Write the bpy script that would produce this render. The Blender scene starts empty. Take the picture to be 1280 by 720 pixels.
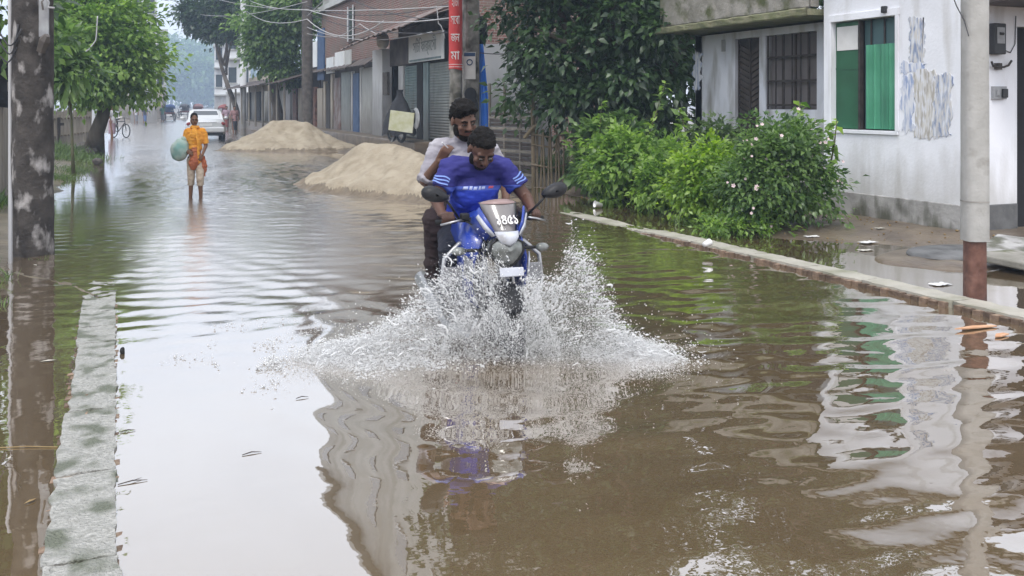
import bpy, bmesh, math, random
import numpy as np
from mathutils import Vector, Matrix, Euler, noise as mnoise
random.seed(7)
NR = np.random.default_rng(7)
scene = bpy.context.scene
COL = scene.collection

# ------------------------------------------------------------------ camera
F, H, W0, HZ = 1150.0, 1.65, 1280.0, 130.0
A = math.atan(497.0 / F)
SA, CA = math.sin(A), math.cos(A)
cam_data = bpy.data.cameras.new('camera')
cam = bpy.data.objects.new('camera', cam_data)
COL.objects.link(cam)
cam.location = (0, 0, H)
cam.rotation_euler = (math.pi / 2, 0, -A)
cam_data.sensor_width = 36.0
cam_data.lens = F / W0 * 36.0
cam_data.shift_y = -230.0 / W0
cam_data.clip_start = 0.05
cam_data.clip_end = 6000
scene.camera = cam

# ------------------------------------------------------------------ sky, sun, exposure
SUN_EL, SUN_AZ = math.radians(58), math.radians(215)      # azimuth from +Y clockwise
world = bpy.data.worlds.new('World')
scene.world = world
world.use_nodes = True
wn = world.node_tree
wn.nodes.clear()
w_out = wn.nodes.new('ShaderNodeOutputWorld')
w_bg = wn.nodes.new('ShaderNodeBackground')
w_sky = wn.nodes.new('ShaderNodeTexSky')
w_sky.sky_type = 'NISHITA'
w_sky.sun_disc = False
w_sky.sun_elevation = SUN_EL
w_sky.sun_rotation = SUN_AZ
w_sky.air_density = 1.0
w_sky.dust_density = 6.0
w_sky.ozone_density = 1.0
w_hsv = wn.nodes.new('ShaderNodeHueSaturation')
w_hsv.inputs['Saturation'].default_value = 0.25
w_mix = wn.nodes.new('ShaderNodeMixRGB')
w_mix.inputs['Fac'].default_value = 0.72
w_tc = wn.nodes.new('ShaderNodeTexCoord')
w_ns = wn.nodes.new('ShaderNodeTexNoise')
w_ns.inputs['Scale'].default_value = 2.2
w_ns.inputs['Detail'].default_value = 5
w_rp = wn.nodes.new('ShaderNodeValToRGB')
w_rp.color_ramp.elements[0].color = (9.0, 9.4, 10.4, 1)
w_rp.color_ramp.elements[0].position = 0.3
w_rp.color_ramp.elements[1].color = (12.0, 12.4, 13.3, 1)
w_rp.color_ramp.elements[1].position = 0.7
wn.links.new(w_tc.outputs['Generated'], w_ns.inputs['Vector'])
wn.links.new(w_ns.outputs['Fac'], w_rp.inputs['Fac'])
wn.links.new(w_sky.outputs['Color'], w_hsv.inputs['Color'])
wn.links.new(w_hsv.outputs['Color'], w_mix.inputs['Color1'])
wn.links.new(w_rp.outputs['Color'], w_mix.inputs['Color2'])
wn.links.new(w_mix.outputs['Color'], w_bg.inputs['Color'])
w_bg.inputs['Strength'].default_value = 0.112
wn.links.new(w_bg.outputs['Background'], w_out.inputs['Surface'])

sun_data = bpy.data.lights.new('sun', 'SUN')
sun_data.energy = 1.1
sun_data.angle = math.radians(14)
sun_data.color = (1.0, 0.965, 0.91)
sun = bpy.data.objects.new('sun', sun_data)
COL.objects.link(sun)
sd = Vector((math.sin(SUN_AZ) * math.cos(SUN_EL), math.cos(SUN_AZ) * math.cos(SUN_EL), math.sin(SUN_EL)))
sun.location = sd * 60
sun.rotation_euler = (-sd).to_track_quat('-Z', 'Y').to_euler()
scene.view_settings.view_transform = 'Standard'
scene.view_settings.look = 'None'
scene.view_settings.exposure = 0.62
scene.view_settings.gamma = 1.0
scene.view_settings.use_curve_mapping = False
scene.render.engine = 'CYCLES'
cy = scene.cycles
cy.use_denoising = True
try:
    cy.denoiser = 'OPENIMAGEDENOISE'
except Exception:
    pass
cy.max_bounces = 7
cy.diffuse_bounces = 3
cy.glossy_bounces = 3
cy.transmission_bounces = 4
cy.transparent_max_bounces = 8
cy.volume_bounces = 1
cy.caustics_reflective = False
cy.caustics_refractive = False
cy.sample_clamp_indirect = 6

# ------------------------------------------------------------------ placing helpers (photo pixel -> place in the street)
def ray(x):
    u = (x - 640.0) / F
    return SA + u * CA, CA - u * SA
def at(x, y, D):
    a, b = ray(x)
    return Vector((a * D, b * D, H - (y - HZ) * D / F))
def gr(x, y, z=0.0):
    return at(x, y, F * (H - z) / (y - HZ))
def onX(x, y, X):
    return at(x, y, X / ray(x)[0])
def onY(x, y, Y):
    return at(x, y, Y / ray(x)[1])
def px(D):
    return D / F           # metres per pixel at depth D

# ------------------------------------------------------------------ materials
def newmat(name):
    m = bpy.data.materials.new(name)
    m.use_nodes = True
    nt = m.node_tree
    b = nt.nodes['Principled BSDF']
    return m, nt, b
def rgb(c):
    return (c[0], c[1], c[2], 1.0)
def M(name, col, rough=0.8, col2=None, scale=4.0, bump=0.0, bscale=None, spec=0.35, metal=0.0, stretch=(1, 1, 1),
      detail=6.0, lo=0.35, hi=0.65, col3=None, scale3=1.5, lo3=0.5, hi3=0.7, stretch3=(1, 1, 1), coat=0.0, objvar=0.0, rough2=None):
    m, nt, b = newmat(name)
    L = nt.links.new
    b.inputs['Roughness'].default_value = rough
    b.inputs['Specular IOR Level'].default_value = spec
    b.inputs['Metallic'].default_value = metal
    b.inputs['Coat Weight'].default_value = coat
    b.inputs['Base Color'].default_value = rgb(col)
    tc = nt.nodes.new('ShaderNodeTexCoord')
    def nz(sc, st, det=detail):
        mp = nt.nodes.new('ShaderNodeMapping')
        mp.inputs['Scale'].default_value = st
        L(tc.outputs['Object'], mp.inputs['Vector'])
        n = nt.nodes.new('ShaderNodeTexNoise')
        n.inputs['Scale'].default_value = sc
        n.inputs['Detail'].default_value = det
        L(mp.outputs['Vector'], n.inputs['Vector'])
        return n
    out = None
    if col2 is not None:
        n = nz(scale, stretch)
        r = nt.nodes.new('ShaderNodeValToRGB')
        r.color_ramp.elements[0].position = lo
        r.color_ramp.elements[1].position = hi
        r.color_ramp.elements[0].color = rgb(col)
        r.color_ramp.elements[1].color = rgb(col2)
        L(n.outputs['Fac'], r.inputs['Fac'])
        out = r.outputs['Color']
        if rough2 is not None:
            mr = nt.nodes.new('ShaderNodeMapRange')
            mr.inputs['From Min'].default_value = lo
            mr.inputs['From Max'].default_value = hi
            mr.inputs['To Min'].default_value = rough
            mr.inputs['To Max'].default_value = rough2
            L(n.outputs['Fac'], mr.inputs['Value'])
            L(mr.outputs['Result'], b.inputs['Roughness'])
    if col3 is not None:
        n3 = nz(scale3, stretch3)
        r3 = nt.nodes.new('ShaderNodeMapRange')
        r3.inputs['From Min'].default_value = lo3
        r3.inputs['From Max'].default_value = hi3
        L(n3.outputs['Fac'], r3.inputs['Value'])
        mx = nt.nodes.new('ShaderNodeMixRGB')
        L(r3.outputs['Result'], mx.inputs['Fac'])
        if out is not None:
            L(out, mx.inputs['Color1'])
        else:
            mx.inputs['Color1'].default_value = rgb(col)
        mx.inputs['Color2'].default_value = rgb(col3)
        out = mx.outputs['Color']
    if objvar:
        oi = nt.nodes.new('ShaderNodeObjectInfo')
        hs = nt.nodes.new('ShaderNodeHueSaturation')
        mr = nt.nodes.new('ShaderNodeMapRange')
        mr.inputs['To Min'].default_value = 1 - objvar
        mr.inputs['To Max'].default_value = 1 + objvar
        L(oi.outputs['Random'], mr.inputs['Value'])
        L(mr.outputs['Result'], hs.inputs['Value'])
        if out is not None:
            L(out, hs.inputs['Color'])
        else:
            hs.inputs['Color'].default_value = rgb(col)
        out = hs.outputs['Color']
    if out is not None:
        L(out, b.inputs['Base Color'])
    if bump:
        nb = nz(bscale or scale * 3, stretch, 8)
        bp = nt.nodes.new('ShaderNodeBump')
        bp.inputs['Strength'].default_value = bump
        bp.inputs['Distance'].default_value = 0.02
        L(nb.outputs['Fac'], bp.inputs['Height'])
        L(bp.outputs['Normal'], b.inputs['Normal'])
    return m
def leafmat(name, dark, light, trans=0.35, rough=0.45):
    m, nt, b = newmat(name)
    L = nt.links.new
    at_ = nt.nodes.new('ShaderNodeAttribute')
    at_.attribute_name = 'tone'
    mx = nt.nodes.new('ShaderNodeMixRGB')
    mx.inputs['Color1'].default_value = rgb(dark)
    mx.inputs['Color2'].default_value = rgb(light)
    L(at_.outputs['Fac'], mx.inputs['Fac'])
    L(mx.outputs['Color'], b.inputs['Base Color'])
    b.inputs['Roughness'].default_value = rough
    b.inputs['Specular IOR Level'].default_value = 0.65
    tr = nt.nodes.new('ShaderNodeBsdfTranslucent')
    hs = nt.nodes.new('ShaderNodeHueSaturation')
    hs.inputs['Value'].default_value = 1.5
    hs.inputs['Saturation'].default_value = 1.15
    L(mx.outputs['Color'], hs.inputs['Color'])
    L(hs.outputs['Color'], tr.inputs['Color'])
    ms = nt.nodes.new('ShaderNodeMixShader')
    ms.inputs['Fac'].default_value = trans
    o = nt.nodes['Material Output']
    L(b.outputs['BSDF'], ms.inputs[1])
    L(tr.outputs['BSDF'], ms.inputs[2])
    L(ms.outputs['Shader'], o.inputs['Surface'])
    return m

MT = {}
MT['concrete'] = M('concrete', (.30, .29, .27), .85, (.42, .41, .39), 6, .25, 30, col3=(.16, .15, .12), scale3=2.2, lo3=.55, hi3=.75)
MT['pole_pale'] = M('pole_pale', (.37, .36, .34), .85, (.46, .45, .43), 5, .25, 40, col3=(.20, .18, .15), scale3=3.0, lo3=.58, hi3=.72)
MT['pole_mossy'] = M('pole_mossy', (.022, .019, .018), .9, (.085, .075, .068), 5, .7, 26, col3=(.36, .34, .33), scale3=5.5, lo3=.55, hi3=.66, lo=.3, hi=.7, stretch3=(1, 1, .6), detail=11)
MT['pole_grey'] = M('pole_grey', (.20, .19, .17), .88, (.34, .32, .29), 6, .4, 25, col3=(.07, .065, .05), scale3=1.9, lo3=.5, hi3=.62)
MT['pole_dark'] = M('pole_dark', (.075, .065, .06), .85, (.13, .115, .105), 6, .4, 25)
MT['rust'] = M('rust', (.10, .045, .032), .7, (.20, .10, .075), 9, .4, 30, col3=(.05, .03, .025), scale3=4)
MT['brick'] = M('brick', (.15, .10, .07), .8, (.25, .18, .13), 14, .5, 50, objvar=.45, col3=(.32, .26, .19), scale3=12, lo3=.48, hi3=.66)
MT['cement'] = M('cement', (.36, .34, .29), .5, (.46, .43, .37), 5, .5, 25, col3=(.20, .20, .13), scale3=2.5, lo3=.5, hi3=.7, spec=.5)
MT['wetcement'] = M('wetcement', (.25, .245, .22), .35, (.47, .46, .43), 48, 1.0, 80, col3=(.13, .14, .10), scale3=6, lo3=.5, hi3=.62, spec=.6, stretch=(1, 1, 1), detail=12, lo=.3, hi=.7)
MT['mud'] = M('mud', (.11, .085, .065), .36, (.19, .15, .11), 2.5, .7, 12, spec=.5)
MT['soil'] = M('soil', (.10, .085, .06), .9, (.17, .145, .105), 1.3, .6, 9)
MT['sand'] = M('sand', (.31, .26, .19), .95, (.39, .335, .255), 2.6, 1.0, 26, col3=(.26, .215, .155), scale3=4, lo3=.5, hi3=.72)
MT['wetsand'] = M('wetsand', (.13, .10, .068), .55, (.21, .165, .115), 6, .7, 20)
MT['white_wall'] = M('white_wall', (.76, .77, .81), .85, (.87, .88, .93), 1.3, .2, 25, col3=(.56, .55, .54), scale3=3.5, lo3=.56, hi3=.78, stretch3=(1, 1, .16))
MT['old_wall'] = M('old_wall', (.58, .60, .66), .88, (.70, .71, .77), 1.6, .2, 22, col3=(.26, .25, .23), scale3=3.0, lo3=.5, hi3=.72, stretch3=(1, 1, .25))
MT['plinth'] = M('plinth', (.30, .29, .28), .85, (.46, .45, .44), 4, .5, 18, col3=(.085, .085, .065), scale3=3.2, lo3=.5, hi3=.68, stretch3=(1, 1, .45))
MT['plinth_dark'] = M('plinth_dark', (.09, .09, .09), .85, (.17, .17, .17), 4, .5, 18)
MT['mossy'] = M('mossy', (.20, .19, .16), .92, (.33, .31, .28), 3.5, .7, 18, col3=(.085, .095, .04), scale3=2.6, lo3=.5, hi3=.66)
MT['greenmoss'] = M('greenmoss', (.15, .16, .085), .92, (.24, .23, .15), 5, .7, 18)
MT['oldwood'] = M('oldwood', (.045, .036, .032), .8, (.085, .068, .06), 6, .4, 20, stretch=(1, 1, .2))
MT['greywood'] = M('greywood', (.17, .15, .125), .85, (.27, .245, .21), 6, .4, 20, stretch=(1, 1, .15))
MT['bamboo'] = M('bamboo', (.19, .15, .10), .75, (.12, .095, .06), 5, .3, 20, stretch=(1, 1, .3))
MT['iron'] = M('iron', (.030, .026, .025), .7, (.06, .05, .045), 8)
MT['shutter_brown'] = M('shutter_brown', (.13, .115, .115), .7, (.19, .17, .17), 3, stretch=(1, 1, .3))
MT['green_dark'] = M('green_dark', (.018, .085, .04), .45, (.024, .11, .055), 3)
MT['green_tin'] = M('green_tin', (.05, .25, .14), .42, (.075, .31, .185), 3, col3=(.035, .17, .10), scale3=4, stretch3=(1, 1, .2), spec=.5)
MT['green_slate'] = M('green_slate', (.055, .10, .11), .6, (.075, .14, .145), 3, stretch=(1, 1, .2))
MT['paper'] = M('paper', (.72, .71, .70), .8, (.6, .59, .58), 4)
MT['dark'] = M('dark', (.018, .017, .018), .9)  # near-black painted into openings where only unlit depth shows
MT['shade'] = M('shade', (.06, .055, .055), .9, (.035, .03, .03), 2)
MT['meter'] = M('meter', (.03, .03, .032), .5)
MT['grey_plate'] = M('grey_plate', (.35, .36, .37), .5, (.25, .25, .26), 8)
MT['brickwall'] = None
MT['plaster_grey'] = M('plaster_grey', (.40, .41, .40), .9, (.50, .51, .50), .7, .2, 12, col3=(.27, .27, .25), scale3=.6, lo3=.5, hi3=.75, stretch3=(1, 1, .25))
MT['plaster_white'] = M('plaster_white', (.62, .63, .65), .9, (.70, .71, .72), .8, col3=(.45, .45, .44), scale3=.7, lo3=.5, hi3=.75, stretch3=(1, 1, .25))
MT['plaster_tan'] = M('plaster_tan', (.42, .37, .30), .9, (.50, .45, .38), .8)
MT['winglass'] = M('winglass', (.05, .06, .07), .15, spec=.6)
MT['tin_dark'] = M('tin_dark', (.05, .042, .04), .7, (.11, .085, .075), 3, .3, 12)
MT['tin_rusty'] = M('tin_rusty', (.12, .085, .075), .7, (.26, .23, .22), 1.6, .3, 12, col3=(.14, .06, .04), scale3=2.5)
MT['teal'] = M('teal', (.15, .22, .23), .55, (.20, .28, .28), 2.5, col3=(.10, .13, .13), scale3=2, stretch3=(1, 1, .3))
MT['grey_green'] = M('grey_green', (.22, .25, .245), .6, (.28, .31, .30), 2.5, col3=(.15, .17, .165), scale3=2, stretch3=(1, 1, .3))
MT['sign_white'] = M('sign_white', (.70, .73, .74), .6, (.78, .80, .80), 2)
MT['sign_ink'] = M('sign_ink', (.30, .35, .36), .6)
MT['blue_paint'] = M('blue_paint', (.025, .06, .14), .6, (.045, .09, .19), 3)
MT['blue_tarp'] = M('blue_tarp', (.02, .15, .62), .4, (.03, .20, .72), 2.5, spec=.5)
MT['red_banner'] = M('red_banner', (.55, .045, .045), .65, (.64, .08, .07), 3)
MT['white_ink'] = M('white_ink', (.8, .78, .76), .6)
MT['black_cloth'] = M('black_cloth', (.014, .014, .017), .85, (.03, .03, .035), 6, .4, 20)
MT['yellow_card'] = M('yellow_card', (.46, .46, .27), .7, (.58, .58, .46), 5)
MT['wire'] = M('wire', (.05, .05, .055), .6)
MT['wire_pale'] = M('wire_pale', (.45, .45, .46), .6)
MT['bark'] = M('bark', (.085, .065, .05), .95, (.15, .125, .10), 5, .8, 16, stretch=(1, 1, .3))
MT['stem'] = M('stem', (.09, .10, .05), .8, (.13, .12, .07), 5)
MT['white_plastic'] = M('white_plastic', (.8, .8, .79), .35)
MT['litter'] = M('litter', (.55, .53, .48), .7, (.40, .37, .30), 9)
MT['dryleaf'] = M('dryleaf', (.20, .13, .06), .7, (.30, .22, .10), 9)

def dirty(mat, col, z0, z1, amount=.8):
    """splash dirt and damp rising from the foot of a wall, broken up by noise"""
    nt = mat.node_tree; b = nt.nodes['Principled BSDF']; L = nt.links.new
    src = b.inputs['Base Color'].links[0].from_socket
    g = nt.nodes.new('ShaderNodeNewGeometry'); s_ = nt.nodes.new('ShaderNodeSeparateXYZ'); L(g.outputs['Position'], s_.inputs['Vector'])
    n = nt.nodes.new('ShaderNodeTexNoise'); n.inputs['Scale'].default_value = 5; n.inputs['Detail'].default_value = 9
    mp = nt.nodes.new('ShaderNodeMapping'); mp.inputs['Scale'].default_value = (1, 1, .3); L(g.outputs['Position'], mp.inputs['Vector']); L(mp.outputs['Vector'], n.inputs['Vector'])
    ad = nt.nodes.new('ShaderNodeMath'); ad.operation = 'MULTIPLY_ADD'; ad.inputs[1].default_value = -1.6; L(n.outputs['Fac'], ad.inputs[0]); L(s_.outputs['Z'], ad.inputs[2])
    r = nt.nodes.new('ShaderNodeMapRange'); r.inputs['From Min'].default_value = z0 - .8; r.inputs['From Max'].default_value = z1 - .8; r.inputs['To Min'].default_value = amount; r.inputs['To Max'].default_value = 0; L(ad.outputs[0], r.inputs['Value'])
    mx = nt.nodes.new('ShaderNodeMixRGB'); mx.inputs['Color2'].default_value = rgb(col); L(r.outputs['Result'], mx.inputs['Fac']); L(src, mx.inputs['Color1']); L(mx.outputs['Color'], b.inputs['Base Color'])
dirty(MT['white_wall'], (.42, .40, .36), .35, 1.1, .55)
dirty(MT['old_wall'], (.24, .23, .20), .5, 1.6, .85)
for k_ in ('plaster_white', 'plaster_grey', 'plaster_tan', 'grey_green', 'teal'): dirty(MT[k_], (.13, .115, .10), .75, 2.6, .75)
dirty(MT['plinth'], (.10, .10, .07), -.05, .25, .9)
# brick wall material: real courses as a procedural brick pattern for walls too far off to pick the bricks apart
def brickmat(name, c1, c2, mortar):
    m, nt, b = newmat(name)
    L = nt.links.new
    tc = nt.nodes.new('ShaderNodeTexCoord')
    sp = nt.nodes.new('ShaderNodeSeparateXYZ')
    cb = nt.nodes.new('ShaderNodeCombineXYZ')
    ad = nt.nodes.new('ShaderNodeMath')
    L(tc.outputs['Object'], sp.inputs['Vector'])
    L(sp.outputs['X'], ad.inputs[0]); L(sp.outputs['Y'], ad.inputs[1])
    L(ad.outputs[0], cb.inputs['X']); L(sp.outputs['Z'], cb.inputs['Y'])
    br = nt.nodes.new('ShaderNodeTexBrick')
    br.inputs['Scale'].default_value = 1.0
    br.inputs['Brick Width'].default_value = .25
    br.inputs['Row Height'].default_value = .085
    br.inputs['Mortar Size'].default_value = .012
    br.inputs['Color1'].default_value = rgb(c1)
    br.inputs['Color2'].default_value = rgb(c2)
    br.inputs['Mortar'].default_value = rgb(mortar)
    L(cb.outputs['Vector'], br.inputs['Vector'])
    n = nt.nodes.new('ShaderNodeTexNoise')
    n.inputs['Scale'].default_value = 1.3
    n.inputs['Detail'].default_value = 8
    L(tc.outputs['Object'], n.inputs['Vector'])
    mr = nt.nodes.new('ShaderNodeMapRange')
    mr.inputs['From Min'].default_value = .42
    mr.inputs['From Max'].default_value = .66
    L(n.outputs['Fac'], mr.inputs['Value'])
    mx = nt.nodes.new('ShaderNodeMixRGB')
    mx.inputs['Color2'].default_value = (.20, .165, .14, 1)
    L(mr.outputs['Result'], mx.inputs['Fac'])
    L(br.outputs['Color'], mx.inputs['Color1'])
    L(mx.outputs['Color'], b.inputs['Base Color'])
    bp = nt.nodes.new('ShaderNodeBump')
    bp.inputs['Distance'].default_value = .02
    bp.invert = True
    L(br.outputs['Fac'], bp.inputs['Height'])
    L(bp.outputs['Normal'], b.inputs['Normal'])
    b.inputs['Roughness'].default_value = .92
    return m
MT['brickwall'] = brickmat('brickwall', (.17, .07, .056), (.24, .11, .085), (.33, .29, .26))

# ------------------------------------------------------------------ mesh helpers
XF = {}          # thing/part -> world matrix of its root
def thing(name, label, cat, loc=(0, 0, 0), rotz=0.0, group=None):
    o = bpy.data.objects.new(name, None)
    COL.objects.link(o)
    o.empty_display_size = .2
    o.location = loc
    o.rotation_euler = (0, 0, rotz)
    XF[o] = Matrix.Translation(Vector(loc)) @ Matrix.Rotation(rotz, 4, 'Z')
    return tag(o, label, cat, group)
def tag(o, label=None, cat=None, group=None, kind=None):
    if label: o['label'] = label
    if cat: o['category'] = cat
    if group: o['group'] = group
    if kind: o['kind'] = kind
    return o
def root_xf(o):
    while o is not None:
        if o in XF:
            return XF[o]
        o = o.parent
    return Matrix.Identity(4)
def link(name, me, mat, parent=None, smooth=False, bevel=0.0):
    if mat is not None:
        for mm in (mat if isinstance(mat, (list, tuple)) else [mat]):
            me.materials.append(MT[mm] if isinstance(mm, str) else mm)
    if smooth:
        me.polygons.foreach_set('use_smooth', [True] * len(me.polygons))
    o = bpy.data.objects.new(name, me)
    COL.objects.link(o)
    if parent is not None:
        o.parent = parent
    if bevel:
        b = o.modifiers.new('bevel', 'BEVEL')
        b.width = bevel
        b.segments = 2
        b.limit_method = 'ANGLE'
    return o
class MB:
    def __init__(s):
        s.v, s.f, s.m = [], [], []
    def add(s, vs, fs, mi=0):
        n = len(s.v)
        s.v.extend(Vector(p) for p in vs)
        for q in fs:
            s.f.append([n + i for i in q]); s.m.append(mi)
        return s
    def box(s, x0, y0, z0, x1, y1, z1, mi=0):
        if x0 > x1: x0, x1 = x1, x0
        if y0 > y1: y0, y1 = y1, y0
        if z0 > z1: z0, z1 = z1, z0
        return s.add([(x0, y0, z0), (x1, y0, z0), (x1, y1, z0), (x0, y1, z0), (x0, y0, z1), (x1, y0, z1), (x1, y1, z1), (x0, y1, z1)],
                     [(0, 3, 2, 1), (4, 5, 6, 7), (0, 1, 5, 4), (1, 2, 6, 5), (2, 3, 7, 6), (3, 0, 4, 7)], mi)
    def obox(s, c, size, rot=None, mi=0):
        hx, hy, hz = size[0] / 2, size[1] / 2, size[2] / 2
        R = rot.to_matrix() if isinstance(rot, Euler) else (rot or Matrix.Identity(3))
        c = Vector(c)
        vs = [c + R @ Vector(p) for p in ((-hx, -hy, -hz), (hx, -hy, -hz), (hx, hy, -hz), (-hx, hy, -hz), (-hx, -hy, hz), (hx, -hy, hz), (hx, hy, hz), (-hx, hy, hz))]
        return s.add(vs, [(0, 3, 2, 1), (4, 5, 6, 7), (0, 1, 5, 4), (1, 2, 6, 5), (2, 3, 7, 6), (3, 0, 4, 7)], mi)
    def tube(s, pts, r, n=8, mi=0, flat=1.0):
        pts = [Vector(p) for p in pts]
        k = len(pts)
        rs = r if isinstance(r, (list, tuple)) else [r] * k
        up = Vector((0, 0, 1))
        vs = []
        prev = None
        for i, p in enumerate(pts):
            t = (pts[min(i + 1, k - 1)] - pts[max(i - 1, 0)])
            t = t.normalized() if t.length > 1e-9 else Vector((0, 0, 1))
            if prev is None:
                a = t.cross(up)
                if a.length < 1e-3: a = t.cross(Vector((1, 0, 0)))
                a.normalize()
            else:
                a = (prev - t * prev.dot(t))
                a = a.normalized() if a.length > 1e-6 else t.orthogonal().normalized()
            prev = a
            b = t.cross(a)
            for j in range(n):
                an = 2 * math.pi * j / n
                vs.append(p + (a * math.cos(an) + b * math.sin(an) * flat) * rs[i])
        fs = []
        for i in range(k - 1):
            for j in range(n):
                fs.append((i * n + j, i * n + (j + 1) % n, (i + 1) * n + (j + 1) % n, (i + 1) * n + j))
        fs.append(tuple(range(n - 1, -1, -1)))
        fs.append(tuple((k - 1) * n + j for j in range(n)))
        return s.add(vs, fs, mi)
    def cap(s, p0, p1, r0, r1, n=12, mi=0):
        p0, p1 = Vector(p0), Vector(p1)
        d = p1 - p0
        L = d.length
        t = d / L if L > 1e-9 else Vector((0, 0, 1))
        pts, rs = [], []
        for k in range(1, 5):
            an = math.pi / 2 * (1 - k / 4.0) if k < 4 else 0
            pts.append(p0 - t * r0 * math.sin(an)); rs.append(max(r0 * math.cos(an), r0 * .05))
        for k in range(0, 4):
            an = math.pi / 2 * (k / 3.2)
            pts.append(p1 + t * r1 * math.sin(an)); rs.append(max(r1 * math.cos(an), r1 * .05))
        return s.tube(pts, rs, n, mi)
    def chain(s, pts, rs, n=12, mi=0):
        for i in range(len(pts) - 1):
            s.cap(pts[i], pts[i + 1], rs[i], rs[i + 1], n, mi)
        return s
    def ell(s, c, r, rot=None, nu=14, nv=9, mi=0):
        R = rot.to_matrix() if isinstance(rot, Euler) else (rot or Matrix.Identity(3))
        c = Vector(c)
        vs = [c + R @ Vector((0, 0, -r[2]))]
        for i in range(1, nv):
            th = math.pi * i / nv - math.pi / 2
            for j in range(nu):
                ph = 2 * math.pi * j / nu
                vs.append(c + R @ Vector((r[0] * math.cos(th) * math.cos(ph), r[1] * math.cos(th) * math.sin(ph), r[2] * math.sin(th))))
        vs.append(c + R @ Vector((0, 0, r[2])))
        fs = [(0, 1 + (j + 1) % nu, 1 + j) for j in range(nu)]
        for i in range(nv - 2):
            for j in range(nu):
                a = 1 + i * nu
                fs.append((a + j, a + (j + 1) % nu, a + nu + (j + 1) % nu, a + nu + j))
        a = 1 + (nv - 2) * nu
        fs += [(a + j, a + (j + 1) % nu, len(vs) - 1) for j in range(nu)]
        return s.add(vs, fs, mi)
    def prism(s, poly, ax, a, b, mi=0):
        """poly: 2D outline in the two axes other than ax (in xyz order), swept from a to b along ax"""
        n = len(poly)
        def mk(p, t):
            q = [p[0], p[1]]
            q.insert(ax, t)
            return tuple(q)
        vs = [mk(p, a) for p in poly] + [mk(p, b) for p in poly]
        fs = [tuple(range(n - 1, -1, -1)), tuple(range(n, 2 * n))] + [(i, (i + 1) % n, n + (i + 1) % n, n + i) for i in range(n)]
        return s.add(vs, fs, mi)
    def torus(s, c, axis, R, r, n=24, k=8, mi=0):
        c = Vector(c); axis = Vector(axis).normalized()
        a = axis.orthogonal().normalized(); b = axis.cross(a)
        vs, fs = [], []
        for i in range(n):
            t = 2 * math.pi * i / n
            d = a * math.cos(t) + b * math.sin(t)
            for j in range(k):
                p = 2 * math.pi * j / k
                vs.append(c + d * (R + r * math.cos(p)) + axis * (r * math.sin(p)))
        for i in range(n):
            for j in range(k):
                fs.append((i * k + j, ((i + 1) % n) * k + j, ((i + 1) % n) * k + (j + 1) % k, i * k + (j + 1) % k))
        return s.add(vs, fs, mi)
    def sheet(s, P, mi=0, thick=0.0):
        """P: rows x cols array of points; a surface (with a thickness along its normal when given)"""
        r, c = len(P), len(P[0])
        vs = [Vector(p) for row in P for p in row]
        fs = [(i * c + j, i * c + j + 1, (i + 1) * c + j + 1, (i + 1) * c + j) for i in range(r - 1) for j in range(c - 1)]
        if thick:
            n = (vs[1] - vs[0]).cross(vs[c] - vs[0]).normalized() * thick
            k = len(vs)
            vs2 = [p - n for p in vs]
            fs2 = [tuple(i + k for i in reversed(q)) for q in fs]
            rim = [j for j in range(c)] + [i * c + c - 1 for i in range(1, r)] + [(r - 1) * c + j for j in range(c - 2, -1, -1)] + [i * c for i in range(r - 2, 0, -1)]
            side = [(rim[(q + 1) % len(rim)], rim[q], rim[q] + k, rim[(q + 1) % len(rim)] + k) for q in range(len(rim))]
            return s.add(vs + vs2, fs + fs2 + side, mi)
        return s.add(vs, fs, mi)
    def xform(s, Mx):
        s.v = [Mx @ p for p in s.v]
        return s
    def mesh(s, name, inv=None):
        me = bpy.data.meshes.new(name)
        vs = [inv @ p for p in s.v] if inv is not None else s.v
        me.from_pydata([tuple(p) for p in vs], [], s.f)
        if any(s.m):
            me.polygons.foreach_set('material_index', s.m)
        me.update()
        return me
    def build(s, name, mat, parent=None, smooth=False, bevel=0.0, local=False):
        """vertices are in world space unless local; a top-level mesh gets its origin at its base"""
        if parent is None:
            c = Vector((sum(p.x for p in s.v) / len(s.v), sum(p.y for p in s.v) / len(s.v), min(p.z for p in s.v)))
            inv = Matrix.Translation(-c)
            o = link(name, s.mesh(name, inv), mat, None, smooth, bevel)
            o.location = c
            XF[o] = Matrix.Translation(c)
            return o
        inv = None if local else root_xf(parent).inverted()
        return link(name, s.mesh(name, inv), mat, parent, smooth, bevel)
def fast_mesh(name, V, Fc, tone=None):
    """V (n,3) float array, Fc (m,k) int array"""
    me = bpy.data.meshes.new(name)
    n, m, k = len(V), len(Fc), Fc.shape[1]
    me.vertices.add(n)
    me.vertices.foreach_set('co', np.ascontiguousarray(V, dtype=np.float32).ravel())
    me.loops.add(m * k)
    me.loops.foreach_set('vertex_index', np.ascontiguousarray(Fc, dtype=np.int32).ravel())
    me.polygons.add(m)
    me.polygons.foreach_set('loop_start', np.arange(0, m * k, k, dtype=np.int32))
    me.polygons.foreach_set('loop_total', np.full(m, k, dtype=np.int32))
    if tone is not None:
        a = me.attributes.new('tone', 'FLOAT', 'POINT')
        a.data.foreach_set('value', np.ascontiguousarray(tone, dtype=np.float32))
    me.update(calc_edges=True)
    me.validate()
    return me
TMP = bpy.data.scenes.new('workbench')      # an empty side scene where limbs are fused; removed at the end
def tmp_graph():
    with bpy.context.temp_override(scene=TMP, view_layer=TMP.view_layers[0]):
        dg = bpy.context.evaluated_depsgraph_get()
        dg.update()
    return dg
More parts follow.
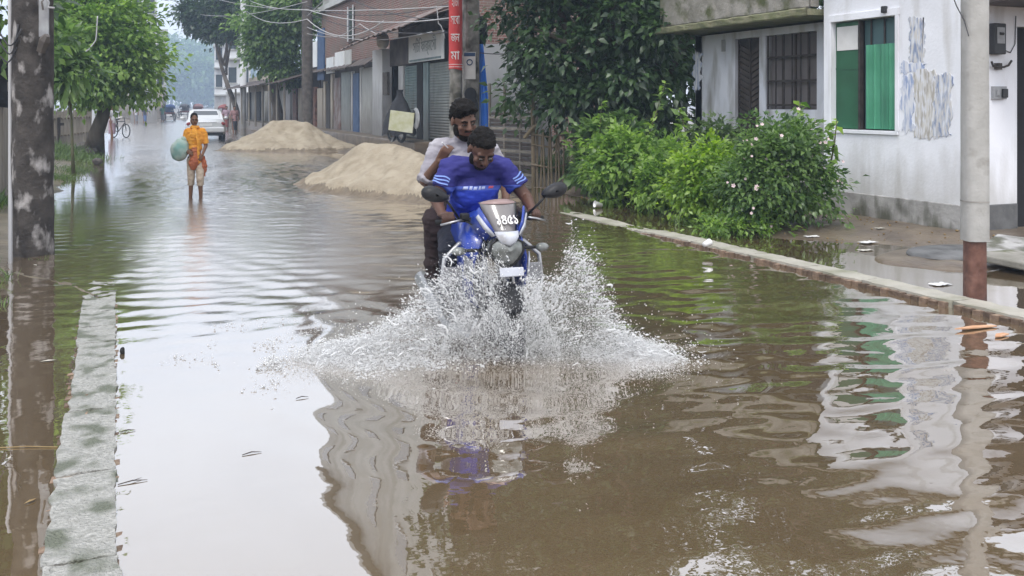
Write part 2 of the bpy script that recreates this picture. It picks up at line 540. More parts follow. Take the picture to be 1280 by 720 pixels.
def remeshed(mb, voxel, smooth=2, name='body'):
    o = bpy.data.objects.new('tmp', mb.mesh('tmp'))
    TMP.collection.objects.link(o)
    r = o.modifiers.new('r', 'REMESH'); r.mode = 'VOXEL'; r.voxel_size = voxel
    if smooth:
        q = o.modifiers.new('s', 'SMOOTH'); q.iterations = smooth; q.factor = .5
    dg = tmp_graph()
    me = bpy.data.meshes.new_from_object(o.evaluated_get(dg))
    me.name = name
    bpy.data.objects.remove(o)
    return me
def figure_part(name, mb, mat, parent, voxel=.008, smooth=2, wrinkle=0.0, wscale=9.0, seed=0):
    """one continuous skinned surface grown from overlapping limbs (in the thing's own space)"""
    me = remeshed(mb, voxel, smooth, name)
    if wrinkle:
        n = len(me.vertices)
        co = np.empty(n * 3, np.float32); me.vertices.foreach_get('co', co); co = co.reshape(-1, 3)
        nm = np.empty(n * 3, np.float32); me.vertex_normals.foreach_get('vector', nm); nm = nm.reshape(-1, 3)
        d = np.array([mnoise.fractal(Vector((float(p[0]) * wscale + seed, float(p[1]) * wscale + 3, float(p[2]) * wscale * 2.2 + 1)), 1.0, 2.0, 3) for p in co], np.float32)
        me.vertices.foreach_set('co', (co + nm * (d * wrinkle)[:, None]).ravel())
        me.update()
    return link(name, me, mat, parent, True)
def text(body, size, mat, parent, mx, name='lettering', extrude=.002, width=None, bold=0.0):
    cu = bpy.data.curves.new('txt', 'FONT')
    cu.body = body
    cu.size = size
    cu.extrude = extrude
    cu.offset = bold
    cu.align_x = 'CENTER'; cu.align_y = 'CENTER'
    cu.resolution_u = 3
    o = bpy.data.objects.new('txt', cu)
    TMP.collection.objects.link(o)
    me = bpy.data.meshes.new_from_object(o.evaluated_get(tmp_graph()))
    bpy.data.objects.remove(o)
    if width and len(me.vertices):
        xs = [v.co.x for v in me.vertices]
        k = width / max(max(xs) - min(xs), 1e-6)
        for v in me.vertices: v.co.x *= k
    inv = root_xf(parent).inverted()
    me.transform(inv @ mx)
    return link(name, me, mat, parent)
def facing(p, nrm, up=Vector((0, 0, 1))):
    """matrix for flat lettering at p, facing along nrm"""
    n = Vector(nrm).normalized()
    x = up.cross(n).normalized()
    y = n.cross(x)
    m = Matrix((x, y, n)).transposed().to_4x4()
    m.translation = Vector(p)
    return m

# ------------------------------------------------------------------ foliage
def leaves(P, Dr, size, wid, tone, fold=.25, curl=.25):
    """P (n,3) leaf bases, Dr (n,3) unit directions, size (n,); six-point folded leaves"""
    n = len(P)
    up = NR.normal(size=(n, 3)) * .45 + np.array([0, 0, 1.0])
    sd_ = np.cross(Dr, up)
    sd_ /= np.linalg.norm(sd_, axis=1, keepdims=True) + 1e-9
    nn = np.cross(sd_, Dr)
    s = size[:, None]
    base = P
    mid = P + Dr * s * .5
    tip = P + Dr * s - nn * s * curl
    l = P + Dr * s * .42 + sd_ * s * wid + nn * s * fold * wid
    r = P + Dr * s * .42 - sd_ * s * wid + nn * s * fold * wid
    V = np.stack([base, l, mid, r, tip], axis=1).reshape(-1, 3)
    o = np.arange(n)[:, None] * 5
    Fc = np.concatenate([o + np.array([[0, 2, 1]]), o + np.array([[0, 3, 2]]), o + np.array([[1, 2, 4]]), o + np.array([[2, 3, 4]])], axis=0)
    return V, Fc, np.repeat(tone, 5)
def crown_points(ells, n_clusters, per, spread, shell=.55, outward=.6, droop=.25, keep=None):
    """clusters of leaves spread unevenly through a set of ellipsoids (centre, radii)"""
    vol = np.array([r[0] * r[1] * r[2] for c, r in ells]); vol = vol / vol.sum()
    P, Dv, T, C = [], [], [], []
    for _ in range(n_clusters):
        k = NR.choice(len(ells), p=vol)
        c, r = ells[k]
        d = NR.normal(size=3); d /= np.linalg.norm(d)
        rad = shell + (1 - shell) * NR.random() ** .6
        rad *= .82 + .36 * NR.random()
        c0 = np.array(c) + d * np.array(r) * rad
        if keep is not None and not keep(c0): continue
        m = int(per * (.5 + NR.random()))
        sp = spread * (.6 + .8 * NR.random())
        off = NR.normal(size=(m, 3)) * sp * np.array([.55, .55, .4])
        p = c0 + off
        dr = off / (np.linalg.norm(off, axis=1, keepdims=True) + 1e-6) + d * outward + NR.normal(size=(m, 3)) * .35
        dr[:, 2] -= droop
        dr /= np.linalg.norm(dr, axis=1, keepdims=True) + 1e-9
        tone_c = NR.random() * .7
        P.append(p); Dv.append(dr); T.append(np.clip(tone_c + NR.normal(size=m) * .16 + .12, 0, 1)); C.append(c0)
    return np.concatenate(P), np.concatenate(Dv), np.concatenate(T), C
def foliage(name, mat, parent, P, Dv, T, size, wid=.3, var=.3, curl=.25):
    s = size * (1 - var + 2 * var * NR.random(len(P)))
    V, Fc, tn = leaves(P, Dv, s, wid, T, curl=curl)
    inv = np.array(root_xf(parent).inverted())
    V = V @ inv[:3, :3].T + inv[:3, 3]
    o = link(name, fast_mesh(name, V, Fc, tn), mat, parent)
    o['kind'] = 'stuff'
    return o
def tree(name, label, cat, base, ells, ncl, per, size, mat, trunk_r=.15, lean=(0, 0), spread=.35, group=None, limbs=10, wid=.3, shell=.5, fork=.45, droop=.25, trunkmat='bark', outward=.6):
    t = thing(name, label, cat, base, 0, group)
    base = Vector(base)
    P, Dv, T, C = crown_points(ells, ncl, per, spread, shell=shell, droop=droop, outward=outward)
    foliage('crown', mat, t, P, Dv, T, size, wid)
    top = Vector(ells[0][0])
    mb = MB()
    pts = []
    for k in range(7):
        f = k / 6
        q = base.lerp(top, f)
        pts.append(q + Vector((math.sin(f * 5 + base.x) * trunk_r * .8 + lean[0] * math.sin(f * math.pi), math.cos(f * 4 + base.y) * trunk_r * .8 + lean[1] * math.sin(f * math.pi), 0)))
    pts[0] = base - Vector((0, 0, .1))
    mb.tube(pts, [trunk_r * (1.35 if k == 0 else 1.05 - .75 * k / 6) for k in range(7)], 10)
    tr = mb.build('trunk', trunkmat, t, True)
    for i in range(min(limbs, len(C))):
        c = Vector(C[int(NR.integers(len(C)))])
        s_ = pts[0].lerp(pts[-1], fork + .4 * NR.random())
        mid = s_.lerp(c, .5) + Vector((0, 0, .12 * (c - s_).length))
        MB().tube([s_, mid, c], [trunk_r * .38, trunk_r * .24, trunk_r * .08], 6).build('limb', trunkmat, tr, True)
    return t
def copy_tree(o, parent=None, loc=None, rotz=None):
    c = o.copy()
    COL.objects.link(c)
    c.parent = parent
    if loc is not None: c.location = loc
    if rotz is not None: c.rotation_euler = (0, 0, rotz)
    for ch in list(o.children):
        copy_tree(ch, c)
    return c
# ------------------------------------------------------------------ ground
def sstep(a, b, x):
    t = min(1.0, max(0.0, (x - a) / (b - a)))
    return t * t * (3 - 2 * t)
def lerp(a, b, t): return a + (b - a) * t
def right_edge(y):
    if y < 7.5: return 8.5
    if y < 9.5: return lerp(8.5, 7.25, (y - 7.5) / 2)
    if y < 16: return lerp(7.25, 7.8, (y - 9.5) / 6.5)
    if y < 22: return lerp(7.8, 6.9, (y - 16) / 6)
    return 6.9 + max(0, y - 50) * .10
def left_edge(y):
    if y < 8.6: return -3.4
    if y < 9.6: return lerp(-3.4, -1.0, y - 8.6)
    return -1.0 + max(0, y - 48) * .058
def gz(x, y):
    if y > 101: return .05
    z = -.28
    r = right_edge(y); l = left_edge(y)
    z = max(z, min((x - r) * .085, .10 + max(0, (y - 14)) * .01 if y < 22 else .16))
    z = max(z, min((l - x) * .12, .13))
    if y > 92: z = max(z, lerp(-.28, .05, min(1, (y - 92) / 9)))
    n = mnoise.fractal(Vector((x * .9, y * .9, 0)), 1.0, 2.0, 4) * .028
    return z + n
gx = [-3000, -900, -250, -80, -35, -18] + [-12 + .22 * i for i in range(128)] + [18, 24, 35, 80, 250, 900, 3000]
gy = [-3000, -600, -100, -20, -6, -2]
yy = 0.0
while yy < 125:
    gy.append(yy); yy += .22 if yy < 22 else .01 * yy + .1
gy += [140, 170, 230, 400, 900, 3000]
gm = MB()
gm.sheet([[(x, y, gz(x, y) if abs(x) < 30 else .14) for x in gx] for y in gy])
ground = gm.build('ground', 'mud', None, True)
tag(ground, kind='structure')

# ------------------------------------------------------------------ flood water
BIKE_C = gr(634, 436)                 # where the front wheel cuts the water
waves = []
rw = random.Random(11)
for i in range(14):                    # swell that breaks up the reflections
    an = math.atan2(CA, SA) + rw.gauss(0, .42); lam = rw.uniform(.40, .95)
    waves.append((math.cos(an) * 2 * math.pi / lam, math.sin(an) * 2 * math.pi / lam, rw.uniform(0, 6.28), .00105 * lam / .7, 0))
for i in range(26):                    # chop
    an = math.atan2(CA, SA) + rw.gauss(0, .5); lam = rw.uniform(.13, .36)
    waves.append((math.cos(an) * 2 * math.pi / lam, math.sin(an) * 2 * math.pi / lam, rw.uniform(0, 6.28), .00062 * lam / .25, 1))
WX = np.concatenate([[-14, -10, -7, -5.2], np.arange(-4.4, 9.2, .042), [9.6, 10.4, 12, 14]])
WY = [1.2]
while WY[-1] < 99: WY.append(WY[-1] + max(.035, .0085 * WY[-1]))
WY = np.array(WY)
XX, YY = np.meshgrid(WX, WY)
def ss(a, b, x):
    t = np.clip((x - a) / (b - a), 0, 1); return t * t * (3 - 2 * t)
road = ss(-.1, .5, XX) * (1 - ss(6.0, 6.3, XX))
aside = 1 - road
dist = np.hypot(XX - BIKE_C.x, YY - BIKE_C.y)
calm = (1 - ss(.6, 2.2, XX - .12 * (YY - 3))) * (1 - ss(4.8, 7.5, YY))
swell = road * (.62 * ss(1.2, 3.0, XX) + .25) * (1 - .93 * calm) + aside * .09
chop = road * (.22 + .38 * ss(2.0, 3.5, XX) + (.75 + .6 * ss(2.6, 4.0, XX)) * ss(5.0, 9, YY) * (1 - .45 * ss(4.2, 5.5, XX)) + 1.5 * ss(12, 20, YY)) * (1 - .9 * calm) + aside * .06
chop += np.exp(-((XX + .1) / 1.0) ** 2 - ((YY - 11.0) / 2.6) ** 2) * 2.3
fade = 1 - .75 * ss(18, 40, YY)
ZW = np.zeros_like(XX)
for kx, ky, ph, am, kd in waves:
    ZW += am * np.sin(kx * XX + ky * YY + ph) * (chop if kd else swell) * fade
ring = np.sin((dist - .4) * 2 * math.pi / .42) * .0022 * np.exp(-((dist - 1.0) / 1.1) ** 2) * road
back = YY - BIKE_C.y
arm = np.abs(np.abs(XX - BIKE_C.x - .10 * back) - .42 * back)
wake = np.where(back > 0, np.sin(arm * 2 * math.pi / .5) * .007 * np.exp(-(arm / .5) ** 2) * np.exp(-back / 7.0), 0) * road
ZW += ring + wake
# the bow wave heaped up in front of the wheel
ZW += .014 * np.exp(-((dist - .35) / .22) ** 2) * (back < .5)
V = np.stack([XX, YY, ZW], axis=-1).reshape(-1, 3)
nc = len(WX); nr_ = len(WY)
ii = (np.arange(nr_ - 1)[:, None] * nc + np.arange(nc - 1)[None, :]).ravel()
Fq = np.stack([ii, ii + 1, ii + nc + 1, ii + nc], axis=1)
wm, nt, b = newmat('flood_water')
nt.nodes.remove(b)
Lk = nt.links.new
tc = nt.nodes.new('ShaderNodeTexCoord')
n1 = nt.nodes.new('ShaderNodeTexNoise'); n1.inputs['Scale'].default_value = .55; n1.inputs['Detail'].default_value = 5
Lk(tc.outputs['Object'], n1.inputs['Vector'])
cr = nt.nodes.new('ShaderNodeValToRGB')
cr.color_ramp.elements[0].position = .35; cr.color_ramp.elements[0].color = (.145, .100, .052, 1)
cr.color_ramp.elements[1].position = .68; cr.color_ramp.elements[1].color = (.168, .12, .068, 1)
Lk(n1.outputs['Fac'], cr.inputs['Fac'])
df = nt.nodes.new('ShaderNodeBsdfDiffuse'); Lk(cr.outputs['Color'], df.inputs['Color'])
gl = nt.nodes.new('ShaderNodeBsdfGlossy'); gl.inputs['Roughness'].default_value = .012
gl.inputs['Color'].default_value = (.97, .965, .96, 1)
fr = nt.nodes.new('ShaderNodeLayerWeight'); fr.inputs['Blend'].default_value = .5
fm_ = nt.nodes.new('ShaderNodeMapRange')
for k_, v_ in (('From Min', .40), ('From Max', .93), ('To Min', .27), ('To Max', .88)): fm_.inputs[k_].default_value = v_
mp = nt.nodes.new('ShaderNodeMapping'); mp.inputs['Scale'].default_value = (1, 1.0, 1)
Lk(tc.outputs['Object'], mp.inputs['Vector'])
n2 = nt.nodes.new('ShaderNodeTexNoise'); n2.inputs['Scale'].default_value = 5.5; n2.inputs['Detail'].default_value = 3
Lk(mp.outputs['Vector'], n2.inputs['Vector'])
n3 = nt.nodes.new('ShaderNodeTexNoise'); n3.inputs['Scale'].default_value = .35; n3.inputs['Detail'].default_value = 2
Lk(tc.outputs['Object'], n3.inputs['Vector'])
mr = nt.nodes.new('ShaderNodeMapRange'); mr.inputs['From Min'].default_value = .4; mr.inputs['From Max'].default_value = .68
mr.inputs['To Min'].default_value = .01; mr.inputs['To Max'].default_value = .06
Lk(n3.outputs['Fac'], mr.inputs['Value'])
bp = nt.nodes.new('ShaderNodeBump'); bp.inputs['Distance'].default_value = .05
ra = nt.nodes.new('ShaderNodeAttribute'); ra.attribute_name = 'tone'
mr.inputs['To Min'].default_value = .3; mr.inputs['To Max'].default_value = 1.0
mu = nt.nodes.new('ShaderNodeMath'); mu.operation = 'MULTIPLY'; Lk(ra.outputs['Fac'], mu.inputs[0]); Lk(mr.outputs['Result'], mu.inputs[1])
Lk(n2.outputs['Fac'], bp.inputs['Height']); Lk(mu.outputs[0], bp.inputs['Strength'])
for nd in (gl, fr): Lk(bp.outputs['Normal'], nd.inputs['Normal'])
ms = nt.nodes.new('ShaderNodeMixShader')
Lk(fr.outputs['Facing'], fm_.inputs['Value']); Lk(fm_.outputs['Result'], ms.inputs['Fac']); Lk(df.outputs['BSDF'], ms.inputs[1]); Lk(gl.outputs['BSDF'], ms.inputs[2])
Lk(ms.outputs['Shader'], nt.nodes['Material Output'].inputs['Surface'])
rip = np.clip(.06 + road * (.20 * ss(6, 12, YY) + .8 * ss(12, 22, YY)) * (1 - .6 * ss(3.4, 5.0, XX) * (1 - ss(14, 20, YY))) + .3 * ss(30, 60, YY), 0, 1).ravel()
rip *= 1 - .8 * calm.ravel()
water = link('water', fast_mesh('water', V, Fq, rip), wm, None, True)
fine = (road + (ss(-1.6, .2, XX) - road) * ss(10.5, 15, YY)) * (1 - ss(6.0, 6.3, XX)) * ss(6.2, 9.5, YY) * (1 - ss(2.9, 4.6, XX) * (1 - ss(12, 17, YY))) * (.15 - .05 * ss(14, 20, YY)) + np.exp(-((XX + .6) / 1.6) ** 2 - ((YY - 10.6) / 2.6) ** 2) * .09
fine += .05 * road * ss(4.2, 6.2, YY)
fa_ = water.data.attributes.new('fine', 'FLOAT', 'POINT')
fa_.data.foreach_set('value', np.clip(fine, 0, .42).ravel().astype(np.float32))
fq = nt.nodes.new('ShaderNodeAttribute'); fq.attribute_name = 'fine'
fadd = nt.nodes.new('ShaderNodeMath'); fadd.inputs[1].default_value = .014; Lk(fq.outputs['Fac'], fadd.inputs[0]); Lk(fadd.outputs[0], gl.inputs['Roughness'])
tag(water, kind='structure')

# ------------------------------------------------------------------ kerbs
def slab(x0, y0, x1, y1, zb, zt, nx, ny, amp, seed, edge=.01):
    """a rough cement slab: uneven top, ragged edges"""
    mb = MB()
    P = []
    for i in range(ny + 1):
        row = []
        for j in range(nx + 1):
            x = lerp(x0, x1, j / nx); y = lerp(y0, y1, i / ny)
            n = mnoise.fractal(Vector((x * 11 + seed, y * 11, seed)), 1.0, 2.0, 4)
            if j in (0, nx): x += mnoise.noise(Vector((y * 9, seed, j))) * edge
            z = zt(y) if callable(zt) else zt
            z += n * amp
            row.append((x, y, z))
        P.append(row)
    mb.sheet(P)
    c = nx + 1
    rim = [j for j in range(c)] + [i * c + c - 1 for i in range(1, ny + 1)] + [ny * c + j for j in range(c - 2, -1, -1)] + [i * c for i in range(ny - 1, 0, -1)]
    k2 = len(mb.v)
    mb.v += [Vector(mb.v[q]) for q in rim]
    k = len(mb.v)
    mb.v += [Vector((mb.v[q].x, mb.v[q].y, zb)) for q in rim]
    for q in range(len(rim)):
        mb.f.append([k2 + (q + 1) % len(rim), k2 + q, k + q, k + (q + 1) % len(rim)]); mb.m.append(0)
    return mb
# left kerb, its crown just awash
def lk_top(y): return .010 - sstep(7.5, 11.5, y) * .035
kerb_l = slab(-.245, 2.2, .015, 12.5, -.3, lambda y: lk_top(y) - .012, 6, 160, .004, 1.3).build('kerb_left', 'wetcement', None, True)
tag(kerb_l, kind='structure')
yk = 2.2
kk = 0
while yk < 10.8:
    L_ = rw.uniform(.5, 1.1)
    slab(-.235 + rw.uniform(-.012, .012), yk + .008, .012 + rw.uniform(-.012, .006), yk + L_ - .008, -.02, lambda y: lk_top(y), 14, max(8, int(L_ * 48)), .010, 3.1 + kk, .022).build('cement_cap', 'wetcement', kerb_l, True)
    yk += L_; kk += 1
def brick_mesh(name, sx, sy, sz, seed):
    mb = MB()
    r = random.Random(seed)
    j = lambda: r.uniform(-.004, .004)
    hx, hy, hz = sx / 2, sy / 2, sz / 2
    mb.add([(-hx + j(), -hy + j(), -hz), (hx + j(), -hy + j(), -hz), (hx + j(), hy + j(), -hz), (-hx + j(), hy + j(), -hz), (-hx + j(), -hy + j(), hz + j()), (hx + j(), -hy + j(), hz + j()), (hx + j(), hy + j(), hz + j()), (-hx + j(), hy + j(), hz + j())],
           [(0, 3, 2, 1), (4, 5, 6, 7), (0, 1, 5, 4), (1, 2, 6, 5), (2, 3, 7, 6), (3, 0, 4, 7)])
    me = mb.mesh(name)
    me.materials.append(MT['brick'])
    return me
BRM = [brick_mesh('brick', .115, .068, .115, s) for s in range(5)]
def lay_brick(parent, p, rz, sc=1.0):
    o = bpy.data.objects.new('brick', BRM[rw.randrange(5)])
    COL.objects.link(o)
    o.parent = parent
    o.location = root_xf(parent).inverted() @ Vector(p)
    o.rotation_euler = (rw.uniform(-.05, .05), rw.uniform(-.05, .05), rz + rw.uniform(-.07, .07))
    o.scale = (sc, sc, sc)
y = 2.4
while y < 9.0:
    if rw.random() < .8: lay_brick(kerb_l, (.012 + rw.uniform(-.012, .008) - .05, y, lk_top(y) - .068), 0)
    if rw.random() < .8: lay_brick(kerb_l, (-.245 + rw.uniform(-.008, .012) + .05, y, lk_top(y) - .068), 0)
    y += rw.uniform(.08, .12)
# right kerb: brick-on-edge course under a cement crown
def rk_top(y): return .055 - .004 * (y - 5) - .035 * math.exp(-((y - 10.6) / .5) ** 2) - .03 * sstep(10, 13, y)
kerb_r = slab(6.25, 3.2, 6.47, 30.0, -.35, lambda y: rk_top(min(y, 14)) - .03, 4, 220, .006, 5.7).build('kerb_right', 'cement', None, True)
tag(kerb_r, kind='structure')
y = 3.4; kk = 0
while y < 13.6:
    L_ = rw.uniform(.7, 1.4)
    slab(6.215 + rw.uniform(-.012, .012), y + .006, 6.475, y + L_ - .006, -.05, lambda q: rk_top(q) + .002, 6, max(6, int(L_ * 14)), .008, 9.3 + kk, .018).build('cement_cap', 'cement', kerb_r, True)
    y += L_; kk += 1
y = 3.4
while y < 13.4:
    if rw.random() < .97:
        lay_brick(kerb_r, (6.225 + rw.uniform(-.014, .012), y, rk_top(y) - .075), 0, rw.uniform(.94, 1.05))
    y += rw.uniform(.078, .09)
# the low rim of earth and broken edging that runs from the pole to the kerb
pr = [gr(6, 336), gr(30, 345), gr(62, 350), gr(95, 359), gr(120, 372), gr(140, 388)]
mb = MB()
rows = []
for i in range(len(pr) - 1):
    for k in range(8):
        p = pr[i].lerp(pr[i + 1], k / 8)
        row = []
        for j in range(7):
            o_ = (j - 3) / 3
            n = mnoise.noise(Vector((p.x * 9, p.y * 9 + j, 2)))
            row.append((p.x + .02 * n, p.y + o_ * .06 + .05 * n, -.012 + .014 * (1 - o_ * o_ * 1.6) + .026 * n))
        rows.append(row)
mb.sheet(rows)
tag(mb.build('dirt_ridge', 'soil', None, True), kind='structure')
# ------------------------------------------------------------------ left side
def pole(name, label, p, r0, r1, h, mat, group=None, n=20, bump=.01, flat=False, lean=(0, 0)):
    t = thing(name, label, 'pole', (p[0], p[1], 0), 0, group)
    mb = MB()
    rows = int(h * 7)
    P = []
    for i in range(rows + 1):
        z = -.3 + (h + .3) * i / rows
        r = lerp(r0, r1, i / rows)
        row = []
        for j in range(n + 1):
            an = 2 * math.pi * j / n
            c, s = math.cos(an), math.sin(an)
            if flat:
                q = max(abs(c), abs(s)); c, s = c / q, s / q
                k = .94 if abs(abs(c) - abs(s)) < .05 else 1
                c, s = c * k, s * k
            d = 1 + bump * mnoise.fractal(Vector((math.cos(an) * 2, math.sin(an) * 2, z * 3 + p[0])), 1, 2, 3) / max(r, .05) * .35
            row.append((p[0] + c * r * d + lean[0] * z, p[1] + s * r * d + lean[1] * z, z))
        P.append(row)
    mb.sheet(P)
    mb.add(P[-1][:n], [tuple(range(n))])
    mb.build('shaft', mat, t, not flat)
    return t
pp = gr(41, 318)
PL = pole('utility_pole', 'thick dark mottled pole with peeling white patches at left edge', pp, .212, .20, 7.6, 'pole_mossy', bump=.03)
# things fixed to the pole
q = at(53, 20, 9.95)
MB().obox((q.x, q.y, q.z + .35), (.14, .02, 1.15), Euler((0, 0, -A))).build('notice_board', 'grey_plate', PL, bevel=.004)
hk = [at(54, 12, 9.9), at(52, 2, 9.85), at(57, -4, 9.8), at(61, 3, 9.85), at(60, 9, 9.85), at(68, 10, 9.85)]
MB().tube(hk, .012, 6).build('hook', 'wire_pale', PL, True)
q = at(55, 55, 9.93)
mb = MB(); mb.tube([at(51, 64, 9.9), at(56, 50, 9.86), at(59, 44, 9.84)], [.05, .06, .03], 6)
mb.build('bracket', 'pole_dark', PL)
mb = MB(); mb.tube([gr(13, 330) - Vector((0, 0, .1)), at(13, 180, 10.2), at(13, 60, 10.2), at(12, -40, 10.2)], .022, 8)
tag(mb.build('conduit_pipe', 'wire_pale', None, True), 'thin pale pipe standing beside the thick mottled pole', 'pipe')
for i, (a_, b_, c_, d_) in enumerate((((0, 40), (14, 58), (28, 36), 10), ((0, 52), (18, 75), (24, 30), 10), ((0, 70), (12, 72), (22, 60), 10))):
    pts = []
    for k in range(13):
        t_ = k / 12
        x_ = (1 - t_) ** 2 * a_[0] + 2 * t_ * (1 - t_) * b_[0] + t_ * t_ * c_[0]
        y_ = (1 - t_) ** 2 * a_[1] + 2 * t_ * (1 - t_) * (b_[1] + 18 * math.sin(t_ * 3)) + t_ * t_ * c_[1]
        pts.append(at(x_ - 1, y_, 9.86 + .02 * i))
    tag(MB().tube(pts, .009, 5).build('cable', 'wire', None, True), ['upper slack dark cable looped on the mottled pole', 'middle slack dark cable looped on the mottled pole', 'lowest slack dark cable looped on the mottled pole'][i], 'cable', 'slack cables on the left pole')
# dark shed at the frame's left edge
p0 = at(2, 130, 15.5)
sh = thing('tarpaulin_shed', 'dark tarpaulin covered shed at the far left edge behind pole', 'shed', (p0.x - .6, p0.y, .1))
mb = MB()
rows = []
for i in range(9):
    rows.append([(p0.x - 1.5 + 1.62 * j / 8 + .05 * math.sin(i * 1.7 + j), p0.y + .05 * math.sin(j * 2.3 + i * .8), 2.75 - 1.15 * i / 8 + .02 * math.sin(j * 1.3)) for j in range(9)])
mb.sheet(rows, thick=.02); mb.build('tarpaulin', 'black_cloth', sh, True)
mb = MB(); mb.box(p0.x - 1.5, p0.y + .1, .05, p0.x + .02, p0.y + 1.8, 2.7); mb.build('wall', 'greywood', sh)
for k in range(7): MB().box(p0.x - 1.44 + k * .21, p0.y + .075, .06, p0.x - 1.27 + k * .21, p0.y + .098, 1.6).build('plank', 'greywood', sh, bevel=.004)
# fence behind the pole: upright boards and bamboo poles
f0, f1 = gr(64, 187), gr(112, 178)
fn = thing('board_fence', 'grey upright board fence behind the mottled pole', 'fence', (f0.x, f0.y, .1))
for k in range(13):
    p = f0.lerp(f1, k / 12.0)
    hgt = 1.25 + .25 * rw.random()
    MB().obox((p.x, p.y, .05 + hgt / 2), (.15, .03, hgt), Euler((rw.uniform(-.03, .03), rw.uniform(-.04, .04), -A + .35))).build('board', 'greywood', fn, bevel=.003)
for zz in (.45, 1.1):
    MB().tube([f0 + Vector((0, .06, zz)), f1 + Vector((0, .06, zz))], .03, 6).build('rail', 'bamboo', fn)
# stall of odd timber beside the fence
s0 = gr(68, 185)
st = thing('timber_stand', 'small broken timber stand in front of the grey board fence', 'stand', (s0.x, s0.y, .1))
for dx in (-.2, .12): MB().box(s0.x + dx, s0.y - .5, .05, s0.x + dx + .1, s0.y - .4, 1.15).build('leg', 'oldwood', st)
MB().box(s0.x - .3, s0.y - .56, .85, s0.x + .35, s0.y - .36, .95).build('cross_board', 'oldwood', st)
MB().box(s0.x - .22, s0.y - .52, 1.15, s0.x + .25, s0.y - .38, 1.25).build('top_board', 'greywood', st)

LF = {
    'bright': leafmat('leaf_bright', (.085, .17, .04), (.36, .52, .13), .5, .36),
    'mid': leafmat('leaf_mid', (.05, .105, .035), (.22, .34, .10), .42, .36),
    'deep': leafmat('leaf_deep', (.010, .026, .012), (.065, .125, .036), .26, .4),
    'fresh': leafmat('leaf_fresh', (.11, .21, .03), (.38, .54, .10), .5, .36),
    'grey': leafmat('leaf_grey', (.05, .09, .035), (.22, .30, .13), .4),
    'grass': leafmat('leaf_grass', (.045, .085, .02), (.15, .23, .06), .35),
}
# tree with bright green crown
b0 = gr(118, 196)
D0 = 30.0
b0 = at(117, 190, 31.0); b0.z = .1
E = [(at(130, 55, D0), (1.75, 1.6, 1.9)), (at(98, 20, D0), (1.3, 1.3, 1.5)), (at(165, 85, D0 + .5), (1.05, 1.1, 1.0)), (at(95, 95, D0), (.9, .9, .8)), (at(120, 110, D0), (1.1, 1, .6)), (at(72, -120, D0 + 1), (1.4, 1.6, 2.4)), (at(68, -270, D0 + 1), (1.4, 1.7, 2.4))]
tree('shade_tree', 'leafy bright green tree with dark trunk on the left bank', 'tree', b0, E, 640, 60, .20, LF['bright'], .27, spread=.5, limbs=14, shell=.35)
# lower plant with long leaves between pole and tree
b1 = at(92, 180, 21.0); b1.z = .12
tree('plumeria_plant', 'slim stemmed plant with long pointed leaves beside the pole', 'plant', b1, [(at(82, 55, 21), (.42, .42, .5)), (at(72, 85, 21), (.35, .35, .4)), (at(90, 95, 21), (.4, .4, .4))], 34, 16, .36, LF['mid'], .035, spread=.22, limbs=8, wid=.17, trunkmat='stem', outward=1.0)
# overhanging tree beyond the left edge, mirrored in the ditch
b2 = Vector((-4.9, 15.5, .1))
tree('overhanging_tree', 'dark tree whose leaves hang into the top left corner', 'tree', b2, [((-3.2, 15.2, 5.2), (1.7, 1.8, 1.6)), ((-1.75, 14.3, 4.7), (.95, 1.3, 1.05)), (at(-8, 15, 14), (.7, .6, .7)), ((-2.5, 14.6, 7.1), (1.6, 1.8, 1.6))], 380, 60, .2, LF['mid'], .24, spread=.5, limbs=12, shell=.35)
# rocks / tyre heap at the trunk
for i, (x_, y_, s_) in enumerate(((107, 187, .32), (114, 193, .22), (122, 206, .16))):
    p = gr(x_, y_)
    mb = MB()
    for v_ in range(1):
        mb.ell((p.x, p.y, .1), (s_, s_ * .8, s_ * .6), Euler((.2, .1, i)), 10, 7)
    for v_ in mb.v:
        v_ += v_.normalized() * 0 + Vector((1, 1, 1)) * (mnoise.noise(v_ * 6) * s_ * .25)
    tag(mb.build('rock', 'pole_dark', None), ['large dark rock at the foot of the left tree', 'middle sized dark rock near the left tree trunk', 'small dark rock at the water edge by left tree'][i], 'rock', 'rocks at the left tree')

# ------------------------------------------------------------------ grass
def grass(name, label, spots, mat, blade=.22, dens=260, wid=.035):
    P, Dv, T = [], [], []
    for (cx, cy, rx, ry, hgt) in spots:
        n = int(dens * rx * ry * 3.1)
        q = NR.normal(size=(n, 2)) * np.array([rx, ry]) * .55
        x = cx + q[:, 0]; y = cy + q[:, 1]
        z = np.array([max(-.03, gz(a, c)) for a, c in zip(x, y)]) - .01
        P.append(np.stack([x, y, z], 1))
        d = NR.normal(size=(n, 3)) * .42; d[:, 2] = 1.0
        d /= np.linalg.norm(d, axis=1, keepdims=True)
        Dv.append(d * hgt / blade); T.append(NR.random(n))
    P = np.concatenate(P); Dv = np.concatenate(Dv); T = np.concatenate(T)
    sc = np.linalg.norm(Dv, axis=1); Dv /= sc[:, None]
    s = blade * sc * (.5 + NR.random(len(P)))
    V, Fc, tn = leaves(P, Dv, s, wid, T, curl=.35)
    o = link(name, fast_mesh(name, V, Fc, tn), mat)
    tag(o, label, 'grass', kind='stuff')
    return o
def spot(x, y, wx, hgt, ry=None):
    p = gr(x, y); r_ = wx * (p.xy.length) / F
    return (p.x, p.y, r_, ry or r_ * 1.6, hgt)
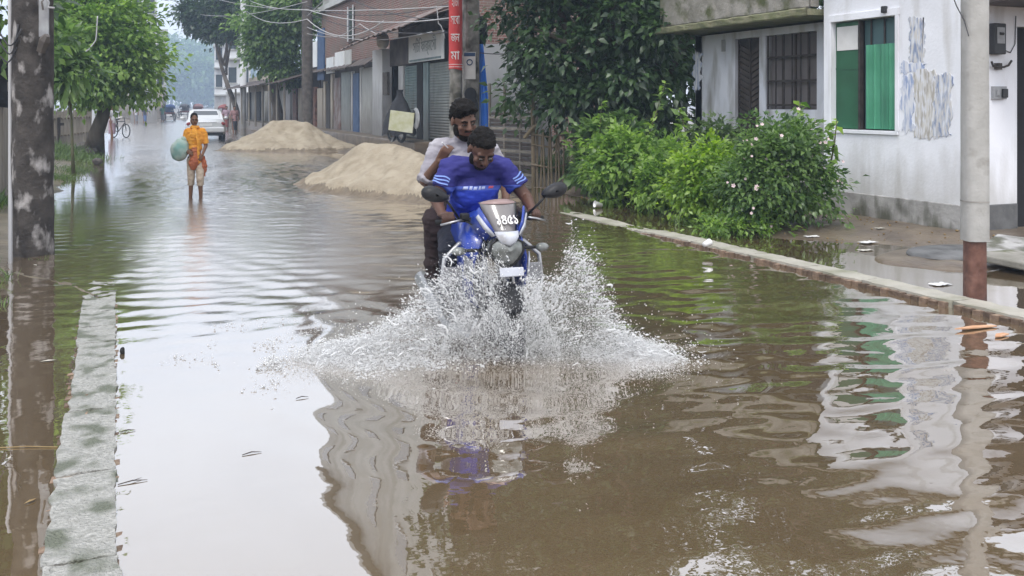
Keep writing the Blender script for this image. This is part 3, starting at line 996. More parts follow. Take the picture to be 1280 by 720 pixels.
grass('bank_grass', 'short wet grass along the left bank', [spot(20, 215, 30, .20), spot(90, 200, 32, .20), spot(75, 225, 20, .16), spot(5, 262, 14, .2, .8), spot(95, 214, 20, .12, 1.2), spot(4, 350, 12, .13, .3), spot(8, 380, 8, .1, .2), spot(40, 195, 40, .3), spot(55, 323, 14, .06, .2)], LF['grass'], dens=420)
# ------------------------------------------------------------------ white house with the green window
XH, YC, YE = 9.46, 8.07, 10.47
HT = 3.75
wh = thing('white_house', 'white plastered house with green window shutters and grey plinth', 'house', (XH + 2, YC + 1.2, .05))
zt_, zb_ = 2.82, 1.29
ya, yb = onX(1120, 90, XH).y, onX(1040, 90, XH).y
mb = MB()                                   # front wall with the window opening
mb.box(XH, YC, -.2, XH + .22, ya, HT); mb.box(XH, yb, -.2, XH + .22, YE, HT)
mb.box(XH, ya, -.2, XH + .22, yb, zb_); mb.box(XH, ya, zt_, XH + .22, yb, HT)
mb.build('front_wall', 'white_wall', wh)
XD = 10.38
mb = MB()
mb.box(XH + .223, YC, -.2, XD, YC + .2, HT); mb.box(XD, YC, 2.62, XD + 1.15, YC + .2, HT); mb.box(XD + 1.15, YC, -.2, XH + 4.2, YC + .2, HT)
mb.build('side_wall', 'white_wall', wh)
mb = MB(); mb.box(XH + .25, YE - .2, -.2, XH + 4.2, YE + .003, HT); mb.box(XH + 4.0, YC + .21, -.2, XH + 4.2, YE - .21, HT); mb.build('back_wall', 'white_wall', wh)
MB().box(XH - .25, YC - .35, HT + .003, XH + 4.4, YE + .1, HT + .13).build('roof_slab', 'mossy', wh, bevel=.01)
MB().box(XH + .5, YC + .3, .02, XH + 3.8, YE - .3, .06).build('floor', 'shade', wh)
def rough_plinth(x0, y0, x1, y1, z1, mat, name):
    return MB().box(x0, y0, -.2, x1, y1, z1).build(name, mat, wh, bevel=.012)
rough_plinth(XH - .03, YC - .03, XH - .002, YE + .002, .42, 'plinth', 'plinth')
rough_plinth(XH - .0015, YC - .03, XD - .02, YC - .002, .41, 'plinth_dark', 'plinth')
# window: surround, panels, ribs
wi = MB()
for (a_, b_, c_, d_) in ((ya - .07, yb + .05, zt_ + .001, zt_ + .10), (ya - .06, ya - .001, zb_, zt_), (yb + .001, yb + .05, zb_, zt_), (ya - .05, yb + .05, zb_ - .05, zb_ - .001)):
    wi.box(XH - .025, a_, c_, XH - .002, b_, d_)
wi.build('window_surround', 'white_wall', wh, bevel=.004)
MB().box(XH + .20, ya - .05, zb_ - .05, XH + .215, yb + .05, zt_ + .05).build('window_back', 'dark', wh)  # dark sheet painted for the unlit room behind the window
ym = lerp(yb, ya, .40)
yg = lerp(yb, ya, .50)
ls = MB().box(XH + .07, ym, zb_ + .012, XH + .095, yb - .006, zt_ - .012).build('shutter', 'green_dark', wh)
ls['label'] = 'plain dark green shutter'
MB().box(XH + .062, ym + .01, zb_ + .85, XH + .0685, yb - .01, zb_ + .875).build('shutter_rail', 'green_dark', ls)
MB().box(XH + .06, ym + .035, zt_ - .41, XH + .0685, yb - .03, zt_ - .07).build('white_panel', 'paper', ls, bevel=.02)
MB().box(XH + .03, ym - .035, zb_ + .005, XH + .10, ym - .002, zt_ - .005).build('window_post', 'iron', wh)
MB().box(XH + .12, ya + .005, zb_ + .02, XH + .14, ym - .04, zt_ - .01).build('grey_shutter', 'green_slate', wh)
rs = MB()
P = []
n_ = 60
for i, z_ in enumerate((zb_ + .02, zt_ - .36)):
    P.append([(XH + .05 - .018 * max(0, math.cos(2 * math.pi * 4 * j / n_)) ** 3, lerp(yg - .03, ya + .012, j / n_), z_) for j in range(n_ + 1)])
rs.sheet(P)
gs = rs.build('shutter', 'green_tin', wh, True)
gs['label'] = 'ribbed bright green metal shutter'
MB().box(XH + .056, ya + .012, zb_ + .02, XH + .075, yg - .03, zt_ - .37).build('shutter_back', 'green_dark', gs)
for k in range(3):
    y_ = lerp(yg - .05, ya + .06, k / 2)
    MB().box(XH + .10, y_ - .012, zt_ - .37, XH + .115, y_ + .012, zt_ - .012).build('window_bar', 'iron', wh)
q = onX(1108, 12, XH)
MB().obox((XH - .04, q.y, q.z), (.06, .07, .09)).build('lamp_socket', 'meter', wh, bevel=.01)
# torn posters left on the plaster
def pmat(name, c1, c2, c3, sc):
    return M(name, c1, .85, c2, sc, col3=c3, scale3=sc * 1.7, lo3=.45, hi3=.62, lo=.42, hi=.58, stretch=(1, 1.6, .3), stretch3=(1, 1.6, .35))
MT['poster_blue'] = pmat('poster_blue', (.66, .67, .72), (.30, .37, .56), (.72, .73, .77), 10)
MT['poster_tan'] = pmat('poster_tan', (.62, .60, .56), (.40, .37, .33), (.70, .71, .75), 13)
MT['poster_pale'] = pmat('poster_pale', (.68, .70, .75), (.25, .30, .43), (.60, .58, .56), 14)
def torn(x0, y0, x1, y1, mat, seed, X=XH, par=wh, dz=None, n=26):
    dz = dz or .003 + .0011 * seed
    r = random.Random(seed)
    c = [(lerp(x0, x1, k / n), y0) for k in range(n)] + [(x1, lerp(y0, y1, k / n)) for k in range(n)] + [(lerp(x1, x0, k / n), y1) for k in range(n)] + [(x0, lerp(y1, y0, k / n)) for k in range(n)]
    pts = []
    for i, (a_, b_) in enumerate(c):
        w_ = mnoise.fractal(Vector((i * .21, seed * 3.1, 0)), 1, 2, 3) * 5 + r.uniform(-.35, .35)
        edge = i // n
        pts.append(onX(a_ + (w_ if edge in (1, 3) else 0), b_ + (w_ if edge in (0, 2) else 0), X))
    mb = MB()
    mb.add([(X - dz, p.y, p.z) for p in pts], [tuple(range(len(pts)))])
    cpt = [(X - .0005, p.y, p.z) for p in pts]
    k = len(mb.v); m_ = len(pts)
    mb.v += [Vector(p) for p in cpt]
    for i in range(m_): mb.f.append([i, (i + 1) % m_, k + (i + 1) % m_, k + i]); mb.m.append(0)
    return mb.build('torn_poster', mat, par)
torn(1137, 22, 1156, 78, 'poster_pale', 1)
torn(1127, 79, 1155, 92, 'poster_blue', 2)
torn(1128, 95, 1142, 164, 'poster_blue', 3)
torn(1143, 88, 1170, 172, 'poster_tan', 4)
torn(1168, 94, 1190, 170, 'poster_pale', 5)
# fittings on the side wall
q = onY(1242, 49, YC)
me_ = MB().obox((q.x, YC - .05, q.z), (.20, .10, .38)).build('meter_box', 'meter', wh, bevel=.012)
MB().obox((q.x, YC - .105, q.z + .04), (.13, .008, .2)).build('meter_window', 'grey_plate', me_, bevel=.004)
MB().tube([(q.x - .03, YC - .112, q.z + .06), (q.x + .03, YC - .112, q.z + .06)], .018, 8).build('meter_dial', 'meter', me_)
q = onY(1245, 80, YC)
hkp = [onY(x_, y_, YC) + Vector((0, -.05, 0)) for x_, y_ in ((1235, 77), (1237, 83), (1243, 84), (1250, 84), (1256, 82), (1260, 76))]
mb = MB(); mb.tube(hkp, .014, 6); mb.obox((q.x, YC - .03, q.z - .03), (.07, .06, .08)); mb.build('cable_cleat', 'iron', wh)
q = onY(1247, 116, YC)
sb = MB().obox((q.x, YC - .02, q.z), (.23, .04, .16)).build('switch_board', 'grey_plate', wh, bevel=.005)
MB().obox((q.x + .06, YC - .055, q.z - .005), (.085, .03, .11)).build('switch', 'meter', sb, bevel=.006)
MB().obox((q.x - .05, YC - .05, q.z), (.05, .02, .07)).build('switch', 'grey_plate', sb, bevel=.006)
MB().tube([onY(1253, 62, YC) + Vector((0, -.01, 0)), onY(1262, 66, YC) + Vector((0, -.012, 0)), onY(1268, 55, YC) + Vector((0, -.01, 0)), onY(1269, 20, YC) + Vector((0, -.01, 0))], .006, 5).build('cable', 'wire', wh)
MB().box(XD + .01, YC + .06, .0, XD + 1.14, YC + .1, 2.61).build('door', 'dark', wh)  # dark sheet standing for the shaded door opening
mb = MB(); mb.box(XH + .1, YC - .9, 2.86, XH + 3.4, YC - .01, 2.94); mb.build('canopy', 'tin_dark', wh)

# ------------------------------------------------------------------ old house behind, mossy parapet
XO, Y0, Y1 = 9.92, 10.50, 14.35
oh = thing('old_house', 'weathered house with mossy roof slab, slatted door and barred window', 'house', (XO + 2, 12.4, .05))
def yx(x_): return onX(x_, 90, XO).y
yd0, yd1 = yx(949), yx(919)               # door opening
yw0, yw1 = yx(1021), yx(957)              # window opening
zw0, zw1 = onX(990, 137, XO).z, 2.78
mb = MB()
mb.box(XO, Y0, -.2, XO + .2, yw0, 2.9); mb.box(XO, yd1, -.2, XO + .2, Y1, 2.9)
mb.box(XO, yw0, -.2, XO + .2, yw1, zw0); mb.box(XO, yw0, zw1, XO + .2, yd1, 2.9)
mb.box(XO, yw1, -.2, XO + .2, yd0, zw1 - .001)
mb.box(XO, Y1 - .2, -.2, XO + 4, Y1 + .004, 2.9)
mb.build('wall', 'old_wall', oh)
MB().box(XO - .03, Y0 + .005, -.2, XO - .002, yd0 - .02, .55).build('plinth', 'plinth', oh, bevel=.01)
MB().box(XO - .03, yd1 + .02, -.2, XO - .002, Y1 + .01, .55).build('plinth', 'plinth', oh, bevel=.01)
def slabx(x0, y0, z0, x1, y1, z1, mat, name, n=26, amp=.02):
    mb = MB(); P = []
    for z_ in (z0, z0 + .02, (z0 + z1) / 2, z1 - .02, z1):
        P.append([(x0 + amp * mnoise.fractal(Vector((i * .9, z_ * 7, x0)), 1, 2, 2) + (.015 if z_ in (z0, z1) else 0), lerp(y0, y1, i / n), z_ + amp * .5 * mnoise.noise(Vector((i * .7, z_, 3)))) for i in range(n + 1)])
    mb.sheet(P); mb.box(x0 + .03, y0, z0 + .015, x1, y1, z1 - .015)
    return mb.build(name, mat, oh)
slabx(9.18, Y0 + .03, 2.93, XO + 4.2, Y1 + .2, 3.05, 'greenmoss', 'roof_slab')
slabx(9.24, Y0 + .03, 3.052, 9.42, Y1 + .15, 3.62, 'mossy', 'parapet')
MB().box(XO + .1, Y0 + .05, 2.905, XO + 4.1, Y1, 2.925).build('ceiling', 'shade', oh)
# door of diagonal slats
dr = MB().box(XO + .10, yd0 + .002, -.1, XO + .13, yd1 - .002, zw1 - .004).build('door', 'iron', oh)
wd = yd1 - yd0
for side in (0, 1):
    a0 = yd0 + .02 + side * wd / 2; a1 = a0 + wd / 2 - .03
    for k in range(26):
        z_ = .2 + k * .1
        pz = [(a0, z_), (a1, z_ + (.12 if side else -.12)), (a1, z_ + (.12 if side else -.12) + .07), (a0, z_ + .07)]
        if max(p[1] for p in pz) < zw1 - .02:
            MB().prism(pz, 0, XO + .08, XO + .098).build('door_slat', 'oldwood', dr)
for y_ in (yd0 + .01, yd0 + wd / 2, yd1 - .012):
    MB().box(XO + .06, y_ - .012, 0, XO + .079, y_ + .012, zw1 - .01).build('door_stile', 'oldwood', dr)
# barred window
win = MB().box(XO + .12, yw0 + .003, zw0 + .003, XO + .15, yw1 - .003, zw1 - .003).build('window', 'shutter_brown', oh)
for k in range(1, 4):
    y_ = lerp(yw0, yw1, k / 4)
    MB().box(XO + .10, y_ - .018, zw0 + .01, XO + .119, y_ + .018, zw1 - .01).build('shutter_stile', 'oldwood', win)
for k in range(7):
    y_ = lerp(yw0 + .012, yw1 - .012, k / 6)
    MB().tube([(XO + .04, y_, zw0 + .004), (XO + .04, y_, zw1 - .004)], .013, 6).build('window_bar', 'iron', win)
for f_ in (.06, .38, .70):
    MB().box(XO + .025, yw0 + .002, lerp(zw0, zw1, f_) - .016, XO + .052, yw1 - .002, lerp(zw0, zw1, f_) + .016).build('cross_bar', 'iron', win)
q = onX(905, 57, XO)
MB().obox((XO - .012, q.y, q.z), (.02, .10, .21)).build('number_plate', 'grey_plate', oh, bevel=.003)
torn(868, 66, 876, 112, 'poster_blue', 8, XO, oh)

# ------------------------------------------------------------------ pole in front of the white house
q = at(1218.5, 388, 7.62)
RPX, RPY = q.x, q.y
rp = thing('utility_pole', 'slim pale concrete pole on rusty brown foot before white house', 'pole', (RPX, RPY, 0))
def qpole(r0, r1, z0, z1, n=14):
    P = []
    Rz = Matrix.Rotation(-A, 3, 'Z')
    for i in range(n + 1):
        z_ = lerp(z0, z1, i / n); r_ = lerp(r0, r1, i / n)
        row = []
        for k in range(17):
            an = 2 * math.pi * k / 16 + math.pi / 8
            c_, s_ = math.cos(an), math.sin(an)
            m_ = (abs(c_) ** 5 + abs(s_) ** 5) ** -.2
            v_ = Rz @ Vector((c_ * m_, s_ * m_, 0)) * (r_ * (1 + .02 * mnoise.noise(Vector((c_ * 2, s_ * 2, z_ * 3)))))
            row.append((RPX + v_.x, RPY + v_.y, z_))
        P.append(row)
    return P
mb = MB(); P = qpole(.079, .074, -.3, .515); mb.sheet(P); mb.build('foot', 'rust', rp, True)
mb = MB(); P = qpole(.093, .082, .52, 7.4, 60); mb.sheet(P); mb.add(P[0][:16], [tuple(range(16))[::-1]]); mb.build('shaft', 'pole_pale', rp, True)
mb = MB(); P = qpole(.0945, .0935, .84, .852, 1); mb.sheet(P); mb.build('joint', 'pole_grey', rp, True)
MB().tube([at(1211, 45, 7.5), at(1205, 25, 7.6), at(1196, 8, 7.7), at(1188, -12, 7.8)], .005, 5).build('tie_wire', 'wire', rp)

# ------------------------------------------------------------------ two poles by the shops: banner and poster
DB = 22.0
pb = at(569.5, 216, DB)
BP = pole('utility_pole', 'grey concrete pole wrapped in a red banner with white script', pb, .152, .14, 8.2, 'pole_grey', n=20)
zb0, zb1 = H - (87 - HZ) * DB / F, H + 175 * DB / F
mb = MB(); P = []
for i in range(25):
    z_ = lerp(zb0, zb1, i / 24)
    P.append([(pb.x + math.cos(an) * .162 * (1 + .02 * math.sin(z_ * 9 + an)), pb.y + math.sin(an) * .162, z_ + .02 * math.sin(an * 2 + i)) for an in [2 * math.pi * k / 22 for k in range(23)]])
mb.sheet(P)
bn = mb.build('banner', 'red_banner', BP, True)
nb_ = Vector((-SA, -CA, 0))
words_ = ['মা', 'জন', 'সেবা', 'হাটি', 'দিন', 'বাণী', 'আলো']
for i, w_ in enumerate(words_):
    z_ = H - (70 - 22 * i - HZ) * DB / F
    mb_ = text(w_, .3, 'white_ink', bn, facing((pb.x + nb_.x * .166, pb.y + nb_.y * .166, z_), nb_), extrude=.004, width=.21)
for z_ in (zb0 + .06, zb0 + .12):
    MB().torus((pb.x, pb.y, z_), (0, 0, 1), .164, .006, 24, 5).build('banner_stripe', 'white_ink', bn)
pm = at(588.5, 216, DB + .5)
MP = pole('utility_pole', 'mossy square pole with a pale poster next to the banner pole', pm, .178, .17, 8.2, 'pole_grey', flat=True)
q = at(587, 82, DB + .27)
po = MB().obox((q.x, q.y, q.z), (.29, .02, .66), Euler((0, 0, -A))).build('poster', 'paper', MP)
MB().obox((q.x - SA * .012, q.y - CA * .012, q.z + .27), (.27, .004, .09), Euler((0, 0, -A))).build('poster_heading', 'blue_paint', po)
mb = MB(); mb.torus((q.x - SA * .014, q.y - CA * .014, q.z + .08), (SA, CA, 0), .065, .014, 20, 6); mb.build('poster_emblem', 'blue_paint', po)
q = at(588, 118, DB + .24)
mb = MB(); mb.ell((q.x, q.y, q.z), (.15, .02, .17), Euler((0, 0, -A))); mb.ell((q.x, q.y, q.z - .28), (.19, .02, .25), Euler((0, 0, -A)))
mb.build('portrait_poster', 'black_cloth', MP, True)
# blue plastic sheet hanging beside the poles
mb = MB(); P = []
for i in range(15):
    f_ = i / 14
    w_ = lerp(.10, .34, f_)
    P.append([tuple(at(lerp(600, 604, f_), lerp(55, 196, f_), DB + .6) + Vector((CA, -SA, 0)) * (w_ * (j / 8 - .25)) + Vector((SA, CA, 0)) * (.05 * math.sin(j * 1.9 + f_ * 2) * (.4 + f_))) for j in range(9)])
mb.sheet(P, thick=.006)
tag(mb.build('plastic_sheet', 'blue_tarp', None, True), 'bright blue plastic sheet hanging beside the mossy pole', 'sheet')
q = at(602, 38, DB + .7)
mb = MB(); mb.ell((q.x, q.y, q.z), (.15, .15, .36)); mb.tube([q - Vector((0, 0, .1)), at(592, 38, DB + .55)], .03, 6)
tag(mb.build('cable_bundle', 'black_cloth', None, True), 'dark wrapped bundle hung above the blue plastic sheet', 'bundle')

# ------------------------------------------------------------------ fences between shops and the big tree
w0, w1 = at(612, 190, 21.0), at(672, 190, 19.5)
sf = thing('slat_fence', 'low weathered fence of horizontal slats right of the riders', 'fence', (w0.x, w0.y, .1))
dv = (w1 - w0); dv.z = 0
ang = math.atan2(dv.y, dv.x)
for k in range(17):
    z_ = .12 + k * .082
    c_ = (w0 + w1) / 2
    MB().obox((c_.x, c_.y, z_), (dv.length, .025, .06), Euler((rw.uniform(-.15, .15), rw.uniform(-.008, .008), ang))).build('slat', 'oldwood' if k % 3 else 'greywood', sf, bevel=.004)
for f_ in (.02, .35, .68, .99):
    p = w0.lerp(w1, f_)
    MB().tube([(p.x, p.y + .05, -.05), (p.x, p.y + .05, 1.62 + .5 * (f_ < .4))], .035, 7).build('post', 'greywood', sf)
bw = MB(); a_ = at(603, 60, 24.5); b_ = at(690, 60, 24.5)
d2 = (b_ - a_).normalized()
bw.obox(((a_ + b_) / 2).to_tuple()[:2] + (1.6,), ((b_ - a_).length, .2, 3.3), Euler((0, 0, math.atan2(d2.y, d2.x))))
tag(bw.build('boundary_wall', 'plaster_white', None), 'pale plastered wall behind the blue plastic sheet', 'wall')
bf = thing('bamboo_fence', 'rough bamboo stake fence at the edge of the big tree', 'fence', (at(680, 205, 18.3).x, at(680, 205, 18.3).y, .1))
for k in range(9):
    p = at(667 + k * 4.6, 205, 18.3 - .05 * k); p.z = 0
    hh = (1.75 if k == 0 else 1.0) + .2 * rw.random()
    MB().tube([p, p + Vector((rw.uniform(-.05, .05), rw.uniform(-.05, .05), hh))], .045 if k == 0 else .02, 7).build('stake', 'bamboo', bf)
for z_ in (.45, .85, 1.05):
    MB().tube([at(664, 200, 18.25).xy.to_3d() + Vector((0, 0, z_)), at(690, 200, 18.1).xy.to_3d() + Vector((0, 0, z_ - .06)), at(708, 200, 18.0).xy.to_3d() + Vector((0, 0, z_ + .02))], .02, 6).build('tie_rail', 'bamboo', bf)
MB().tube([at(655, 173, 18.2), at(664, 162, 18.2), at(672, 156, 18.2)], .04, 7).build('broken_cane', 'bamboo', bf)

# ------------------------------------------------------------------ big tree and the shrubs
E = [(at(745, 55, 18.5), (1.75, 1.5, 1.75)), (at(700, 30, 18.5), (1.2, 1.1, 1.2)), (at(680, 120, 18.6), (.85, .7, 1.0)), (at(800, 40, 17.6), (1.0, 1.0, 1.3)),
     (at(760, 130, 18.3), (1.2, 1.0, .9)), (at(735, -110, 19), (2.5, 2.2, 1.9)), (at(700, -220, 19.5), (2.8, 2.4, 2.0)), (at(800, -200, 19), (2.0, 2.0, 1.8)), (at(830, 100, 17.6), (.45, .5, .9)), (at(650, 20, 18.6), (.65, .7, .6)), (at(845, 20, 17.2), (.35, .5, .7))]
tree('backdrop_tree', 'added dark tree filling the gap beside the old house', 'tree', (11.6, 18.6, .1), [((11.3, 18.0, 2.2), (1.6, 1.4, 2.2)), ((12.6, 19.5, 4.4), (2.2, 2.0, 2.4)), ((10.6, 17.2, 1.2), (1.0, .9, 1.1)), ((14.5, 16.5, 6.0), (2.6, 3.2, 2.6)), ((14.2, 15.8, 8.6), (2.3, 2.6, 2.0))], 600, 40, .22, LF['deep'], .22, spread=.45, limbs=8, shell=.2)  # added behind the old house to turn the bright gap dark
tree('broadleaf_tree', 'big dense dark broadleaf tree between slat fence and old house', 'tree', (at(745, 210, 19).x, at(745, 210, 19).y, .1), E, 820, 46, .185, LF['deep'], .3, spread=.4, limbs=18, shell=.45, wid=.27, droop=.45)
def shrub(name, label, x, y, D, wpx, hpx, mat, n, per, leaf, wid=.3, group='shrubs before the old house', droop=.1, shell=.35, depth=1.0):
    b_ = at(x, y, D); z0 = max(.0, gz(b_.x, b_.y)); w_ = wpx * D / F / 2; h_ = hpx * D / F
    E = [((b_.x, b_.y, z0 + h_ * .5), (w_ * .8, w_ * .8 * depth, h_ * .44)), ((b_.x + w_ * .45, b_.y - w_ * .2, z0 + h_ * .32), (w_ * .5, w_ * .5, h_ * .3)), ((b_.x - w_ * .45, b_.y + w_ * .1, z0 + h_ * .36), (w_ * .5, w_ * .5, h_ * .33)), ((b_.x + w_ * .1, b_.y, z0 + h_ * .72), (w_ * .5, w_ * .5, h_ * .26))]
    t = thing(name, label, 'shrub', (b_.x, b_.y, z0), 0, group)
    P, Dv, T, C = crown_points(E, n, per, .16 * max(1, w_), shell=shell, droop=droop, outward=.5)
    ok = P[:, 2] > z0 - .02
    foliage('foliage', mat, t, P[ok], Dv[ok], T[ok], leaf, wid)
    for k in range(9):
        c = Vector(C[int(NR.integers(len(C)))])
        s_ = Vector((b_.x + rw.uniform(-.2, .2) * w_, b_.y + rw.uniform(-.2, .2) * w_, z0 - .05))
        MB().tube([s_, s_.lerp(c, .5) + Vector((rw.uniform(-.05, .05), 0, .1)), c], [.018, .013, .006], 5).build('stem', 'stem', t, True)
    return t, C
shrub('shrub', 'tall loose shrub with long dark leaves under the big tree', 770, 222, 16.6, 130, 100, LF['mid'], 120, 26, .17, .26)
shrub('shrub', 'fresh green shrub at the water edge left of the flowering shrub', 778, 252, 15.0, 105, 105, LF['bright'], 130, 30, .12, .3)
shrub('shrub', 'bright yellow green low shrub in front of the flowering shrub', 880, 281, 12.7, 100, 108, LF['fresh'], 150, 34, .085, .3)
fl, FC = shrub('flowering_shrub', 'wide dark green shrub dotted with pale pink flowers', 972, 284, 11.9, 158, 140, LF['mid'], 260, 34, .085, .27)
shrub('shrub', 'pale topped shrub leaning on the old house door', 900, 240, 14.6, 110, 105, LF['grey'], 130, 30, .10, .3)
shrub('shrub', 'leafy bright green shrub filling the middle of the row', 836, 258, 13.9, 95, 92, LF['bright'], 120, 32, .10, .28)
shrub('shrub', 'low weedy shrub at the foot of the flowering shrub by kerb', 925, 290, 11.6, 110, 26, LF['bright'], 70, 22, .08, .22)
# tall leggy shoots rising out of the shrubs
for i, (xb, yb2, xt, yt2, D_) in enumerate(((800, 200, 832, 103, 15.4), (745, 190, 752, 128, 16), (990, 170, 1000, 128, 12.2), (1035, 220, 1046, 150, 11.6), (860, 190, 848, 135, 14.2))):
    a_, c_ = at(xb, yb2, D_), at(xt, yt2, D_)
    t = thing('leafy_shoot', ['longest leafy shoot slanting up before the dark gap by old house', 'leafy shoot standing at the left end of the shrubs', 'leafy shoot above the flowering shrub under the barred window', 'leafy shoot beside the green window shutter', 'leafy shoot at the left corner of old house wall'][i], 'plant', (a_.x, a_.y, a_.z), 0, 'tall shoots in the shrubs')
    MB().tube([a_, a_.lerp(c_, .5) + Vector((.03, 0, .04)), c_], [.014, .011, .006], 5).build('stem', 'stem', t, True)
    m_ = 34
    f_ = NR.random(m_) ** .8
    P_ = np.array([tuple(a_.lerp(c_, float(q_))) for q_ in f_])
    dd = NR.normal(size=(m_, 3)); dd[:, 2] = dd[:, 2] * .4 + .15; dd /= np.linalg.norm(dd, axis=1, keepdims=True)
    foliage('leaves', LF['bright'], t, P_, dd, NR.random(m_), .15, .25)
# flowers
fm = MB()
for k in range(5):
    an = 2 * math.pi * k / 5
    d_ = Vector((math.cos(an), math.sin(an), 0)); s_ = Vector((-math.sin(an), math.cos(an), 0))
    fm.add([(0, 0, 0), d_ * .018 + s_ * .014 + Vector((0, 0, .008)), d_ * .034 + Vector((0, 0, .012)), d_ * .018 - s_ * .014 + Vector((0, 0, .008))], [(0, 1, 2, 3)])
fm.ell((0, 0, .004), (.006, .006, .006), None, 6, 4)
FM = fm.mesh('flower')
MT['petal'] = M('petal', (.62, .44, .47), .6, (.70, .60, .58), 30)
FM.materials.append(MT['petal'])
fbase = XF[fl].inverted()
cnt = 0
for c in FC:
    c = Vector(c)
    if cnt >= 60: break
    if c.y > fl.location.y + .15 or rw.random() < .45: continue
    for q in range(rw.choice((1, 1, 2, 3))):
        o = bpy.data.objects.new('flower', FM); COL.objects.link(o); o.parent = fl
        out = (c - Vector((fl.location.x, fl.location.y, .6))).normalized()
        p = c + out * .12 + Vector((rw.uniform(-.05, .05), rw.uniform(-.05, .05), rw.uniform(-.04, .05))) + Vector((-SA, -CA, 0)) * .06
        o.location = fbase @ p
        o.rotation_euler = (Vector((-SA, -CA, .5)) + out * .5).to_track_quat('Z', 'Y').to_euler()
        o.scale = [rw.uniform(.5, .95)] * 3
        cnt += 1
# low creeper with broad pale leaves
t = thing('creeper_plant', 'low creeper with broad yellowish leaves spilling over the mud', 'plant', tuple(gr(930, 284).xy) + (.03,))
n_ = 150
cx = gr(928, 282)
P_ = np.stack([cx.x + NR.normal(size=n_) * .33, cx.y + NR.normal(size=n_) * .36, .03 + np.abs(NR.normal(size=n_)) * .07], 1)
dd = NR.normal(size=(n_, 3)); dd[:, 2] = .2 * dd[:, 2] + .15; dd /= np.linalg.norm(dd, axis=1, keepdims=True)
foliage('leaves', LF['grass'], t, P_, dd, NR.random(n_) * .5 + .5, .13, .42)
grass('verge_grass', 'rank grass between the shrubs and flooded verge', [spot(700, 222, 32, .26), spot(735, 232, 22, .24), spot(868, 283, 22, .20), spot(905, 287, 16, .14, .3), spot(845, 262, 20, .2), spot(670, 205, 24, .2, 1.0), spot(815, 262, 22, .2), spot(960, 290, 14, .1, .2)], LF['grass'], dens=520)
# ------------------------------------------------------------------ sand heaps
def sand(name, label, ridge, width, seed, front):
    """ridge: list of (x, y, height); half width; a slumped heap with an undercut wet foot"""
    xs = [p[0] for p in ridge]; ys = [p[1] for p in ridge]
    x0, x1, y0, y1 = min(xs) - width * 1.2, max(xs) + width * 1.2, min(ys) - width * 1.2, max(ys) + width * 1.2
    def hgt(x, y):
        best = -1
        for i in range(len(ridge) - 1):
            a, b = ridge[i], ridge[i + 1]
            dx, dy = b[0] - a[0], b[1] - a[1]
            t = max(0, min(1, ((x - a[0]) * dx + (y - a[1]) * dy) / (dx * dx + dy * dy)))
            d = math.hypot(x - a[0] - t * dx, y - a[1] - t * dy)
            hh = lerp(a[2], b[2], t)
            w = width * (.55 + .45 * hh / max(p[2] for p in ridge))
            d += .16 * mnoise.fractal(Vector((x * .9 + seed, y * .9, seed)), 1, 2, 3)
            f = max(0, 1 - d / w)
            best = max(best, hh * (f ** 1.15 if f < .75 else lerp(.75 ** 1.15, 1, (1 - ((1 - f) / .25) ** 2))))
        n = mnoise.fractal(Vector((x * 3 + seed, y * 3, 1)), 1, 2, 4) * .045 - .05 * max(0, mnoise.noise(Vector((x * 4.2, y * 4.2, seed + 9))) - .25)
        gull = .01 * math.sin(x * 9 + 3 * mnoise.noise(Vector((x * 2, y * 2, seed)))) * (1 if best > .02 else 0)
        # the flood has bitten a small cliff out of the foot
        z = best + n + gull * .6
        cut = .16 + .06 * mnoise.noise(Vector((x * 2.1, y * 2.1, seed + 4)))
        k = sstep(cut - .09, cut + .04, z)
        return lerp(min(z, cut) * .42 - .03, z, k)
    st = .036 if width < 1.8 else .06
    nx, ny = int((x1 - x0) / st), int((y1 - y0) / st)
    mb = MB()
    P = [[(lerp(x0, x1, j / nx), lerp(y0, y1, i / ny), 0) for j in range(nx + 1)] for i in range(ny + 1)]
    P = [[(p[0], p[1], max(-.08, hgt(p[0], p[1]))) for p in r] for r in P]
    mb.sheet(P)
    for i, f in enumerate(mb.f):
        if max(mb.v[k].z for k in f) < .13 + .05 * mnoise.noise(mb.v[f[0]] * 3): mb.m[i] = 1
    o = mb.build(name, ['sand', 'wetsand'], None, True)
    return tag(o, label, 'sand heap', 'sand heaps in the road')
a0, a1 = at(425, 183, 18.3), at(470, 184, 17.4)
sand('sand_heap', 'nearer pale sand heap with an undercut wet foot beside riders', [(4.55, 19.0, .62), (a0.x + .6, 18.2, .88), (a1.x + .55, 17.0, .85), (5.3, 15.7, .55), (5.6, 14.6, .3)], 1.58, 2.0, 0)
sand('sand_heap', 'farther broad pale sand heap in front of the dark pole', [(4.7, 33.8, .6), (5.4, 34, 1.08), (6.3, 33.6, 1.0), (7.1, 33, .4)], 2.1, 7.0, 0)
for i, (x_, y_, s_) in enumerate(((288, 181, .17), (294, 186, .22), (300, 184, .15), (285, 187, .12))):
    p = gr(x_, y_)
    mb = MB(); mb.ell((p.x, p.y, .1), (s_ * 1.2, s_, s_), Euler((.4, .3 * i, i)), 8, 6)
    for v_ in mb.v: v_ += Vector((1, .6, 1)) * (mnoise.noise(v_ * 5) * s_ * .5)
    tag(mb.build('rubble_lump', 'pole_dark', None), ['dark rubble lump at the left tip of the farther sand heap, highest', 'largest dark rubble lump by the farther sand heap', 'rightmost dark rubble lump against the farther sand heap', 'smallest dark rubble lump in the water by sand heap'][i], 'rubble', 'rubble at the far sand heap')

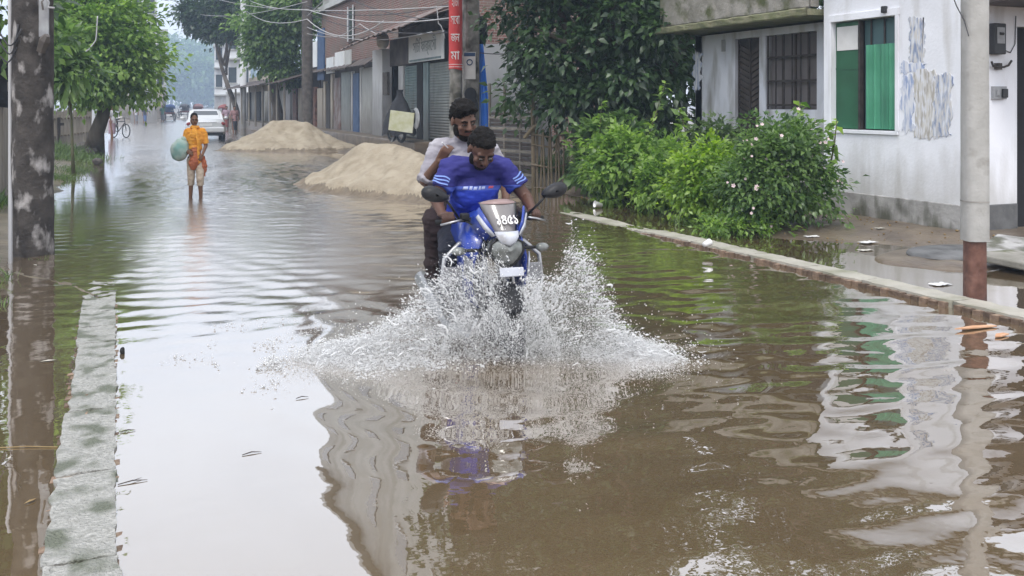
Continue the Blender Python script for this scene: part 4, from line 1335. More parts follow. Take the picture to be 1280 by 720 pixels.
# ------------------------------------------------------------------ brick building and shops on the right
XS = 9.0
yA, yB = onX(575, 90, XS + .9).y, onX(402, 90, XS + .9).y
bb = thing('brick_building', 'tall bare brick building with pale upper floors behind the shops', 'building', (XS + 4, (yA + yB) / 2, .2))
MB().box(XS + .9, yA, 0, XS + 8, yB, 6.4).build('wall', 'brickwall', bb)
MB().box(XS + .7, yA - .2, 6.403, XS + 8.2, yB + .2, 6.65).build('floor_band', 'plaster_grey', bb)
MB().box(XS + .95, yA + .05, 6.653, XS + 7.9, yB - .05, 17.5).build('upper_wall', 'plaster_grey', bb)
MB().box(XS + .6, yA - .3, 17.503, XS + 8.2, yB + .3, 17.8).build('roof', 'plaster_grey', bb)
for zz in (8.0, 11.3, 14.4):
    for k in range(5):
        y_ = lerp(yA + 1.5, yB - 2.5, k / 4)
        w_ = MB().box(XS + .90, y_, zz, XS + .948, y_ + 1.3, zz + 1.5).build('window', 'winglass', bb)
        MB().box(XS + .86, y_ - .1, zz - .12, XS + .948, y_ + 1.4, zz - .02).build('sill', 'plaster_white', w_)
w0_ = onX(440, 5, XS + .9)
wn_ = MB().box(XS + .84, w0_.y - .5, 4.6, XS + .897, w0_.y + .5, 6.0).build('window', 'winglass', bb)
for dz in (-.5, .5): MB().box(XS + .80, w0_.y + dz - .05, 4.5, XS + .838, w0_.y + dz + .05, 6.1).build('window_frame', 'plaster_white', wn_)
# raised plinth the shops stand on
plf = MB(); plf.box(XS - .9, yA - 1.0, -.1, XS + .9, yB + 30, .52)
tag(plf.build('shop_platform', 'mud', None, bevel=.03), 'low muddy plinth carrying the row of shops', 'platform')
def rolling(mb, y0, y1, z0, z1, X, step=.085):
    n = int((z1 - z0) / step)
    P = []
    for i in range(n):
        z_ = z0 + i * step
        P.append([(X, y0, z_), (X, y1, z_)]); P.append([(X - .022, y0, z_ + step * .35), (X - .022, y1, z_ + step * .35)]); P.append([(X - .022, y0, z_ + step * .7), (X - .022, y1, z_ + step * .7)])
    return mb.sheet(P)
# the shop with the white sign
s0, s1 = onX(566, 90, XS).y, onX(503, 90, XS).y
sp = thing('corner_shop', 'closed shop with two roller shutters, white signboard and tin awning', 'shop', (XS + .5, (s0 + s1) / 2, .5))
def ys(x_): return onX(x_, 90, XS).y
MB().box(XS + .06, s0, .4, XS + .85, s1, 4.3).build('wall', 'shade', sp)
zsh = 2.95
for (xa, xb, mt) in ((563, 537, 'grey_green'), (521, 506, 'teal')):
    rolling(MB(), ys(xa), ys(xb), .55, zsh, XS + .02).build('roller_shutter', mt, sp)
for xa, xb, mt in ((536.5, 530, 'teal'), (505, 499, 'plaster_white'), (529, 522, 'dark'), (566, 563.5, 'plaster_grey')):  # the dark one paints the shaded gap between the shutters
    MB().box(XS - .03, ys(xa), .45, XS + .05, ys(xb), zsh).build('pillar', mt, sp)
sg = MB().box(XS - .24, ys(562), 2.97, XS - .16, ys(519.5), 3.82).build('signboard', 'sign_white', sp, bevel=.01)
cs = Vector((XS - .243, (ys(562) + ys(519.5)) / 2, 3.42))
text('সিটি ফার্মেসী', .5, 'sign_ink', sg, facing(cs, (-1, 0, 0)), extrude=.004, width=2.3)
MB().box(XS - .245, ys(561) , 3.0, XS - .2405, ys(520.5), 3.06).build('sign_trim', 'teal', sg)
MB().box(XS - .06, ys(519), 2.97, XS + .05, ys(489), 3.9).build('tin_panel', 'tin_dark', sp)
aw = MB(); P = []
n_ = 40
for i in range(3):
    f_ = i / 2
    P.append([(XS - 1.55 + 1.9 * f_, lerp(ys(566) - .4, ys(478), j / n_), 3.82 + .85 * f_ + .03 * math.cos(j * 2.2) - .25 * (j / n_) ** 2 + .03 * mnoise.noise(Vector((j * .4, f_, 3)))) for j in range(n_ + 1)])
aw.sheet(P, thick=.02); aw.build('awning', 'tin_rusty', sp)
for x_ in (560, 520, 484):
    MB().tube([(XS - 1.4, ys(x_), 3.8), (XS + .1, ys(x_), 4.35)], .035, 6).build('awning_rafter', 'oldwood', sp)
MB().box(XS - .06, ys(566) - .35, 3.9, XS + .04, ys(500), 4.4).build('gable', 'tin_dark', sp)
# white pillar stall next to it
wp = thing('pillar_stall', 'narrow stall with white pillar and dark wall left of signboard', 'shop', (XS + .4, ys(485), .5))
MB().box(XS - .35, ys(489.5), .4, XS + .02, ys(477), 3.6).build('pillar', 'plaster_white', wp, bevel=.02)
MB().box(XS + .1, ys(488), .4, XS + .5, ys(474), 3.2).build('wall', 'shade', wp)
MB().obox((XS - .38, ys(496), 2.35), (.1, .55, .8)).build('menu_board', 'pole_dark', wp, bevel=.01)
mb = MB(); q = onX(482, 60, XS - .4)
mb.ell((q.x - .1, q.y, q.z + .25), (.22, .28, .3)); mb.build('water_tank', 'plaster_white', wp, True)
# the middle and far shops
def shop(label, xa, xb, parts, sign=None, deep=.5):
    t = thing('shop', label, 'shop', (XS + .3, (ys(xa) + ys(xb)) / 2, .5), 0, 'old shops along the street')
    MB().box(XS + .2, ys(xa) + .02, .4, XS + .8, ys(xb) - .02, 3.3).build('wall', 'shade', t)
    for (a_, b_, z0_, z1_, mt, nm) in parts:
        MB().box(XS - .02, ys(a_) + .01, z0_, XS + .1, ys(b_) - .01, z1_).build(nm, mt, t, bevel=.008)
    aw = MB(); P = []
    for i in range(2):
        P.append([(XS - deep + deep * i, lerp(ys(xa), ys(xb), j / 16), 3.1 + .32 * i + .02 * math.cos(j * 2.5)) for j in range(17)])
    aw.sheet(P, thick=.02); aw.build('awning', 'tin_dark', t)
    if sign:
        for (a_, b_, z0_, z1_, mt) in sign:
            MB().box(XS - .3, ys(a_) + .02, z0_, XS - .24, ys(b_) - .02, z1_).build('signboard', mt, t)
    return t
shop('shop with pale grey half open door beneath the bare brick', 474, 450, [(474, 468, .5, 3.0, 'dark', 'doorway'), (467.5, 453, .5, 3.05, 'plaster_grey', 'door_panel'), (452, 450, .5, 3.1, 'plaster_white', 'post')])  # doorway is a dark block painted for the unlit shop inside
shop('shop with small white and blue signs over folding doors', 449, 417, [(449, 441.5, .5, 2.9, 'blue_paint', 'door_panel'), (440.5, 439, .5, 3.0, 'plaster_white', 'post'), (438, 427, .5, 3.0, 'grey_green', 'door_panel'), (426, 417.5, .5, 2.8, 'tin_rusty', 'door_panel')], [(447, 440, 3.15, 3.85, 'plaster_grey'), (438.5, 427, 3.1, 3.85, 'sign_white'), (425.5, 416, 3.0, 3.7, 'sign_white')])
shop('shop with blue painted post and white sign near dark pole', 416.5, 396, [(416, 413.5, .5, 3.0, 'plaster_tan', 'post'), (412.5, 408, .5, 2.6, 'shade', 'doorway'), (407, 404.5, .5, 2.7, 'plaster_tan', 'post'), (403.5, 397, .5, 2.4, 'plaster_tan', 'door_panel')], [(413, 404.5, 2.75, 5.1, 'blue_paint'), (404, 395, 3.4, 4.6, 'sign_white')])
# farther shops beyond the dark pole
for i, (xa, xb, lab) in enumerate(((392, 362, 'dim open shop with reddish goods behind the dark pole'), (361, 332, 'low shop with pale front panels under the tree'), (330, 306, 'far shop under dark tin awning on posts'))):
    t = thing('shop', lab, 'shop', (XS + .3, (ys(xa) + ys(xb)) / 2, .5), 0, 'old shops along the street')
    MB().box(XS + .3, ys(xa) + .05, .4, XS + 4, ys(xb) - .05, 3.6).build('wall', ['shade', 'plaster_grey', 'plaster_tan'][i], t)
    L_ = ys(xb) - ys(xa)
    for k in range(4):
        MB().box(XS + .1, ys(xa) + L_ * (k + .12) / 4, .5, XS + .28, ys(xa) + L_ * (k + .8) / 4, 2.5).build('door_panel', [['rust', 'shade', 'plaster_tan', 'rust'], ['plaster_white', 'plaster_grey', 'shade', 'plaster_white'], ['plaster_grey', 'shade', 'plaster_grey', 'shade']][i][k], t)
    for k in range(3):
        MB().tube([(XS - 1.3, ys(xa) + L_ * (k + .3) / 3, .3), (XS - 1.3, ys(xa) + L_ * (k + .3) / 3, 2.7)], .06, 6).build('post', 'greywood', t)
    aw = MB(); P = []
    for q_ in range(2):
        P.append([(XS - 1.6 + 2.0 * q_, lerp(ys(xa), ys(xb), j / 16), 2.7 + .6 * q_ + .03 * math.cos(j * 2.5)) for j in range(17)])
    aw.sheet(P, thick=.02); aw.build('awning', 'tin_dark', t)
# dark pole and pale lamp pole
q = at(384, 195, 38)
pole('utility_pole', 'dark wooden pole standing behind the sand heaps', q, .235, .21, 9, 'pole_dark')
q = at(304, 160, 62)
pole('utility_pole', 'far pale thin pole at the tin awning', q, .22, .18, 11, 'plaster_white')
# draped motorbike in front of the shop, card and portrait board beside it
q = onX(500, 180, 7.9); z0 = .5
dm = thing('covered_motorbike', 'parked motorbike under a black cover before the teal shutter', 'motorbike', (q.x, q.y, z0))
mb = MB()
for k in range(13):
    f_ = k / 12
    pass
prof = [(.62, 0.25), (.58, .5), (.46, .85), (.30, 1.15), (.13, 1.38), (.10, 1.5), (.12, 1.58)]
P = []
for r_, z_ in prof:
    P.append([(q.x + r_ * .75 * math.cos(a_) * (1 + .1 * math.sin(5 * a_ + z_)), q.y + r_ * 1.5 * math.sin(a_) * (1 + .1 * math.cos(4 * a_)), z0 + z_ + (.06 * math.sin(6 * a_) if z_ < .3 else 0)) for a_ in [2 * math.pi * k / 20 for k in range(21)]])
mb.sheet(P); mb.add(P[-1][:20], [tuple(range(20))]); mb.build('cover', 'black_cloth', dm, True)
for dy in (-.45, .5):
    w_ = MB().torus((q.x - .1, q.y + dy, z0 + .28), (1, .2, 0), .24, .05, 20, 8).build('wheel', 'meter', dm, True)
    MB().torus((q.x - .1, q.y + dy, z0 + .28), (1, .2, 0), .18, .02, 20, 6).build('rim', 'grey_plate', w_, True)
MB().tube([(q.x - .35, q.y - .3, z0 + .02), (q.x - .1, q.y - .1, z0 + .4)], .02, 6).build('stand', 'grey_plate', dm)
q = onX(502, 152, 7.35)
cb = MB().obox((q.x, q.y, q.z), (.05, .72, .56), Euler((.12, 0, .9))).build('notice_card', 'yellow_card', None, bevel=.005)
tag(cb, 'square pale yellow card propped before the covered motorbike', 'card')
q = onX(520, 148, 7.7)
mb = MB(); mb.ell((q.x, q.y, q.z), (.03, .34, .30)); o = mb.build('round_board', 'grey_plate', None, True)
tag(o, 'round grey board with a dark portrait by the teal shutter', 'board')
mb = MB(); mb.ell((q.x - .035, q.y + .1, q.z + .04), (.01, .15, .2)); mb.build('portrait_hair', 'black_cloth', o, True)

# ------------------------------------------------------------------ trees farther up the right side
E = [(at(345, 30, 50), (1.7, 1.6, 2.0)), (at(375, 10, 49), (1.2, 1.3, 1.8)), (at(330, 60, 50), (1.1, 1.1, 1.2)), (at(365, 85, 50), (1.2, 1.2, .9))]
tree('street_tree', 'rounded green tree over the far shops left of dark pole', 'tree', (at(345, 165, 50).x, at(345, 165, 50).y, .2), E, 300, 55, .28, LF['mid'], .3, spread=.6, limbs=12, shell=.35)
E = [(at(262, 20, 68), (2.0, 2.0, 1.5)), (at(240, 8, 68), (1.1, 1.2, .8)), (at(285, 38, 67), (1.4, 1.3, 1.0)), (at(300, 0, 66), (2.2, 2, 1.8))]
tree('street_tree', 'dark leaning tree spreading over the car from right', 'tree', (at(300, 155, 66).x, at(300, 155, 66).y, .2), E, 300, 45, .34, LF['deep'], .2, spread=.7, limbs=14, shell=.35)

# ------------------------------------------------------------------ far end of the street
def block(name, label, x0, x1, D, depth, h, mat, rows, cols, group='far buildings'):
    a_, b_ = at(x0, 130, D), at(x1, 130, D)
    w_ = (b_ - a_).length; rx_, ry_ = ray(x1); ang = math.atan2(-rx_, ry_)
    t = thing(name, label, 'building', (a_.x, a_.y, 0), ang, group)
    MB().box(0, 0, -.2, w_, depth, h).build('wall', mat, t, local=True)
    MB().box(-.15, -.2, h + .003, w_ + .15, depth + .2, h + .3).build('roof', 'plaster_grey', t, local=True)
    for r_ in range(rows):
        z_ = 3.6 + r_ * 3.1
        if z_ + 1.4 > h: break
        for c_ in range(cols):
            x_ = (c_ + .5) * w_ / cols
            wn = MB().box(x_ - .35, -.04, z_, x_ + .35, -.003, z_ + 1.4).build('window', 'winglass', t, local=True)
            MB().box(x_ - .45, -.12, z_ - .12, x_ + .45, -.003, z_ - .02).build('sill', 'plaster_grey', wn, local=True)
        MB().box(-.05, -.5, z_ - 1.0, w_ + .05, -.003, z_ - .85).build('ledge', 'plaster_grey', t, local=True)
    return t
block('apartment_block', 'tall white apartment block above the left tree', 163, 194, 82, 9, 17, 'plaster_white', 5, 2)
block('apartment_block', 'grey block between white block and the hazy trees', 192, 207, 100, 8, 9.5, 'plaster_grey', 3, 1)
block('apartment_block', 'low tan shop block under the left tree', 148, 200, 96, 6, 3.4, 'plaster_tan', 1, 3)
block('apartment_block', 'pale hazy block right of the far trees', 268, 290, 105, 9, 8.2, 'plaster_white', 3, 2)
block('apartment_block', 'white block behind the leaning tree', 283, 312, 84, 9, 9.5, 'plaster_white', 3, 2)
lab = ['tallest hazy blue tree closing the street', 'hazy tree on the left end of the far wood', 'hazy rounded tree right of the tallest far tree', 'lower hazy tree at the foot of far wood', 'hazy tree behind the pale far block']
for i, (x_, D_, w_, h_) in enumerate(((236, 450, 13, 34), (214, 476, 11, 37), (262, 459, 13, 33), (246, 390, 11, 22.0), (290, 470, 13, 34))):
    b_ = at(x_, 130, D_)
    E = [((b_.x, b_.y, h_ * .62), (w_, w_, h_ * .36)), ((b_.x + w_ * .4, b_.y, h_ * .4), (w_ * .7, w_ * .7, h_ * .3)), ((b_.x - w_ * .4, b_.y, h_ * .45), (w_ * .6, w_ * .7, h_ * .3))]
    tree('far_tree', lab[i], 'tree', (b_.x, b_.y, 0), E, 230, 42, 1.8, LF['mid'], .7, spread=3.6, limbs=6, group='hazy trees closing the street', shell=.2, wid=.4)
# ------------------------------------------------------------------ silver car seen from behind
MT['car_paint'] = M('car_paint', (.60, .61, .62), .28, spec=.5, metal=.35, coat=.6)
MT['car_glass'] = M('car_glass', (.10, .11, .12), .06, spec=.9, metal=.3)
MT['rubber'] = M('rubber', (.018, .018, .018), .8)
MT['tail_red'] = M('tail_red', (.22, .02, .02), .25)
MT['chrome'] = M('chrome', (.65, .65, .66), .18, metal=1.0)
MT['steel'] = M('steel', (.42, .42, .43), .35, metal=.8)
def sedan(loc, rz):
    t = thing('silver_car', 'silver sedan driving away seen from the rear', 'car', loc, rz)
    w = .86
    def loft(secs, name, mat, par=t, sm=True):
        mb = MB(); P = []
        for (y, z, hw, zz) in secs: pass
    # body: sections along y (rear at 0, front at 4.3): (y, half width, belt height, sill)
    secs = [(0.0, .70, .62, .86), (.06, .80, .48, .95), (.35, .85, .30, .99), (.9, .86, .24, 1.0), (2.2, .86, .22, .97), (3.2, .85, .22, .94), (3.9, .80, .26, .86), (4.25, .68, .40, .70)]
    mb = MB(); P = []
    for (y, hw, zs, zt) in secs:
        ring = [(-hw * .90, zs), (-hw, zs + .12), (-hw, lerp(zs, zt, .55)), (-hw * .96, zt - .07), (-hw * .86, zt), (0, zt + .03), (hw * .86, zt), (hw * .96, zt - .07), (hw, lerp(zs, zt, .55)), (hw, zs + .12), (hw * .90, zs)]
        P.append([(a, y, z) for a, z in ring])
    mb.sheet(P)
    mb.add(P[0], [tuple(range(11))]); mb.add(P[-1], [tuple(range(10, -1, -1))])
    mb.add([(-.75, .1, .26), (.75, .1, .26), (.75, 4.1, .26), (-.75, 4.1, .26)], [(0, 1, 2, 3)])
    mb.build('body', 'car_paint', t, True, local=True)
    cab = [(.62, .70, .98, .985), (1.25, .66, .98, 1.40), (1.45, .63, .98, 1.44), (2.3, .63, .98, 1.44), (2.55, .64, .98, 1.39), (3.15, .72, .96, .97)]
    mb = MB(); P = []
    for (y, hw, z0, z1) in cab:
        P.append([(-.76, y, z0), (-hw - .02 if z1 > 1.2 else -.76, y, z1 - .05 if z1 > 1.2 else z0), (-hw * .85, y, z1), (hw * .85, y, z1), (hw + .02 if z1 > 1.2 else .76, y, z1 - .05 if z1 > 1.2 else z0), (.76, y, z0)])
    mb.sheet(P); mb.build('cabin', 'car_paint', t, False, bevel=.02, local=True)
    def quad(name, pts, mat, th=.012, par=t):
        m_ = MB(); P = [[pts[0], pts[1]], [pts[3], pts[2]]]
        m_.sheet(P, thick=th); return m_.build(name, mat, par, local=True)
    quad('rear_window', [(-.60, .72, 1.045), (.60, .72, 1.045), (.50, 1.20, 1.375), (-.50, 1.20, 1.375)], 'car_glass', .03)
    for s in (-1, 1):
        quad('side_window', [(s * .765, 1.0, 1.02), (s * .765, 2.85, 1.02), (s * .66, 2.45, 1.36), (s * .67, 1.35, 1.36)], 'car_glass', .03 * s)
        MB().ell((s * .70, .045, .80), (.13, .05, .085)).build('tail_light', 'tail_red', t, True, local=True)
        m = MB().ell((s * .98, 2.85, 1.02), (.11, .07, .08)).build('wing_mirror', 'car_paint', t, True, local=True)
        MB().box(s * .86, 2.83, .98, s * .93, 2.88, 1.01).build('mirror_arm', 'rubber', m, local=True)
        for y in (.72, 3.4):
            wl = MB().torus((s * .76, y, .30), (1, 0, 0), .22, .09, 24, 8).build('wheel', 'rubber', t, True, local=True)
            MB().tube([(s * .80, y, .30), (s * .83, y, .30)], .19, 16).build('rim', 'steel', wl, local=True)
    bp_ = MB(); bp_.box(-.80, -.10, .42, .80, .04, .66); bp_.build('bumper', 'car_paint', t, bevel=.05, local=True)
    MB().box(-.72, -.07, .30, .72, .3, .415).build('bumper_valance', 'rubber', t, local=True)
    MB().box(-.26, -.02, .72, .26, .0, .83).build('number_plate', 'white_plastic', t, local=True)
    MB().box(-.45, -.03, .86, .45, .02, .90).build('boot_trim', 'chrome', t, bevel=.01, local=True)
    MB().box(-.1, 1.22, 1.33, .1, 1.26, 1.37).build('brake_lamp', 'tail_red', t, local=True)
    return t
q = at(257.5, 170, 41.0)
sedan((q.x, q.y, -.04), -.06)

# ------------------------------------------------------------------ people helper
SKIN = {}
def skin(name, c):
    SKIN[name] = M('skin_' + name, c, .5, tuple(k * 1.18 for k in c), 14, .08, 60, spec=.4)
    return SKIN[name]
def cloth(name, c, c2=None, rough=.85):
    MT[name] = M(name, c, rough, c2 or tuple(k * .75 for k in c), 5, .25, 35, spec=.2)
    return MT[name]
def head_prims(mb, c, R, s=1.0):
    """skull, jaw, nose, brow, ears, neck-side; R turns the head (face looks along -y)"""
    def P(x, y, z): return Vector(c) + R @ (Vector((x, y, z)) * s)
    mb.ell(P(0, .012, .028), (.076 * s, .095 * s, .095 * s), R)
    mb.ell(P(0, -.022, -.045), (.062 * s, .070 * s, .075 * s), R)
    mb.ell(P(0, -.058, -.088), (.032 * s, .026 * s, .026 * s), R)
    mb.cap(P(0, -.088, .012), P(0, -.106, -.026), .011 * s, .017 * s, 8)
    mb.ell(P(-.012, -.098, -.030), (.011 * s,) * 3, R, 8, 6); mb.ell(P(.012, -.098, -.030), (.011 * s,) * 3, R, 8, 6)
    mb.cap(P(-.042, -.074, .024), P(.042, -.074, .024), .013 * s, .013 * s, 8)
    mb.ell(P(0, -.080, -.060), (.026 * s, .014 * s, .009 * s), R, 10, 6)
    for k in (-1, 1):
        mb.ell(P(k * .079, .010, -.010), (.010 * s, .020 * s, .032 * s), R, 8, 6)
        mb.ell(P(k * .045, -.062, -.030), (.022 * s, .020 * s, .022 * s), R, 8, 6)
    return P
def face_parts(P, R, s, body, hairmat='hair', closed=False):
    for k in (-1, 1):
        MB().chain([P(k * .017, -.0925, -.002), P(k * .031, -.0955, -.004 if closed else .004), P(k * .046, -.086, -.001)], [.0022 * s, .0030 * s, .002 * s], 6).build('eyelash', hairmat, body, True, local=True)
        e = MB().ell(P(k * .031, -.0850, -.003), (.0125 * s, .0075 * s, (.0022 if closed else .0048) * s), R, 10, 7).build('eye', 'eye_white', body, True, local=True)
        MB().ell(P(k * .031, -.0905, -.002), (.0055 * s, .004 * s, (.002 if closed else .0048) * s), R, 8, 6).build('iris', 'iris', e, True, local=True)
        MB().chain([P(k * .014, -.092, .020), P(k * .032, -.092, .026), P(k * .050, -.080, .020)], [.0045 * s, .0055 * s, .003 * s], 6).build('eyebrow', hairmat, body, True, local=True)
    MB().ell(P(0, -.0915, -.061), (.024 * s, .006 * s, .0055 * s), R, 10, 6).build('mouth', 'lips', body, True, local=True)
MT['eye_white'] = M('eye_white', (.36, .33, .30), .3)
MT['iris'] = M('iris', (.012, .008, .006), .2)
MT['lips'] = M('lips', (.13, .05, .045), .5)
MT['hair'] = M('hair', (.006, .005, .005), .6, (.013, .011, .010), 40, .6, 90, spec=.1)
def hand(mb, wrist, palm, dirf, side, nrm, curl=0.0, s=1.0):
    """a palm and five unequal fingers; dirf: finger direction, side: towards the thumb, nrm: out of the back of the hand; curl in radians per joint"""
    w, d, sd_, n = Vector(wrist), Vector(dirf).normalized(), Vector(side).normalized(), Vector(nrm).normalized()
    for k in (-.028, -.010, .010, .028):
        mb.cap(w + sd_ * k * .7 * s, w + d * .085 * s + sd_ * k * s, .016 * s, .0125 * s, 8)
    for k, L in ((.030, .070), (.010, .080), (-.010, .075), (-.030, .058)):
        p = w + d * .088 * s + sd_ * k * s
        a = 0.0
        for j, f in enumerate((.42, .33, .25)):
            a += curl
            q = p + (d * math.cos(a) - n * math.sin(a)) * L * f * s
            mb.cap(p, q, (.0098 - .001 * j) * s, (.0092 - .001 * j) * s, 8)
            p = q
    p = w + d * .022 * s + sd_ * .030 * s
    for j, f in enumerate((.040, .030)):
        q = p + (d * .72 + sd_ * (.70 - .5 * j) - n * (.35 + curl * .5 * j)).normalized() * f * s
        mb.cap(p, q, .0125 * s, .0105 * s, 8)
        p = q
    return mb

# ------------------------------------------------------------------ the wading woman
ws = skin('woman', (.17, .085, .05))
cloth('kurta_orange', (.72, .29, .035), (.82, .38, .06))
cloth('tunic_rust', (.36, .10, .045), (.45, .16, .08))
cloth('trouser_beige', (.42, .33, .25), (.50, .41, .32))
cloth('bundle_teal', (.22, .38, .34), (.50, .56, .50))
wq = gr(244, 247)
WZ = -.17
wo = thing('person', 'person in orange scarf and rolled beige trousers wading with a bundle', 'person', (wq.x, wq.y, WZ), math.atan2(-wq.x, wq.y) * 1.0)
S = 1.0
B = MB()
Rh = Euler((.02, 0, .12)).to_matrix()
hc = Vector((-.02, -.02, 1.535))
Pw = head_prims(B, hc, Rh, .98)
B.cap((-.01, 0, 1.36), (-.015, -.005, 1.48), .050, .046)
B.ell((0, 0, 1.22), (.155, .10, .17)); B.ell((0, 0, 1.02), (.125, .095, .15)); B.ell((0, .01, .86), (.155, .115, .13))
B.cap((-.15, 0, 1.33), (.15, 0, 1.33), .055, .055)
# right arm (image left) round the bundle, left arm bent to the hem
B.chain([(-.17, 0, 1.32), (-.235, .03, 1.08), (-.16, -.14, .98)], [.046, .038, .028])
hand(B, (-.16, -.14, .98), None, (.8, -.2, -.2), (0, -.1, 1), (-.3, -.9, 0), .5, .95)
B.chain([(.17, 0, 1.32), (.225, .0, 1.08), (.15, -.13, .93)], [.046, .038, .028])
hand(B, (.15, -.13, .93), None, (-.5, -.3, -.75), (-.6, -.3, .5), (.4, -.8, .3), .6, .95)
for sx, fy in ((-1, .02), (1, -.10)):
    kx = .085 * sx + (.02 if sx > 0 else 0)
    B.chain([(.085 * sx, 0, .84), (kx, fy - .05, .47), (kx + .015 * sx, fy + .04, .10)], [.085, .055, .037])
    B.cap((kx + .015 * sx, fy + .045, .035), (kx + .02 * sx, fy - .12, .025), .035, .026)
wb = figure_part('body', B, ws, wo, .008, 1)
face_parts(Pw, Rh, .98, wb)
wo.scale = (.80, .88, 1)
XF[wo] = XF[wo] @ Matrix.Diagonal((.80, .88, 1, 1))
hr = MB(); hr.ell(Pw(0, .028, .052), (.084, .094, .086), Rh); hr.ell(Pw(0, .06, -.01), (.078, .062, .085), Rh); hr.ell(Pw(.02, .09, -.10), (.035, .035, .09), Rh)
figure_part('hair', hr, 'hair', wo, .008, 2)
sh = MB(); sh.ell((0, 0, 1.22), (.175, .125, .19)); sh.cap((-.16, 0, 1.335), (.16, 0, 1.335), .068, .068)
sh.tube([(-.175, 0, 1.335), (-.215, .02, 1.16)], [.066, .062], 12); sh.tube([(.175, 0, 1.335), (.225, .005, 1.12)], [.066, .064], 12); sh.ell((0, 0, 1.05), (.15, .115, .1))
figure_part('blouse', sh, 'kurta_orange', wo, .009, 2, .012, 10, 1)
sc = MB(); sc.torus((-.01, -.005, 1.405), (0, .15, 1), .072, .034, 20, 8); sc.ell((-.01, -.10, 1.29), (.10, .05, .10))
sc.tube([(.03, -.115, 1.34), (.06, -.14, 1.15), (.07, -.13, .98), (.09, -.12, .78)], [.05, .05, .042, .045], 8, flat=.45)
figure_part('scarf', sc, 'kurta_orange', wo, .009, 1, .012, 14, 5)
tu = MB(); tu.tube([(0, 0, 1.06), (0, 0, .92), (0, -.005, .80), (0, -.01, .72)], [.15, .165, .18, .15], 16, flat=.75); tu.ell((-.03, -.10, .79), (.11, .07, .13)); tu.tube([(.14, -.05, .9), (.18, -.06, .72), (.17, -.05, .55)], [.06, .075, .045], 10)
figure_part('tunic', tu, 'tunic_rust', wo, .009, 2, .016, 12, 3)
tr = MB()
for sx, fy in ((-1, .02), (1, -.10)):
    kx = .085 * sx + (.02 if sx > 0 else 0)
    tr.tube([(.08 * sx, .005, .86), (lerp(.085 * sx, kx, .5), fy * .5 - .02, .66), (kx, fy - .045, .48), (kx + .003 * sx, fy - .02, .40)], [.10, .088, .076, .074], 14)
    tr.torus((kx + .003 * sx, fy - .02, .405), (0, 0, 1), .068, .013, 18, 6)
tr.ell((0, .01, .86), (.165, .12, .1))
figure_part('trousers', tr, 'trouser_beige', wo, .009, 1, .010, 13, 8)
bo = XF[wo] @ Vector((-.31, -.03, 1.02))
mb = MB(); mb.ell((0, 0, 0), (.155, .15, .20), Euler((0, .15, 0)), 24, 16); mb.ell((.06, -.02, .18), (.05, .05, .05))
for v_ in mb.v: v_ += v_.normalized() * (.022 * mnoise.fractal(v_ * 11, 1, 2, 3))
mb.xform(Matrix.Translation(bo))
tag(mb.build('cloth_bundle', 'bundle_teal', None, True), 'pale teal cloth bundle under the arm of wading person', 'bundle')

# ------------------------------------------------------------------ simple far figures, bicycle and rickshaws
def small_person(x, y, D, label, top, bottom, hgt=1.62, rz=0.0, group='people far up the street', stride=.12):
    p = at(x, y, D)
    zg = max(-.12, gz(p.x, p.y)) if D < 100 else .05
    t = thing('person', label, 'person', (p.x, p.y, zg), rz, group)
    k = hgt / 1.62
    b = MB()
    Rr = Euler((.05, 0, 0)).to_matrix()
    head_prims(b, Vector((0, -.02, 1.52)) * k, Rr, k)
    b.cap(Vector((0, 0, 1.35)) * k, Vector((0, -.01, 1.46)) * k, .05, .046)
    b.ell(Vector((0, 0, 1.18)) * k, (.15 * k, .09 * k, .2 * k)); b.ell(Vector((0, 0, .9)) * k, (.14 * k, .1 * k, .14 * k))
    for s in (-1, 1):
        b.chain([Vector((s * .16, 0, 1.33)) * k, Vector((s * .21, .03 * s, 1.07)) * k, Vector((s * .19, -.10, .86)) * k], [.045, .036, .03])
        b.ell(Vector((s * .19, -.12, .80)) * k, (.03, .03, .06))
        b.chain([Vector((s * .085, 0, .86)) * k, Vector((s * .095, s * stride * .5, .46)) * k, Vector((s * .1, s * stride, .06)) * k], [.08, .055, .04])
        b.cap(Vector((s * .1, s * stride, .03)) * k, Vector((s * .1, s * stride - .15, .025)) * k, .035, .028)
    figure_part('body', b, ws, t, .016, 1)
    c = MB(); c.ell(Vector((0, 0, 1.2)) * k, (.175 * k, .12 * k, .2 * k)); c.cap(Vector((-.15, 0, 1.33)) * k, Vector((.15, 0, 1.33)) * k, .066, .066); c.tube([Vector((0, 0, 1.1)) * k, Vector((0, 0, .78)) * k], [.165 * k, .185 * k], 14, flat=.75)
    for s in (-1, 1): c.tube([Vector((s * .17, 0, 1.33)) * k, Vector((s * .21, .02 * s, 1.1)) * k], .06, 10)
    figure_part('shirt', c, top, t, .016, 1, .008)
    l = MB(); l.tube([Vector((0, 0, .92)) * k, Vector((0, 0, .55)) * k, Vector((0, 0, .28)) * k], [.17 * k, .17 * k, .165 * k], 14, flat=.85)
    figure_part('lower_garment', l, bottom, t, .016, 1, .01)
    h = MB(); h.ell(Vector((0, .005, 1.575)) * k, (.085, .1, .075)); figure_part('hair', h, 'hair', t, .014, 1)
    return t
cloth('cl_pink', (.38, .22, .22)); cloth('cl_white', (.62, .62, .64)); cloth('cl_blue', (.10, .16, .34)); cloth('cl_grey', (.25, .25, .27)); cloth('cl_red', (.30, .11, .10)); cloth('cl_dark', (.05, .05, .06)); cloth('cl_green', (.10, .22, .16)); cloth('cl_mauve', (.42, .30, .36))
small_person(140, 168, 45, 'person in white shirt and mauve wrap pushing a bicycle', 'cl_white', 'cl_mauve', 1.68, .9, None)
